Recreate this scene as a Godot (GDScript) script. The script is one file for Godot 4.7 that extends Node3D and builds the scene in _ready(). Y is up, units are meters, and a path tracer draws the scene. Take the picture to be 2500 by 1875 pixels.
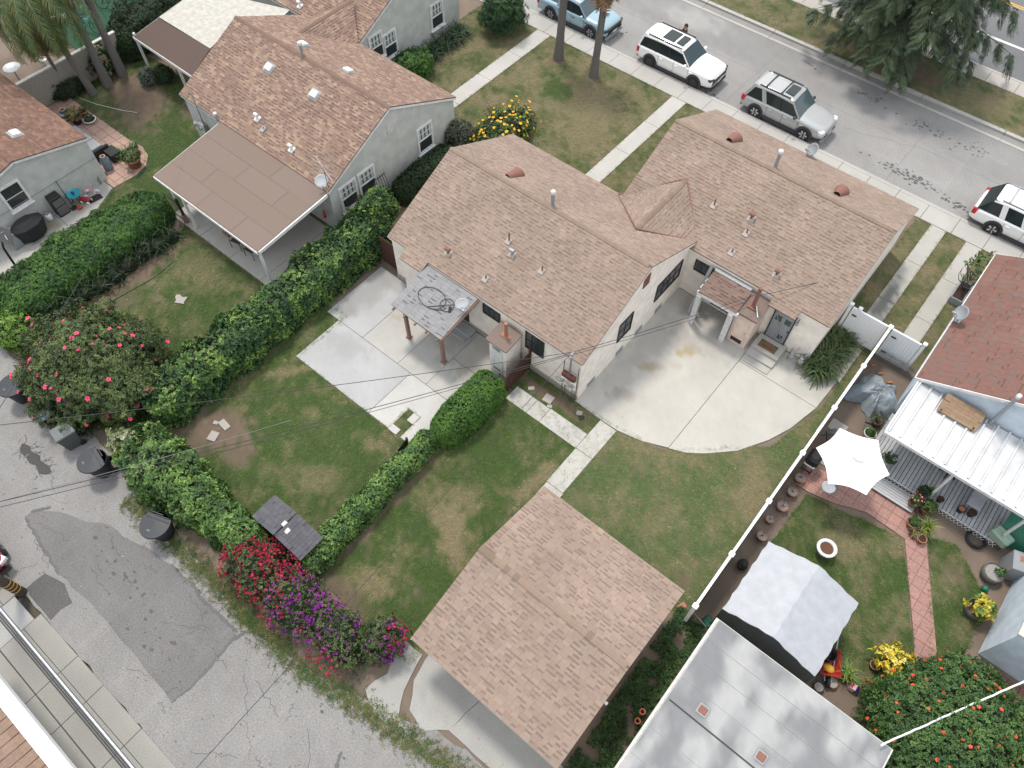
extends Node3D

const EYE := Vector3(0, 26.7, 0)
var rng := RandomNumberGenerator.new()
var M := {}
var used := {}
var nz := FastNoiseLite.new()
var nf := FastNoiseLite.new()

func _ready():
	var cam := Camera3D.new()
	cam.name = "camera"
	cam.transform = Transform3D(Basis(Vector3(0.770262, 0.004040, -0.637715), Vector3(-0.541908, 0.531324, -0.651176), Vector3(0.336202, 0.847159, 0.411448)), EYE)
	cam.fov = 53.0740
	cam.near = 0.1
	cam.far = 600.0
	add_child(cam)
	cam.current = true
	var env := Environment.new()
	env.background_mode = Environment.BG_SKY
	var sm := ProceduralSkyMaterial.new()
	sm.sky_top_color = Color(0.85, 0.868, 0.895)
	sm.sky_horizon_color = Color(0.66, 0.675, 0.695)
	sm.sky_curve = 0.25
	sm.ground_bottom_color = Color(0.30, 0.30, 0.28)
	sm.ground_horizon_color = Color(0.62, 0.63, 0.64)
	sm.sun_angle_max = 0.0
	var sky := Sky.new()
	sky.sky_material = sm
	env.sky = sky
	env.tonemap_mode = Environment.TONE_MAPPER_LINEAR
	env.tonemap_exposure = 2.0
	env.sdfgi_enabled = true
	env.ssao_enabled = true
	env.ssil_enabled = true
	var we := WorldEnvironment.new()
	we.name = "world_environment"
	we.environment = env
	add_child(we)
	var sun := DirectionalLight3D.new()
	sun.name = "sun"
	sun.light_energy = 0.5
	sun.light_color = Color(1.0, 0.97, 0.93)
	sun.light_angular_distance = 10.0
	sun.shadow_enabled = true
	sun.look_at_from_position(Vector3.ZERO, Vector3(0.38, -1.0, 0.2))
	add_child(sun)
	rng.seed = 7
	nz.seed = 3
	nz.frequency = 0.35
	nz.fractal_octaves = 4
	nf.seed = 9
	nf.frequency = 2.2
	nf.fractal_octaves = 3
	make_materials()
	make_ground()
	make_streets()
	make_houses()
	make_right_neighbour()
	make_left_neighbour()
	lift_all()
	make_vehicles()
	make_plants()
	make_small_things()
	make_wires()
	make_grass()

# ---------- small helpers
func v(x, y, z) -> Vector3:
	return Vector3(x, y, z)

func p(x, z) -> Vector2:
	return Vector2(x, z)

func rr(a: float, b: float) -> float:
	return rng.randf_range(a, b)

func vary(c: Color, k: float) -> Color:
	var s := 1.0 + rr(-k, k)
	return Color(c.r * s * (1 + rr(-k, k) * 0.25), c.g * s, c.b * s * (1 + rr(-k, k) * 0.3))

func flat_tool() -> SurfaceTool:
	var st := SurfaceTool.new()
	st.begin(Mesh.PRIMITIVE_TRIANGLES)
	st.set_smooth_group(-1)
	st.set_color(Color.WHITE)
	return st

func round_tool() -> SurfaceTool:
	var st := SurfaceTool.new()
	st.begin(Mesh.PRIMITIVE_TRIANGLES)
	st.set_smooth_group(1)
	st.set_color(Color.WHITE)
	return st

func numbered(parent: Node, called: String) -> String:
	var key := str(parent.get_instance_id()) + called
	var n: int = used.get(key, 0)
	used[key] = n + 1
	return called if n == 0 else "%s_%03d" % [called, n]

func commit(st: SurfaceTool, m: Material) -> ArrayMesh:
	st.generate_normals()
	var mesh := st.commit()
	if mesh.get_surface_count() > 0:
		mesh.surface_set_material(0, m)
	return mesh

func put(parent: Node, called: String, mesh: Mesh, tf := Transform3D()) -> MeshInstance3D:
	var o := MeshInstance3D.new()
	o.mesh = mesh
	o.name = numbered(parent, called)
	o.transform = tf
	parent.add_child(o)
	return o

func part(parent: Node, called: String, st: SurfaceTool, m: Material) -> MeshInstance3D:
	return put(parent, called, commit(st, m))

func tag(o: Node, label: String, category: String, group := "") -> Node:
	o.set_meta("label", label)
	o.set_meta("category", category)
	if group != "":
		o.set_meta("group", group)
	return o

func thing(called: String, at: Vector3, label: String, category: String, group := "", turn := 0.0) -> Node3D:
	var o := Node3D.new()
	o.name = numbered(self, called)
	o.position = at
	o.rotation.y = turn
	add_child(o)
	tag(o, label, category, group)
	return o

func solo(called: String, st: SurfaceTool, m: Material, label: String, category: String, group := "", at := Vector3.ZERO, turn := 0.0) -> MeshInstance3D:
	var o := part(self, called, st, m)
	o.position = at
	o.rotation.y = turn
	tag(o, label, category, group)
	return o

func struct(called: String, st: SurfaceTool, m: Material) -> MeshInstance3D:
	var o := part(self, called, st, m)
	o.set_meta("kind", "structure")
	return o

func copy_of(src: Node3D, called: String, at: Vector3, turn: float, label: String, group := "") -> Node3D:
	var o: Node3D = src.duplicate()
	o.name = numbered(self, called)
	add_child(o)
	o.position = at
	o.rotation.y = turn
	o.set_meta("label", label)
	if group != "":
		o.set_meta("group", group)
	return o

# ---------- shapes
func tri(st: SurfaceTool, a: Vector3, b: Vector3, c: Vector3):
	st.add_vertex(a)
	st.add_vertex(b)
	st.add_vertex(c)

func quad(st: SurfaceTool, a: Vector3, b: Vector3, c: Vector3, d: Vector3):
	tri(st, a, b, c)
	tri(st, a, c, d)

func fan(st: SurfaceTool, pts: Array):
	for i in range(1, pts.size() - 1):
		tri(st, pts[0], pts[i], pts[i + 1])

func bx(st: SurfaceTool, c: Vector3, s: Vector3, b := Basis()):
	var k := []
	for i in 8:
		k.append(c + b * Vector3(s.x * (0.5 if i & 1 else -0.5), s.y * (0.5 if i & 2 else -0.5), s.z * (0.5 if i & 4 else -0.5)))
	for f in [[0, 1, 3, 2], [5, 4, 6, 7], [4, 0, 2, 6], [1, 5, 7, 3], [2, 3, 7, 6], [4, 5, 1, 0]]:
		quad(st, k[f[0]], k[f[1]], k[f[2]], k[f[3]])

# a box with chamfered vertical and top edges
func cbx(st: SurfaceTool, c: Vector3, s: Vector3, e: float, b := Basis()):
	var rings := []
	for lev in [[-0.5 * s.y, 0.0], [0.5 * s.y - e, 0.0], [0.5 * s.y, e]]:
		var x: float = s.x / 2 - lev[1]
		var z: float = s.z / 2 - lev[1]
		var ring := []
		for q in [[-x + e, -z], [x - e, -z], [x, -z + e], [x, z - e], [x - e, z], [-x + e, z], [-x, z - e], [-x, -z + e]]:
			ring.append(c + b * Vector3(q[0], lev[0], q[1]))
		rings.append(ring)
	for i in 2:
		for j in 8:
			quad(st, rings[i][j], rings[i + 1][j], rings[i + 1][(j + 1) % 8], rings[i][(j + 1) % 8])
	fan(st, rings[2])
	var bt: Array = rings[0].duplicate()
	bt.reverse()
	fan(st, bt)

func bar(st: SurfaceTool, a: Vector3, b: Vector3, w: float, h: float):
	var d := b - a
	var l := d.length()
	if l < 0.0001:
		return
	var x := d / l
	var up := Vector3.UP if absf(x.y) < 0.95 else Vector3.RIGHT
	var z := x.cross(up).normalized()
	bx(st, (a + b) / 2, Vector3(l, h, w), Basis(x, z.cross(x).normalized(), z))

func cyl(st: SurfaceTool, a: Vector3, b: Vector3, r0: float, r1: float, n := 10, caps := true):
	var x := (b - a).normalized()
	var up := Vector3.UP if absf(x.y) < 0.95 else Vector3.RIGHT
	var s := x.cross(up).normalized()
	var t := s.cross(x)
	var ra := []
	var rb := []
	for i in n:
		var an := TAU * i / n
		var d := s * cos(an) + t * sin(an)
		ra.append(a + d * r0)
		rb.append(b + d * r1)
	for i in n:
		quad(st, ra[i], rb[i], rb[(i + 1) % n], ra[(i + 1) % n])
	if caps:
		st.set_smooth_group(-1)
		fan(st, rb)
		ra.reverse()
		fan(st, ra)
		st.set_smooth_group(1)

func tube(st: SurfaceTool, pts: Array, r0: float, r1 := -1.0, n := 6):
	if r1 < 0:
		r1 = r0
	var rings := []
	for i in pts.size():
		var d: Vector3 = (pts[mini(i + 1, pts.size() - 1)] - pts[maxi(i - 1, 0)]).normalized()
		var up := Vector3.UP if absf(d.y) < 0.9 else Vector3.RIGHT
		var s := d.cross(up).normalized()
		var t := s.cross(d)
		var r := lerpf(r0, r1, float(i) / maxf(1, pts.size() - 1))
		var ring := []
		for k in n:
			var an := TAU * k / n
			ring.append(pts[i] + (s * cos(an) + t * sin(an)) * r)
		rings.append(ring)
	for i in range(rings.size() - 1):
		for k in n:
			quad(st, rings[i][k], rings[i + 1][k], rings[i + 1][(k + 1) % n], rings[i][(k + 1) % n])
	fan(st, rings[0])
	fan(st, rings[-1])

func lathe(st: SurfaceTool, at: Vector3, prof: Array, n := 16, b := Basis()):
	for i in range(prof.size() - 1):
		for k in n:
			var a0 := TAU * k / n
			var a1 := TAU * (k + 1) / n
			var q: Array = prof[i]
			var w: Array = prof[i + 1]
			var c0 := at + b * Vector3(q[0] * cos(a0), q[1], q[0] * sin(a0))
			var c1 := at + b * Vector3(q[0] * cos(a1), q[1], q[0] * sin(a1))
			var c2 := at + b * Vector3(w[0] * cos(a1), w[1], w[0] * sin(a1))
			var c3 := at + b * Vector3(w[0] * cos(a0), w[1], w[0] * sin(a0))
			if q[0] > 0.0005:
				tri(st, c0, c3, c1)
			if w[0] > 0.0005:
				tri(st, c1, c3, c2)

func ball(st: SurfaceTool, c: Vector3, s: Vector3, n := 10, b := Basis()):
	var rows := n / 2
	for i in rows:
		for k in n:
			var q := []
			for w in [[i, k], [i + 1, k], [i + 1, k + 1], [i, k + 1]]:
				var t: float = PI * w[0] / rows
				var a: float = TAU * w[1] / n
				q.append(c + b * Vector3(s.x * sin(t) * cos(a), s.y * cos(t), s.z * sin(t) * sin(a)))
			quad(st, q[0], q[3], q[2], q[1])

func prism(st: SurfaceTool, poly: PackedVector2Array, y0: float, y1: float):
	var t := Geometry2D.triangulate_polygon(poly)
	for i in range(0, t.size(), 3):
		tri(st, v(poly[t[i]].x, y1, poly[t[i]].y), v(poly[t[i + 1]].x, y1, poly[t[i + 1]].y), v(poly[t[i + 2]].x, y1, poly[t[i + 2]].y))
	for i in poly.size():
		var a := poly[i]
		var b := poly[(i + 1) % poly.size()]
		quad(st, v(a.x, y0, a.y), v(a.x, y1, a.y), v(b.x, y1, b.y), v(b.x, y0, b.y))

func rect(x0: float, z0: float, x1: float, z1: float) -> PackedVector2Array:
	return PackedVector2Array([p(x0, z0), p(x1, z0), p(x1, z1), p(x0, z1)])

# a flat sheet cut into cells whose corners are tinted by a function of place
func sheet(st: SurfaceTool, poly: PackedVector2Array, y: float, cell: float, tint: Callable, bump := 0.0):
	var lo := poly[0]
	var hi := poly[0]
	for q in poly:
		lo = lo.min(q)
		hi = hi.max(q)
	var nx := int(ceil((hi.x - lo.x) / cell))
	var nzc := int(ceil((hi.y - lo.y) / cell))
	var inside := {}
	var cols := {}
	for i in nx + 1:
		for j in nzc + 1:
			var q := lo + p(i, j) * cell
			inside[i * 4096 + j] = Geometry2D.is_point_in_polygon(q, poly)
	for i in nx:
		for j in nzc:
			var k := i * 4096 + j
			var c := int(inside[k]) + int(inside[k + 1]) + int(inside[k + 4096]) + int(inside[k + 4097])
			var q := lo + p(i, j) * cell
			var sq := PackedVector2Array([q, q + p(cell, 0), q + p(cell, cell), q + p(0, cell)])
			var outs := [sq] if c == 4 else Geometry2D.intersect_polygons(sq, poly)
			for o in outs:
				var col := []
				for w in o:
					var key := Vector2i(roundi(w.x * 1000), roundi(w.y * 1000))
					if not cols.has(key):
						cols[key] = tint.call(w)
					col.append(cols[key])
				for t in range(1, o.size() - 1):
					for ix in [0, t, t + 1]:
						st.set_color(col[ix])
						st.add_vertex(v(o[ix].x, y + (nf.get_noise_2d(o[ix].x, o[ix].y) * bump if bump > 0 else 0.0), o[ix].y))

func slab(parent: Node, called: String, poly: PackedVector2Array, y: float, tint: Callable, m: Material, cell := 0.25, deep := 0.1) -> MeshInstance3D:
	var st := flat_tool()
	sheet(st, poly, y, cell, tint)
	for i in poly.size():
		var a := poly[i]
		var b := poly[(i + 1) % poly.size()]
		st.set_color(tint.call(a))
		quad(st, v(a.x, y - deep, a.y), v(a.x, y, a.y), v(b.x, y, b.y), v(b.x, y - deep, b.y))
	return part(parent, called, st, m)

func ribbon(st: SurfaceTool, pts: Array, w: float, y: float):
	for i in range(pts.size() - 1):
		var a: Vector2 = pts[i]
		var b: Vector2 = pts[i + 1]
		var d := (b - a).normalized()
		var s := p(-d.y, d.x) * w / 2
		quad(st, v(a.x + s.x, y, a.y + s.y), v(b.x + s.x, y, b.y + s.y), v(b.x - s.x, y, b.y - s.y), v(a.x - s.x, y, a.y - s.y))

func wander(a: Vector2, b: Vector2, n: int, amp: float) -> Array:
	var out := [a]
	var s := p(-(b - a).y, (b - a).x).normalized()
	for i in range(1, n):
		out.append(a.lerp(b, float(i) / n) + s * rr(-amp, amp))
	out.append(b)
	return out

func crowd(parent: Node, called: String, mesh: Mesh, tfs: Array, cols: Array) -> MultiMeshInstance3D:
	var mm := MultiMesh.new()
	mm.transform_format = MultiMesh.TRANSFORM_3D
	mm.use_colors = true
	mm.mesh = mesh
	mm.instance_count = tfs.size()
	for i in tfs.size():
		mm.set_instance_transform(i, tfs[i])
		mm.set_instance_color(i, cols[i])
	var o := MultiMeshInstance3D.new()
	o.multimesh = mm
	o.name = numbered(parent, called)
	parent.add_child(o)
	return o

# ---------- materials
func noise_tex(freq: float, lo: float, hi: float, seed_n: int, octaves := 5, type := FastNoiseLite.TYPE_SIMPLEX_SMOOTH, normal := false, bump := 4.0) -> NoiseTexture2D:
	var n := FastNoiseLite.new()
	n.noise_type = type
	n.seed = seed_n
	n.frequency = freq
	n.fractal_octaves = octaves
	var t := NoiseTexture2D.new()
	t.width = 512
	t.height = 512
	t.seamless = true
	t.noise = n
	if normal:
		t.as_normal_map = true
		t.bump_strength = bump
	else:
		var gr := Gradient.new()
		gr.set_color(0, Color(lo, lo, lo))
		gr.set_color(1, Color(hi, hi, hi))
		t.color_ramp = gr
	return t

func mt(c: Color, rough := 0.85, metal := 0.0) -> StandardMaterial3D:
	var m := StandardMaterial3D.new()
	m.albedo_color = c.linear_to_srgb()
	m.roughness = rough
	m.metallic = metal
	return m

func mtn(c: Color, rough: float, tex: Texture2D, size: float, nrm: Texture2D = null, depth := 0.4) -> StandardMaterial3D:
	var m := mt(c, rough)
	m.albedo_texture = tex
	m.uv1_triplanar = true
	m.uv1_world_triplanar = true
	m.uv1_scale = Vector3.ONE / size
	if nrm:
		m.normal_enabled = true
		m.normal_texture = nrm
		m.normal_scale = depth
	return m

func vtx(m: StandardMaterial3D) -> StandardMaterial3D:
	m.vertex_color_use_as_albedo = true
	return m

func L(r: float, g: float, b: float) -> Color:
	return Color(r, g, b)

func make_materials():
	var t_fine := noise_tex(0.09, 0.84, 1.0, 1)
	var t_grit := noise_tex(0.35, 0.66, 1.0, 2, 3)
	var t_blot := noise_tex(0.012, 0.84, 1.0, 3, 6)
	var t_wall := noise_tex(0.01, 0.89, 1.0, 21, 6)
	var n_grit := noise_tex(0.25, 0, 1, 4, 3, FastNoiseLite.TYPE_SIMPLEX_SMOOTH, true, 5.0)
	var n_soft := noise_tex(0.03, 0, 1, 5, 5, FastNoiseLite.TYPE_SIMPLEX_SMOOTH, true, 6.0)
	var n_wood := noise_tex(0.02, 0.6, 1.0, 6, 5)
	M.soil = vtx(mtn(Color.WHITE, 1.0, t_grit, 1.3, n_grit, 0.8))
	M.concrete = vtx(mtn(Color.WHITE, 0.9, t_fine, 2.3, n_grit, 0.25))
	M.asphalt = vtx(mtn(Color.WHITE, 0.92, noise_tex(0.085, 0.80, 1.0, 31, 5), 3.4, n_grit, 0.7))
	M.tint = vtx(mtn(Color.WHITE, 0.92, t_grit, 1.1))
	M.crack = mt(L(0.085, 0.082, 0.08), 1.0)
	M.crack_soft = mt(L(0.21, 0.205, 0.20), 1.0)
	M.joint = mt(L(0.14, 0.13, 0.115), 1.0)
	M.stucco = mtn(L(0.88, 0.81, 0.725), 0.95, t_wall, 3.1, n_grit, 0.2)
	M.stucco_dirty = mtn(L(0.36, 0.325, 0.28), 0.95, t_blot, 0.8, n_grit, 0.3)
	M.stucco_pink = mtn(L(0.72, 0.57, 0.485), 0.95, t_wall, 2.2, n_grit, 0.2)
	M.stucco_gray = mtn(L(0.50, 0.515, 0.485), 0.95, t_wall, 3.7, n_grit, 0.2)
	M.stucco_blue = mtn(L(0.58, 0.665, 0.74), 0.95, t_wall, 3.3, n_grit, 0.2)
	M.white = mtn(L(0.76, 0.76, 0.75), 0.6, t_blot, 2.0)
	M.vinyl = mt(L(0.78, 0.79, 0.80), 0.35)
	M.trim = mtn(L(0.58, 0.57, 0.53), 0.7, t_blot, 0.9)
	M.shingle = vtx(mtn(Color.WHITE, 0.95, t_grit, 0.6))
	M.deck_brown = mtn(L(0.25, 0.185, 0.155), 0.95, t_grit, 0.9)
	M.rolled = vtx(mtn(Color.WHITE, 0.95, t_grit, 1.2, n_grit, 0.4))
	M.black_frame = mt(L(0.02, 0.02, 0.022), 0.5)
	M.glass = mt(L(0.035, 0.042, 0.045), 0.06)
	M.glass.metallic_specular = 0.7
	M.glass_green = mt(L(0.10, 0.13, 0.12), 0.1)
	M.blind = mt(L(0.42, 0.47, 0.44), 0.5)
	M.rust = mtn(L(0.25, 0.115, 0.085), 0.8, t_blot, 0.5, n_grit, 0.3)
	M.terra = mtn(L(0.38, 0.17, 0.10), 0.85, t_blot, 0.7)
	M.zinc = mtn(L(0.36, 0.375, 0.39), 0.5, t_blot, 0.5)
	M.zinc.metallic = 0.3
	M.grey_metal = mt(L(0.28, 0.30, 0.32), 0.5, 0.3)
	M.wood_red = mtn(L(0.38, 0.225, 0.175), 0.85, n_wood, 0.8)
	M.wood_dark = mtn(L(0.115, 0.045, 0.03), 0.85, n_wood, 0.6)
	M.wood_grey = mtn(L(0.16, 0.15, 0.135), 0.9, n_wood, 0.6)
	M.deck = mtn(L(0.40, 0.41, 0.425), 0.8, t_wall, 0.9)
	M.bark = mtn(L(0.10, 0.082, 0.066), 0.95, t_fine, 0.5, n_grit, 1.0)
	M.palm_bark = mtn(L(0.17, 0.155, 0.145), 0.95, t_fine, 0.6, n_grit, 1.0)
	M.black = mt(L(0.014, 0.014, 0.015), 0.55)
	M.black_cloth = mtn(L(0.016, 0.017, 0.019), 0.75, t_blot, 0.8, n_soft, 0.8)
	M.bin = mtn(L(0.020, 0.026, 0.034), 0.55, t_blot, 0.7)
	M.bin_grey = mtn(L(0.075, 0.09, 0.09), 0.55, t_blot, 0.7)
	M.wire = mt(L(0.03, 0.03, 0.032), 0.6)
	M.wire_grey = mt(L(0.16, 0.16, 0.165), 0.5)
	M.red = mt(L(0.38, 0.03, 0.025), 0.5)
	M.red_dark = mt(L(0.25, 0.02, 0.025), 0.3)
	M.yellow = mt(L(0.62, 0.36, 0.03), 0.5)
	M.blue_pot = mt(L(0.02, 0.03, 0.10), 0.25)
	M.teal = mt(L(0.03, 0.30, 0.36), 0.4)
	M.pink = mt(L(0.60, 0.35, 0.45), 0.4)
	M.green_turf = mtn(L(0.018, 0.085, 0.04), 0.95, t_grit, 0.9)
	M.green_tarp = mtn(L(0.01, 0.15, 0.085), 0.45, t_blot, 0.6, n_soft, 1.0)
	M.grey_tarp = mtn(L(0.27, 0.31, 0.34), 0.32, t_blot, 0.8, n_soft, 1.0)
	M.canopy = mtn(L(0.38, 0.395, 0.425), 0.55, t_wall, 2.5, n_soft, 0.1)
	M.canopy_dark = mtn(L(0.035, 0.05, 0.055), 0.5, t_blot, 1.0, n_soft, 1.0)
	M.umbrella = mt(L(0.82, 0.82, 0.82), 0.8)
	M.corrugated = mtn(L(0.66, 0.67, 0.68), 0.5, noise_tex(0.006, 0.8, 1.0, 12, 4), 3.6)
	M.brick = vtx(mtn(Color.WHITE, 0.92, t_blot, 0.9, n_grit, 0.5))
	M.leaf = vtx(mt(Color.WHITE, 0.6))
	M.leaf.backlight_enabled = true
	M.leaf.backlight = Color(0.25, 0.25, 0.25)
	M.blade = vtx(mt(Color.WHITE, 0.85))
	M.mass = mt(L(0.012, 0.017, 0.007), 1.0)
	M.mulch = mtn(L(0.06, 0.035, 0.022), 1.0, t_grit, 0.4)
	M.pebble = mtn(L(0.58, 0.55, 0.52), 0.9, noise_tex(0.05, 0.45, 1.0, 14, 2, FastNoiseLite.TYPE_CELLULAR), 0.7)
	M.tyre = mt(L(0.012, 0.012, 0.013), 0.85)
	M.rim = mt(L(0.55, 0.56, 0.58), 0.3, 0.8)
	M.rim_black = mt(L(0.02, 0.02, 0.022), 0.35)
	M.car_glass = mt(L(0.02, 0.028, 0.03), 0.05)
	M.car_shield = mt(L(0.06, 0.085, 0.095), 0.05)
	M.lamp_clear = mt(L(0.62, 0.64, 0.66), 0.12)
	M.lamp_red = mt(L(0.45, 0.01, 0.02), 0.15)
	M.plastic = mt(L(0.035, 0.036, 0.04), 0.7)
	M.skin = mt(L(0.50, 0.27, 0.19), 0.6)
	M.hair = mt(L(0.02, 0.015, 0.012), 0.8)
	M.green_box = mt(L(0.26, 0.36, 0.27), 0.4)
	M.wicker = mtn(L(0.025, 0.025, 0.027), 0.8, t_grit, 0.5)
	M.step = mtn(L(0.44, 0.425, 0.395), 0.9, t_fine, 1.1, n_grit, 0.3)
	M.terra_mat = mtn(L(0.24, 0.135, 0.07), 1.0, t_grit, 0.3)
	M.brown_roll = mtn(L(0.135, 0.09, 0.075), 0.95, t_grit, 1.2, n_grit, 0.4)
	M.white_roll = mtn(L(0.50, 0.48, 0.43), 0.9, t_blot, 2.4)
	M.mulch_red = mtn(L(0.16, 0.075, 0.045), 1.0, t_grit, 0.4)
	M.red_clay = mt(L(0.40, 0.12, 0.08), 0.8)
	M.figure = vtx(mt(Color.WHITE, 0.8))
	M.mesh_fabric = mt(L(0.04, 0.037, 0.033), 0.8)
	M.teal_glaze = mt(L(0.02, 0.12, 0.13), 0.3)
	M.pink_clay = mt(L(0.42, 0.25, 0.21), 0.8)
	M.grey_glaze = mtn(L(0.17, 0.22, 0.26), 0.4, t_blot, 0.6)
	M.smoke_glass = mt(L(0.10, 0.10, 0.097), 0.3)
	M.cone = mt(L(0.60, 0.06, 0.03), 0.6)
	M.pebble_pale = mtn(L(0.40, 0.375, 0.34), 0.95, t_fine, 0.6, n_grit, 0.5)
	M.bin_lid = mtn(L(0.115, 0.135, 0.135), 0.5, t_blot, 0.7)
	M.blue_lid = mt(L(0.16, 0.22, 0.30), 0.5)
	M.rust_dark = mtn(L(0.12, 0.045, 0.035), 0.8, t_blot, 0.5)
	M.plate = mtn(L(0.40, 0.36, 0.33), 0.8, t_blot, 0.4)
	M.steel = mt(L(0.40, 0.41, 0.42), 0.3, 0.9)


# ---------- colours of the ground, functions of place
# patches: [x, z, half x, half z, turn, kind 0 dirt / 1 dry / 2 lush, strength]
var patches := [
	[-18.2, -4.0, 1.5, 1.0, 0.3, 0, 1.0], [-16.6, -3.7, 0.55, 0.75, 0.2, 0, 0.85], [-18.9, -2.9, 1.2, 0.8, 0.0, 0, 0.8], [-19.9, -6.5, 0.6, 4.0, 0.0, 0, 0.9],
	[-18.0, -7.6, 1.2, 0.25, 0.9, 1, 0.8], [-15.5, -6.6, 0.8, 0.5, 0.2, 1, 0.7], [-13.2, -7.3, 0.7, 0.35, 0.2, 1, 0.7], [-13.6, -5.0, 1.2, 0.6, 0.9, 1, 0.6], [-14.3, -6.3, 2.4, 1.0, 0.1, 2, 0.8],
	[-10.85, -6.0, 0.35, 4.0, 0.0, 0, 0.8], [-8.2, -6.6, 1.6, 0.6, -0.6, 1, 0.9], [-8.8, -7.9, 0.9, 0.6, 0.4, 1, 0.7], [-9.2, -3.4, 1.1, 0.5, 0.3, 1, 0.8], [-7.6, -4.2, 0.28, 0.25, 0.0, 0, 0.9],
	[-9.7, -2.5, 1.0, 0.5, 0.0, 0, 0.8], [-7.1, -10.2, 0.35, 1.6, 0.0, 1, 0.8], [-9.0, -9.6, 1.5, 1.2, 0.4, 2, 0.6], [-7.2, -3.6, 0.6, 2.0, 0.0, 2, 0.7], [-4.4, -14.2, 2.2, 0.35, 0.35, 1, 0.7],
	[-0.5, -15.0, 0.8, 1.6, 0.3, 1, 0.8], [-0.7, -10.5, 0.4, 0.3, 0.0, 0, 0.6], [-9.2, -13.5, 1.6, 0.3, 0.0, 0, 0.9], [-7.6, -13.6, 0.6, 0.35, 0.0, 1, 0.6],
	[-27.4, -6.0, 0.7, 3.6, 0.0, 0, 0.95], [-26.4, -4.6, 0.7, 2.0, 0.2, 0, 0.5], [-25.4, -8.6, 1.4, 1.0, 0.2, 1, 0.5], [-22.6, -4.0, 2.0, 3.0, 0.0, 2, 0.4],
	[-18.6, -29.0, 2.4, 2.0, 0.2, 1, 0.85], [-17.3, -27.0, 1.4, 1.6, 0.0, 1, 0.8], [-19.9, -30.9, 0.35, 0.5, 0.0, 0, 0.9], [-22.3, -30.9, 0.3, 0.4, 0.0, 0, 0.7], [-19.5, -30.1, 0.5, 0.6, 0.3, 0, 0.5], [-20.6, -28.9, 0.8, 0.9, 0.4, 2, 0.9],
	[-36.0, -13.0, 2.2, 1.0, -0.2, 0, 0.85], [-37.5, -14.2, 2.4, 1.2, 0.0, 0, 1.0], [-33.0, -12.8, 2.4, 1.6, 0.1, 2, 0.9], [-34.0, -15.6, 1.2, 0.8, 0.0, 0, 0.8],
	[-8.0, -42.9, 1.8, 1.3, 0.1, 0, 0.9], [-5.6, -42.8, 1.5, 0.8, 0.1, 0, 0.6], [-2.5, -42.7, 2.0, 1.0, 0.0, 1, 0.7], [4.0, -42.7, 3.0, 0.9, 0.0, 1, 0.8],
	[3.1, -15.4, 1.2, 0.6, 0.4, 1, 0.7], [4.6, -16.6, 0.5, 0.6, 0.0, 1, 0.7], [6.6, -16.8, 0.5, 0.4, 0.0, 0, 0.5], [4.3, -13.0, 0.7, 0.35, 0.2, 1, 0.4]]

func splash(w: Vector2, s: Array) -> float:   # blotch with a ragged outline
	var d := (w - p(s[0], s[1])).rotated(s[4])
	var e := sqrt((d.x / s[2]) * (d.x / s[2]) + (d.y / s[3]) * (d.y / s[3]))
	e += nz.get_noise_2d(w.x * 4.0 + s[0], w.y * 4.0) * 0.7 + nf.get_noise_2d(w.x * 1.4, w.y * 1.4) * 0.3
	return clampf((1.15 - e) / 0.5, 0.0, 1.0)

func lawn_state(w: Vector2) -> Vector3:
	var n := nz.get_noise_2d(w.x * 1.6, w.y * 1.6) + 0.75 * nz.get_noise_2d(w.x * 6.0 + 11, w.y * 6.0)
	var base := 0.06
	if w.y < -22.0:
		base = 0.56
	elif w.x > -6.7 and w.x < 0.2:
		base = 0.2
	elif w.x < -29:
		base = 0.05
	elif w.x > 0.5 or w.x < -21:
		base = 0.16
	var dry := clampf(base + n * 0.75, 0.0, 0.9)
	var dirt := clampf((nz.get_noise_2d(w.x * 2.6 + 40, w.y * 2.6) - 0.38) * 3.0, 0.0, 0.5)
	for s in patches:
		if absf(w.x - s[0]) > s[2] * 2 + s[3] or absf(w.y - s[1]) > s[3] * 2 + s[2]:
			continue
		var k: float = splash(w, s) * s[6]
		if s[5] == 0:
			dirt = maxf(dirt, k)
		elif s[5] == 1:
			dry = maxf(dry, k)
		else:
			dry *= 1.0 - k
			dirt *= 1.0 - k
	return Vector3(dry, dirt, n)

var tone_green := Color(0.068, 0.118, 0.025)
var tone_dry := Color(0.27, 0.222, 0.125)
var tone_dirt := Color(0.215, 0.155, 0.112)

func green_at(w: Vector2) -> Color:
	return Color(0.115, 0.162, 0.056) if w.x > -6.7 and w.x < 0.3 and w.y > -22 else tone_green

func lawn_tint(w: Vector2) -> Color:
	var s := lawn_state(w)
	var g := green_at(w) * (0.9 + 0.25 * nf.get_noise_2d(w.x, w.y))
	return g.lerp(tone_dry, s.x).lerp(tone_dirt * (1.0 + 0.25 * nf.get_noise_2d(w.y * 2, w.x * 2)), s.y)

func soil_tint(w: Vector2) -> Color:
	return Color(0.27, 0.208, 0.162) * (1.0 + 0.35 * nz.get_noise_2d(w.x * 2, w.y * 2) + 0.25 * nf.get_noise_2d(w.x, w.y))

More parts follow.
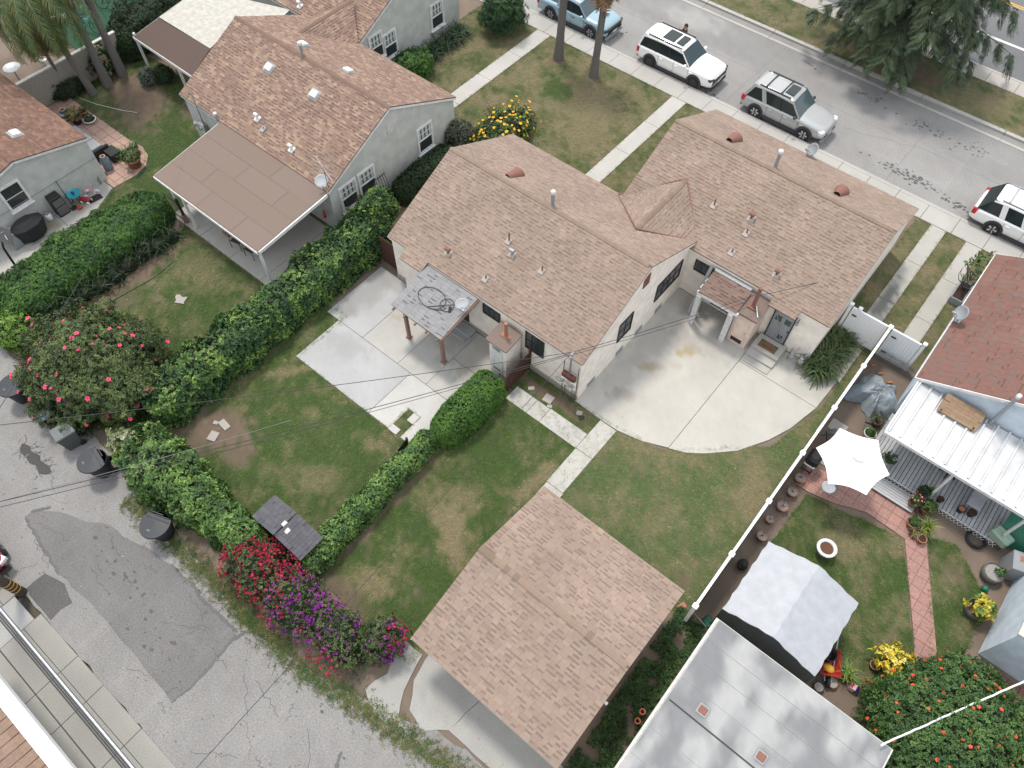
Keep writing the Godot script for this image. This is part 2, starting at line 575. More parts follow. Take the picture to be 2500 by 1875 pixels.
# stains on concrete: [x, z, half x, half z, turn, colour, strength]
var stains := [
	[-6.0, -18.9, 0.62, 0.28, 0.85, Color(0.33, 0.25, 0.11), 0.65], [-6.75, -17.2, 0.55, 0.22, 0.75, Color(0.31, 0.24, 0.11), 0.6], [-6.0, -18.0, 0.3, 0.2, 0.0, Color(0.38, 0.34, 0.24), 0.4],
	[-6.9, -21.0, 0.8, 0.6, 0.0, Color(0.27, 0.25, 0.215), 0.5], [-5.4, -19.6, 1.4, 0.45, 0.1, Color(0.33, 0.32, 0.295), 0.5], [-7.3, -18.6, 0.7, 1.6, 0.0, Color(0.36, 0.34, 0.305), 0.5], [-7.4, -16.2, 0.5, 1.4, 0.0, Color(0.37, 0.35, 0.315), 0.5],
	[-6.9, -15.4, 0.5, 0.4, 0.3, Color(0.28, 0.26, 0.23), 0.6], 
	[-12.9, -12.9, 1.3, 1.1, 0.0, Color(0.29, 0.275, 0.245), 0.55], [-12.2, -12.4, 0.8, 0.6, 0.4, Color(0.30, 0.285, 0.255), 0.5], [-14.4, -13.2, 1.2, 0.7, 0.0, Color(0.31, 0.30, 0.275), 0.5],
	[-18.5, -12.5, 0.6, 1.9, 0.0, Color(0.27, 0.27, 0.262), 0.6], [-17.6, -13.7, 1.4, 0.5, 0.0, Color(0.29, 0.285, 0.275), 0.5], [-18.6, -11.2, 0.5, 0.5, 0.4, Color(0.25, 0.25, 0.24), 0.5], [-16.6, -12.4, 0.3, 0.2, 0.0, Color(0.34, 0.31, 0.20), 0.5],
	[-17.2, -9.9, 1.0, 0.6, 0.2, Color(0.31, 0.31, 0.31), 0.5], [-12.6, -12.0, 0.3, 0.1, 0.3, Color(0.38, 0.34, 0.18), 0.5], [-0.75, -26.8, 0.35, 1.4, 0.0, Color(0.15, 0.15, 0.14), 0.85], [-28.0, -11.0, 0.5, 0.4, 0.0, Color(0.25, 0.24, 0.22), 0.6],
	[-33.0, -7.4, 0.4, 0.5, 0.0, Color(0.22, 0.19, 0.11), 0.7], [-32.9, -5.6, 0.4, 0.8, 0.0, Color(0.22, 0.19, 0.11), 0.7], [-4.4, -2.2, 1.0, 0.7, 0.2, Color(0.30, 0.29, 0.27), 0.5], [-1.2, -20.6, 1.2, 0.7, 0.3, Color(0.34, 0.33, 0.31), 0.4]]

func concrete_shade(base: Color) -> Callable:
	return func(w: Vector2) -> Color:
		var k := 1.0 + 0.10 * nz.get_noise_2d(w.x * 1.3, w.y * 1.3) + 0.07 * nf.get_noise_2d(w.x, w.y)
		var c := base * k
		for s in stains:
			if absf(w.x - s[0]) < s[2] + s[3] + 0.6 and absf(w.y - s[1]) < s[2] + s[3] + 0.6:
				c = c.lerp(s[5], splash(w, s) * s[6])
		return c

func asphalt_tint(w: Vector2) -> Color:
	var c := Color(0.305, 0.295, 0.287) * (1.0 + 0.13 * nz.get_noise_2d(w.x * 0.6, w.y * 0.6) + 0.12 * nf.get_noise_2d(w.x * 1.3, w.y * 1.3))
	return c

func street_tint(w: Vector2) -> Color:
	var c := Color(0.345, 0.335, 0.326) * (1.0 + 0.12 * nz.get_noise_2d(w.x * 0.5, w.y * 1.2) + 0.10 * nf.get_noise_2d(w.x * 1.2, w.y * 1.2))
	if w.y < -37.4:
		c = c * 0.9
	var pale := splash(w, [-18.5, -39.4, 1.8, 0.9, 0.1, 0, 1.0])
	return c.lerp(Color(0.50, 0.49, 0.47), pale * 0.5)

func patch_tint(w: Vector2) -> Color:
	return Color(0.21, 0.202, 0.20) * (1.0 + 0.16 * nz.get_noise_2d(w.x * 0.9, w.y * 0.9) + 0.10 * nf.get_noise_2d(w.x, w.y))

func road_tint(w: Vector2) -> Color:
	return Color(0.19, 0.193, 0.20) * (1.0 + 0.1 * nz.get_noise_2d(w.x * 0.5, w.y * 0.5))

func structure_node(called: String) -> Node3D:
	var o := Node3D.new()
	o.name = numbered(self, called)
	o.set_meta("kind", "structure")
	add_child(o)
	return o

func rough_edge(poly: Array, amp: float, step := 0.35) -> PackedVector2Array:
	var out := PackedVector2Array()
	for i in poly.size():
		var a: Vector2 = poly[i]
		var b: Vector2 = poly[(i + 1) % poly.size()]
		var n := maxi(1, int(a.distance_to(b) / step))
		for k in n:
			var q := a.lerp(b, float(k) / n)
			out.append(q + p(nf.get_noise_2d(q.x * 3, q.y * 3 + 7), nf.get_noise_2d(q.y * 3, q.x * 3 - 5)) * amp)
	return out

var lawn_polys := []

func make_ground():
	var st := flat_tool()
	st.set_color(Color(0.17, 0.15, 0.115))
	quad(st, v(-220, -0.2, -220), v(220, -0.2, -220), v(220, -0.2, 220), v(-220, -0.2, 220))
	struct("ground", st, M.soil)
	st = flat_tool()
	sheet(st, rect(-60, -32.6, 16, 0.4), -0.02, 0.6, soil_tint)
	struct("yard_soil", st, M.soil)
	# lawns
	var lw := [
		[[p(-20.4, -11), p(-18.3, -11), p(-18.3, -8.2), p(-13.0, -8.2), p(-11.0, -8.2), p(-11.0, -0.9), p(-20.4, -0.9)], "back_lawn"],
		[[p(-13.03, -9.41), p(-12.41, -9.41), p(-12.41, -8.1), p(-13.03, -8.1)], "cutout_lawn"],
		[[p(-10.7, -14.0), p(-6.7, -14.0), p(-4.2, -14.3), p(-1.0, -17.2), p(-0.3, -20), p(-0.25, -24.2), p(0.1, -24.2), p(0.1, -9.4), p(-6.2, -9.4), p(-6.2, -2.3), p(-10.9, -2.3)], "rear_lawn"],
		[[p(-27.9, -9.9), p(-22.3, -9.9), p(-20.6, -9.9), p(-20.6, -1.0), p(-27.9, -1.0)], "side_lawn"],
		[[p(-40.5, -16.6), p(-31.0, -16.6), p(-30.0, -14.1), p(-28.9, -11.9), p(-28.9, -9.4), p(-31.4, -6.6), p(-32.6, -9.3), p(-33.1, -11.6), p(-35.2, -11.8), p(-40.5, -11.8)], "left_lawn"],
		[[p(-28.9, -32.5), p(-24.85, -32.5), p(-24.85, -22.4), p(-28.9, -22.4)], "front_lawn"],
		[[p(-23.9, -32.5), p(-15.62, -32.5), p(-15.62, -22.0), p(-23.9, -22.0)], "front_lawn"],
		[[p(-14.7, -32.5), p(-11.7, -32.5), p(-11.7, -21.9), p(-14.7, -21.9)], "front_lawn"],
		[[p(-1.75, -32.5), p(-1.04, -32.5), p(-1.04, -24.1), p(-1.75, -24.1)], "drive_lawn"],
		[[p(-0.31, -32.5), p(0.66, -32.5), p(0.66, -24.1), p(-0.31, -24.1)], "drive_lawn"],
		[[p(1.4, -32.5), p(4.2, -32.5), p(4.2, -24.1), p(1.4, -24.1)], "drive_lawn"],
		[[p(-60, -44.5), p(30, -44.5), p(30, -41.3), p(-60, -41.3)], "verge"],
		[[p(1.05, -16.3), p(2.4, -16.5), p(4.6, -17.0), p(6.6, -13.4), p(7.3, -11.0), p(0.95, -11.0)], "neighbour_lawn"],
		[[p(5.3, -17.6), p(6.2, -18.0), p(8.0, -16.6), p(7.9, -13.6), p(7.2, -13.4)], "neighbour_lawn"]]
	for l in lw:
		var poly := rough_edge(l[0], 0.07)
		lawn_polys.append(poly)
		st = flat_tool()
		sheet(st, poly, 0.0, 0.2, lawn_tint)
		struct(l[1], st, M.soil)
	# courtyard behind the front house
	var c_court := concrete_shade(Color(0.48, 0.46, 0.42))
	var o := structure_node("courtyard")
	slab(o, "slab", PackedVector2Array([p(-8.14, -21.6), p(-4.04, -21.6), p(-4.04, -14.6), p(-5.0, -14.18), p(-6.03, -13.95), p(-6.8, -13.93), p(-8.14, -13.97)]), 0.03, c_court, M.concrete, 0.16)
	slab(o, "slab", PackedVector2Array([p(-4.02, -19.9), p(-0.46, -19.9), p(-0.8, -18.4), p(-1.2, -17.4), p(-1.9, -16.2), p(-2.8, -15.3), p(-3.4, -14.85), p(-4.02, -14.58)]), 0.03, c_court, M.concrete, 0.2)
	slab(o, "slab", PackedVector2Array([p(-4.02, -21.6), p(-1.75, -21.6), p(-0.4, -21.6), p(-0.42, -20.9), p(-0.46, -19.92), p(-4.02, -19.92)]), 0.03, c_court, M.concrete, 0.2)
	slab(o, "slab", rect(-1.7, -23.7, -0.3, -21.62), 0.03, c_court, M.concrete, 0.2)
	# garden path
	o = structure_node("garden_path")
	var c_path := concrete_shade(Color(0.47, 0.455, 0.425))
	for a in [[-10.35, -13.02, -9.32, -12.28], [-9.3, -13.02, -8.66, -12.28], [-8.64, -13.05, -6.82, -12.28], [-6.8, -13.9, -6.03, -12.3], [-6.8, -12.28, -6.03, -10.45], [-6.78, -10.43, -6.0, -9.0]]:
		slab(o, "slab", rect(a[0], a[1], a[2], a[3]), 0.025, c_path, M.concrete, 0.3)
	# patio
	o = structure_node("patio")
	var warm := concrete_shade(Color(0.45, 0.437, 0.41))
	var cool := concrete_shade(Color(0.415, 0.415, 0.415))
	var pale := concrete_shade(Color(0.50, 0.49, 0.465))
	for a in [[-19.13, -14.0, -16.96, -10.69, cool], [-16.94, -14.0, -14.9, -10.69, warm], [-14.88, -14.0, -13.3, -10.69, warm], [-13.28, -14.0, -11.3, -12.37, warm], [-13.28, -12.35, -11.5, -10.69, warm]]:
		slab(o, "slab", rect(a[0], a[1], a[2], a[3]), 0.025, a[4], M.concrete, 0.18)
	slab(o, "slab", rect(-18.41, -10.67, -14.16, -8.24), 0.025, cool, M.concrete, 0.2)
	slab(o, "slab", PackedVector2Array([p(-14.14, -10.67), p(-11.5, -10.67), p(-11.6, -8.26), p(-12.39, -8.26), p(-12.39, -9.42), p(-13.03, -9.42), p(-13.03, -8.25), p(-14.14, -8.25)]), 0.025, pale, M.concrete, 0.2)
	for a in [[-13.02, -8.5, -12.6, -8.22], [-12.72, -9.4, -12.4, -8.98]]:
		slab(o, "paver", rect(a[0], a[1], a[2], a[3]), 0.04, pale, M.concrete, 0.3)
	# front walks and driveway strips
	o = structure_node("front_walk")
	for i in 4:
		slab(o, "slab", rect(-15.6, -32.47 + i * 2.62, -14.72, -29.87 + i * 2.62), 0.03, c_path, M.concrete, 0.4)
		slab(o, "slab", rect(-24.83, -32.47 + i * 2.62, -23.9, -29.87 + i * 2.62), 0.03, c_path, M.concrete, 0.4)
	o = structure_node("driveway")
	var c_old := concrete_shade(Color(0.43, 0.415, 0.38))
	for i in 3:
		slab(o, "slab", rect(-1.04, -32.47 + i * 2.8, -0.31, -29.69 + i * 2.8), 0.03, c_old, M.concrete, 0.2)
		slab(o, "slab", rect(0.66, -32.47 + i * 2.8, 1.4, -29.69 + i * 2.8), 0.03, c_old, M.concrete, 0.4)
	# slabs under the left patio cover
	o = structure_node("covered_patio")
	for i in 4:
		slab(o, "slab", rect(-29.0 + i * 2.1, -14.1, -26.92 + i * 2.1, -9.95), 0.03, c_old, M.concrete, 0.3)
	# concrete strip beside the left garage
	o = structure_node("side_path")
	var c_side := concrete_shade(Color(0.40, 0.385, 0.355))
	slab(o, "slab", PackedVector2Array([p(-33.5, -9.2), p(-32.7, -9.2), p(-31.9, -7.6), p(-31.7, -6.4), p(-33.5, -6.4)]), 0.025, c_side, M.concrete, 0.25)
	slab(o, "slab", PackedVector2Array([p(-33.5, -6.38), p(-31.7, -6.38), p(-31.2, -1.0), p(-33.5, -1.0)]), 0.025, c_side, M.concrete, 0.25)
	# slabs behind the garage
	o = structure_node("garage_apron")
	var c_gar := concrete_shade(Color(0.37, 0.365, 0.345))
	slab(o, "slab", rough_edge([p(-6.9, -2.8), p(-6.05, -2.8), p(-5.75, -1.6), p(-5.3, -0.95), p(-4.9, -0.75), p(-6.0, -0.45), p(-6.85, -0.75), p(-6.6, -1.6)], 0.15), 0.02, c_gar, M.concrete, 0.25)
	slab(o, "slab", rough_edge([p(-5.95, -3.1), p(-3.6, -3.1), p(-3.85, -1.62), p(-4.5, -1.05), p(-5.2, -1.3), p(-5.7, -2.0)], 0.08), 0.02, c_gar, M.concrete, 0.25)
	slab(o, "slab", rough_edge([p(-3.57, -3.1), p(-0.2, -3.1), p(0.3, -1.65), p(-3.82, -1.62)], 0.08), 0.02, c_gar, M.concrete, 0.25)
	# neighbour's grey concrete beside the fence
	o = structure_node("neighbour_paving")
	slab(o, "slab", rect(0.75, -19.4, 1.95, -17.8), 0.02, c_gar, M.concrete, 0.3)
	slab(o, "slab", rect(0.3, -19.95, 0.95, -19.42), 0.02, c_side, M.concrete, 0.3)

func tiles(called: String, poly: PackedVector2Array, size: Vector2, gap: float, y: float, base: Color, k: float, origin: Vector2, turn := 0.0):
	var o := structure_node(called)
	var bed := flat_tool()
	bed.set_color(base * 0.45)
	prism(bed, poly, -0.02, y - 0.012)
	part(o, "mortar_bed", bed, M.brick)
	var mats := []
	for i in 5:
		var m: StandardMaterial3D = M.brick.duplicate()
		m.vertex_color_use_as_albedo = false
		m.albedo_color = vary(base, k).linear_to_srgb()
		mats.append(m)
	for i in range(-40, 41):
		for j in range(-40, 41):
			var sq := PackedVector2Array()
			var c := (p(i, j) * size).rotated(turn) + origin
			for q in [p(gap, gap), p(size.x - gap, gap), p(size.x - gap, size.y - gap), p(gap, size.y - gap)]:
				sq.append(c + q.rotated(turn))
			for q in Geometry2D.intersect_polygons(sq, poly):
				var st := flat_tool()
				prism(st, q, y - 0.02, y + rr(-0.002, 0.003))
				part(o, "tile", st, mats[rng.randi() % 5])

func make_streets():
	var st := flat_tool()
	sheet(st, rect(-60, -41.0, 30, -33.85), -0.09, 0.4, street_tint)
	struct("street", st, M.asphalt)
	var pave := concrete_shade(Color(0.435, 0.42, 0.395))
	var o := structure_node("sidewalk")
	for i in range(-26, 12):
		slab(o, "slab", rect(i * 1.52 - 0.1, -33.6, i * 1.52 + 1.4, -32.5), 0.035, pave, M.concrete, 0.5)
	o = structure_node("kerb")
	for i in range(-13, 6):
		slab(o, "kerb_stone", rect(i * 3.04 - 0.1, -33.82, i * 3.04 + 2.92, -33.62), 0.03, pave, M.concrete, 0.5, 0.16)
	o = structure_node("far_kerb")
	var grey := concrete_shade(Color(0.27, 0.26, 0.245))
	for i in range(-13, 6):
		slab(o, "kerb_stone", rect(i * 4.5 - 0.75, -41.3, i * 4.5 + 3.72, -41.05), 0.03, pave, M.concrete, 0.4, 0.16)
		slab(o, "gutter", rect(i * 4.5 - 0.75, -41.04, i * 4.5 + 3.72, -40.62), -0.075, grey, M.concrete, 0.2, 0.06)
		slab(o, "gutter", rect(i * 4.5 - 0.75, -40.61, i * 4.5 + 3.72, -40.42), -0.07, pave, M.concrete, 0.4, 0.06)
	o = structure_node("far_sidewalk")
	for i in range(-30, 18):
		slab(o, "slab", rect(i * 1.6, -45.6, i * 1.6 + 1.58, -44.5), 0.03, concrete_shade(Color(0.43, 0.40, 0.365)), M.concrete, 0.8)
	slab(o, "kerb_stone", rect(-60, -45.78, 30, -45.62), 0.03, pave, M.concrete, 1.0, 0.16)
	st = flat_tool()
	sheet(st, rect(-60, -62, 30, -45.78), -0.09, 1.0, road_tint)
	struct("far_road", st, M.asphalt)
	st = flat_tool()
	quad(st, v(-60, -0.084, -48.95), v(30, -0.084, -48.95), v(30, -0.084, -48.75), v(-60, -0.084, -48.75))
	struct("road_marking", st, M.white)
	for z in [-52.75, -52.95]:
		st = flat_tool()
		quad(st, v(-60, -0.084, z), v(30, -0.084, z), v(30, -0.084, z + 0.1), v(-60, -0.084, z + 0.1))
		struct("road_marking", st, M.yellow)
	# street joints and cracks
	st = flat_tool()
	ribbon(st, wander(p(-60, -37.35), p(30, -37.35), 300, 0.02), 0.035, -0.086)
	for x in [-34.0, -13.1, -3.9, 7.0]:
		ribbon(st, wander(p(x, -40.4), p(x - 0.15, -33.9), 24, 0.03), 0.035, -0.086)
	ribbon(st, wander(p(-7.4, -36.2), p(-3.9, -37.2), 14, 0.08), 0.03, -0.085)
	struct("street_joint", st, M.crack_soft)
	oil_spots("street_stain", [[-14.1, -33.95, 0.9, 0.25, 34], [-3.4, -35.0, 1.5, 0.35, 90], [-0.6, -34.6, 1.2, 0.3, 40], [-7.4, -39.3, 1.4, 0.3, 26], [-4.0, -39.0, 1.2, 0.5, 30], [-1.5, -38.9, 1.0, 0.5, 26], [-11.6, -39.9, 0.6, 0.2, 12], [-21.5, -35.4, 0.8, 0.3, 14]], -0.084)
	# alley
	st = flat_tool()
	sheet(st, rough_edge([p(-60, 0.0), p(-24, -0.7), p(-19, -0.5), p(-15.0, -0.1), p(-12.9, 0.2), p(-11.0, 0.35), p(-9.0, 0.0), p(-7.0, -0.4), p(-5.6, -0.75), p(-4.2, -1.35), p(-2.2, -1.58), p(1.2, -1.62), p(20, -1.62), p(20, 4.6), p(-60, 4.6)], 0.12), 0.006, 0.3, asphalt_tint)
	struct("alley", st, M.asphalt)
	st = flat_tool()
	sheet(st, rough_edge([p(-20.65, 2.99), p(-20.67, 2.7), p(-20.2, 2.22), p(-18.06, 1.23), p(-15.09, 0.66), p(-13.44, 0.66), p(-11.37, 0.72), p(-11.25, 1.74), p(-11.18, 2.76), p(-11.31, 3.52), p(-13.23, 3.39), p(-16.01, 3.28), p(-17.88, 3.41), p(-19.79, 3.13)], 0.12), 0.012, 0.25, patch_tint)
	struct("alley_patch", st, M.asphalt)
	st = flat_tool()
	st.set_color(Color.WHITE)
	sheet(st, rough_edge([p(-18.3, 4.5), p(-18.25, 3.75), p(-17.4, 3.45), p(-16.6, 3.75), p(-16.7, 4.5)], 0.14), 0.012, 0.2, func(w): return patch_tint(w) * 0.62)
	struct("alley_patch", st, M.asphalt)
	# sealed edges and cracks in the alley
	st = flat_tool()
	for a in [[p(-15.09, 0.66), p(-13.44, 0.66), 0.13], [p(-13.31, 0.76), p(-11.41, 0.69), 0.11], [p(-11.25, 0.49), p(-11.29, 0.92), 0.16], [p(-11.37, 0.79), p(-11.18, 2.76), 0.1], [p(-11.18, 2.76), p(-11.31, 3.52), 0.07], [p(-20.65, 2.99), p(-17.88, 3.41), 0.12], [p(-20.72, 2.73), p(-20.31, 2.15), 0.12], [p(-6.0, 1.0), p(-5.4, 2.2), 0.15]]:
		for k in 3:
			ribbon(st, wander(a[0], a[1], int(a[0].distance_to(a[1]) * 6) + 2, a[2] * 0.5), a[2] * rr(0.25, 0.6), 0.016 + k * 0.001)
	struct("crack_sealer", st, vtx_flat(L(0.115, 0.112, 0.112)))
	st = flat_tool()
	for k in 46:
		var a := p(rr(-24, 2), rr(0.9, 4.4))
		var b := a + p(rr(-1.6, 1.6), rr(-1.0, 1.0))
		ribbon(st, wander(a, b, 9, 0.09), rr(0.006, 0.013), 0.018)
	for k in 60:   # crazed patch
		var a: Vector2 = p(-23.59, 1.41).lerp(p(-21.55, 1.43), rng.randf()) + p(rr(-0.3, 0.3), rr(-0.35, 0.35))
		ribbon(st, wander(a, a + p(rr(-0.3, 0.3), rr(-0.25, 0.25)), 3, 0.03), rr(0.01, 0.022), 0.019)
	struct("alley_cracks", st, M.crack)
	for q in [[p(-23.19, 1.42), 0.34, 0.17], [p(-22.53, 1.44), 0.42, 0.2], [p(-21.88, 1.41), 0.38, 0.2]]:
		st = flat_tool()
		var ring := PackedVector2Array()
		for i in 12:
			var a := TAU * i / 12
			ring.append(q[0] + p(cos(a) * q[1] * rr(0.6, 1.25), sin(a) * q[2] * rr(0.6, 1.3)))
		st.set_color(L(0.085, 0.082, 0.082))
		prism(st, ring, 0.01, 0.0215 + q[1] * 0.002)
		struct("pothole_fill", st, M.asphalt)
	oil_spots("alley_stain", [[-16.0, 1.9, 1.4, 0.25, 24], [-12.8, 2.3, 0.14, 0.09, 3], [-14.0, 2.6, 1.5, 0.5, 10], [-7.6, 0.5, 0.4, 0.25, 4], [-4.5, 1.4, 2.5, 0.8, 12]], 0.02)
	# concrete strip across the alley, with a chamfer at its corner
	o = structure_node("alley_pavement")
	var c_al := concrete_shade(Color(0.335, 0.325, 0.295))
	var xs := [-60.0, -24.0, -18.35, -17.1, -14.9, -13.45, -11.4, -9.6, -6.0, 0.0, 20.0]
	for i in range(xs.size() - 1):
		var x0: float = xs[i] + 0.012
		var x1: float = xs[i + 1] - 0.012
		if i == 2:
			slab(o, "slab", rect(x0, 4.85, x1, 7.2), 0.02, concrete_shade(Color(0.40, 0.395, 0.385)), M.concrete, 0.4)
		else:
			slab(o, "slab", rect(x0, 4.6, x1, 5.25), 0.03, c_al, M.concrete, 0.5)
			slab(o, "slab", rect(x0, 5.27, x1, 7.2), 0.03, c_al, M.concrete, 0.5)
	# terracotta tiles
	tiles("brick_patio", PackedVector2Array([p(-40.4, -11.75), p(-35.25, -11.8), p(-34.0, -11.9), p(-33.25, -11.7), p(-32.75, -11.2), p(-32.55, -10.5), p(-32.65, -9.26), p(-33.5, -9.22), p(-33.6, -9.6), p(-40.4, -9.6)]), p(0.62, 0.46), 0.012, 0.03, Color(0.44, 0.295, 0.235), 0.08, p(-40.4, -11.8))
	tiles("tile_path", PackedVector2Array([p(0.5, -16.4), p(0.5, -17.4), p(2.6, -18.0), p(4.35, -18.3), p(5.25, -17.5), p(7.2, -13.9), p(7.25, -13.0), p(6.75, -13.0), p(6.55, -13.6), p(4.66, -16.99), p(3.1, -17.05), p(2.0, -16.6), p(1.0, -16.4)]), p(0.42, 0.42), 0.007, 0.025, Color(0.41, 0.235, 0.20), 0.07, p(0.5, -16.4))
	tiles("carport_paving", PackedVector2Array([p(-36.9, -18.0), p(-31.0, -18.0), p(-31.0, -15.4), p(-34.6, -16.2)]), p(0.5, 0.5), 0.012, 0.02, Color(0.17, 0.085, 0.065), 0.1, p(-36.9, -18.0))
	st = flat_tool()
	prism(st, PackedVector2Array([p(-52, -14.2), p(-42.6, -14.4), p(-42.6, -24), p(-52, -24)]), -0.02, 0.015)
	struct("green_court", st, M.green_turf)

func vtx_flat(c: Color) -> StandardMaterial3D:
	return mt(c, 0.95)

func oil_spots(called: String, spots: Array, y: float):
	var st := flat_tool()
	for s in spots:
		for k in s[4]:
			var c := p(s[0] + rng.randfn(0, 0.5) * s[2], s[1] + rng.randfn(0, 0.5) * s[3])
			var r := rr(0.02, 0.09)
			var ring := []
			for i in 7:
				var a := TAU * i / 7
				ring.append(v(c.x + cos(a) * r * rr(0.6, 1.5), y + k * 0.00005, c.y + sin(a) * r * rr(0.5, 1.0)))
			fan(st, ring)
	struct(called, st, M.oil if M.has("oil") else vtx_flat(L(0.09, 0.088, 0.086)))


var lifts := []

# hangs the pieces of a helper node on its house itself
func lift_all():
	for n in lifts:
		var up: Node = n.get_parent()
		for c in n.get_children():
			n.remove_child(c)
			c.name = numbered(up, String(c.name).rstrip("0123456789").trim_suffix("_"))
			up.add_child(c)
			c.position += n.position
		up.remove_child(n)
		n.free()
	lifts.clear()

# ---------- roofs laid in courses of shingle tabs
var tab_mesh := {}

func unit_tab(c: Color) -> ArrayMesh:
	var key := c.to_html()
	if tab_mesh.has(key):
		return tab_mesh[key]
	var st := flat_tool()
	st.set_color(c)
	var k := [v(0, 0, 0), v(1, 0, 0), v(1, 1, 0), v(0, 1, 0), v(1, 0, 1), v(0, 0, 1), v(1, 0.35, 1), v(0, 0.35, 1)]
	quad(st, k[3], k[2], k[6], k[7])
	quad(st, k[0], k[1], k[2], k[3])
	quad(st, k[1], k[4], k[6], k[2])
	quad(st, k[5], k[0], k[3], k[7])
	tab_mesh[key] = commit(st, M.shingle)
	return tab_mesh[key]

# lays courses on one plane: o at the eave, u along it, w up the slope, poly in (u, w) metres
func courses(tabs: Array, o: Vector3, u: Vector3, w: Vector3, poly: Array, palette: Array, look: Dictionary):
	var n := u.cross(w).normalized()
	var e: float = look.get("course", 0.14)
	var lo := 1e9
	var hi := -1e9
	for q in poly:
		lo = minf(lo, q.y)
		hi = maxf(hi, q.y)
	var y := lo
	while y < hi - 0.03:
		var h := minf(e, hi - y)
		var a := 1e9
		var b := -1e9
		var my := y + h * 0.5
		for i in poly.size():
			var s: Vector2 = poly[i]
			var t: Vector2 = poly[(i + 1) % poly.size()]
			if (s.y - my) * (t.y - my) < 0:
				var x := lerpf(s.x, t.x, (my - s.y) / (t.y - s.y))
				a = minf(a, x)
				b = maxf(b, x)
		var x0 := a
		while x0 < b - 0.02:
			var wd := minf(rr(look.get("min", 0.15), look.get("max", 0.36)), b - x0)
			if b - x0 - wd < 0.06:
				wd = b - x0
			var c := rng.randi() % (palette.size() - 1)
			var th := rr(0.008, 0.017)
			tabs.append([Transform3D(Basis(u * (wd - 0.006), n * th, w * (h * 1.06)), o + u * x0 + w * y), c])
			if rng.randf() < look.get("dash", 0.5):  # dark printed band, also painting in the shade line below the next butt
				var dw: float = minf(wd, rr(0.12, 0.26))
				tabs.append([Transform3D(Basis(u * dw, n * 0.004, w * (h * 0.42)), o + u * x0 + w * (y + h * 0.58) + n * 0.0085), palette.size() - 1])
			x0 += wd
		y += e

func finish_roof(roof: Node3D, tabs: Array, palette: Array, most := 300):
	tabs.sort_custom(func(a, b): return a[0].origin.distance_squared_to(EYE) < b[0].origin.distance_squared_to(EYE))
	var tfs := []
	var cols := []
	var near := 0
	for t in tabs:
		if near < most and t[1] < palette.size() - 1:
			near += 1
			put(roof, "shingle", unit_tab(palette[t[1]]), t[0])
		else:
			tfs.append(t[0])
			cols.append(vary(palette[t[1]], 0.06) * (1.0 + 0.16 * nz.get_noise_2d(t[0].origin.x * 1.2, t[0].origin.z * 1.2)))
	if tfs.size() > 0:
		var o := crowd(roof, "shingles", unit_tab(Color.WHITE), tfs, cols)
		o.set_meta("kind", "stuff")

func deck_poly(roof: Node, pts: Array, m: Material, deep := 0.05):
	var st := flat_tool()
	st.set_color(Color(0.2, 0.15, 0.12))
	fan(st, pts)
	var lower := []
	for q in pts:
		lower.append(q - Vector3(0, deep, 0))
	var rev := lower.duplicate()
	rev.reverse()
	fan(st, rev)
	for i in pts.size():
		var j := (i + 1) % pts.size()
		quad(st, pts[i], lower[i], lower[j], pts[j])
	part(roof, "roof_deck", st, m)

func ridge_caps(roof: Node, a: Vector3, b: Vector3, s0: Vector3, s1: Vector3, c: Color, wide := 0.115, expo := 0.2):
	var d := (b - a).normalized()
	var st := flat_tool()
	st.set_color(c)
	var up := (-(s0 + s1)).normalized()
	for s in [s0, s1]:
		var q := [v(0, 0.012, 0) , d * expo * 1.2 + v(0, 0.004, 0)]
		var a0: Vector3 = up * 0.028
		var a1: Vector3 = d * expo * 1.25 + up * 0.012
		quad(st, a0, a1, a1 + s * wide, a0 + s * wide)
		quad(st, a0, a0 + s * wide, a0 + s * wide - up * 0.022, a0 - up * 0.022)
		quad(st, a0 + s * wide, a1 + s * wide, a1 + s * wide - up * 0.022, a0 + s * wide - up * 0.022)
	var variants := []
	var base := commit(st, M.shingle)
	for k in 4:
		var mesh: ArrayMesh = base.duplicate()
		var m: StandardMaterial3D = M.shingle.duplicate()
		m.albedo_color = (Color.WHITE * rr(0.75, 1.0)).linear_to_srgb()
		mesh.surface_set_material(0, m)
		variants.append(mesh)
	var n := int(a.distance_to(b) / expo)
	for i in n:
		put(roof, "ridge_cap", variants[rng.randi() % 4], Transform3D(Basis(), a + d * expo * i + up * 0.012))

func gable_walls(house: Node, x0: float, x1: float, z0: float, z1: float, eave: float, ridge: float, m: Material):
	var zr := (z0 + z1) / 2
	var st := flat_tool()
	var prof := [p(z0, 0), p(z0, eave), p(zr, ridge), p(z1, eave), p(z1, 0)]
	var l := []
	var r := []
	for q in prof:
		l.append(v(x0, q.y, q.x))
		r.append(v(x1, q.y, q.x))
	fan(st, l)
	fan(st, r)
	for i in 4:
		quad(st, l[i], l[i + 1], r[i + 1], r[i])
	part(house, "wall", st, m)

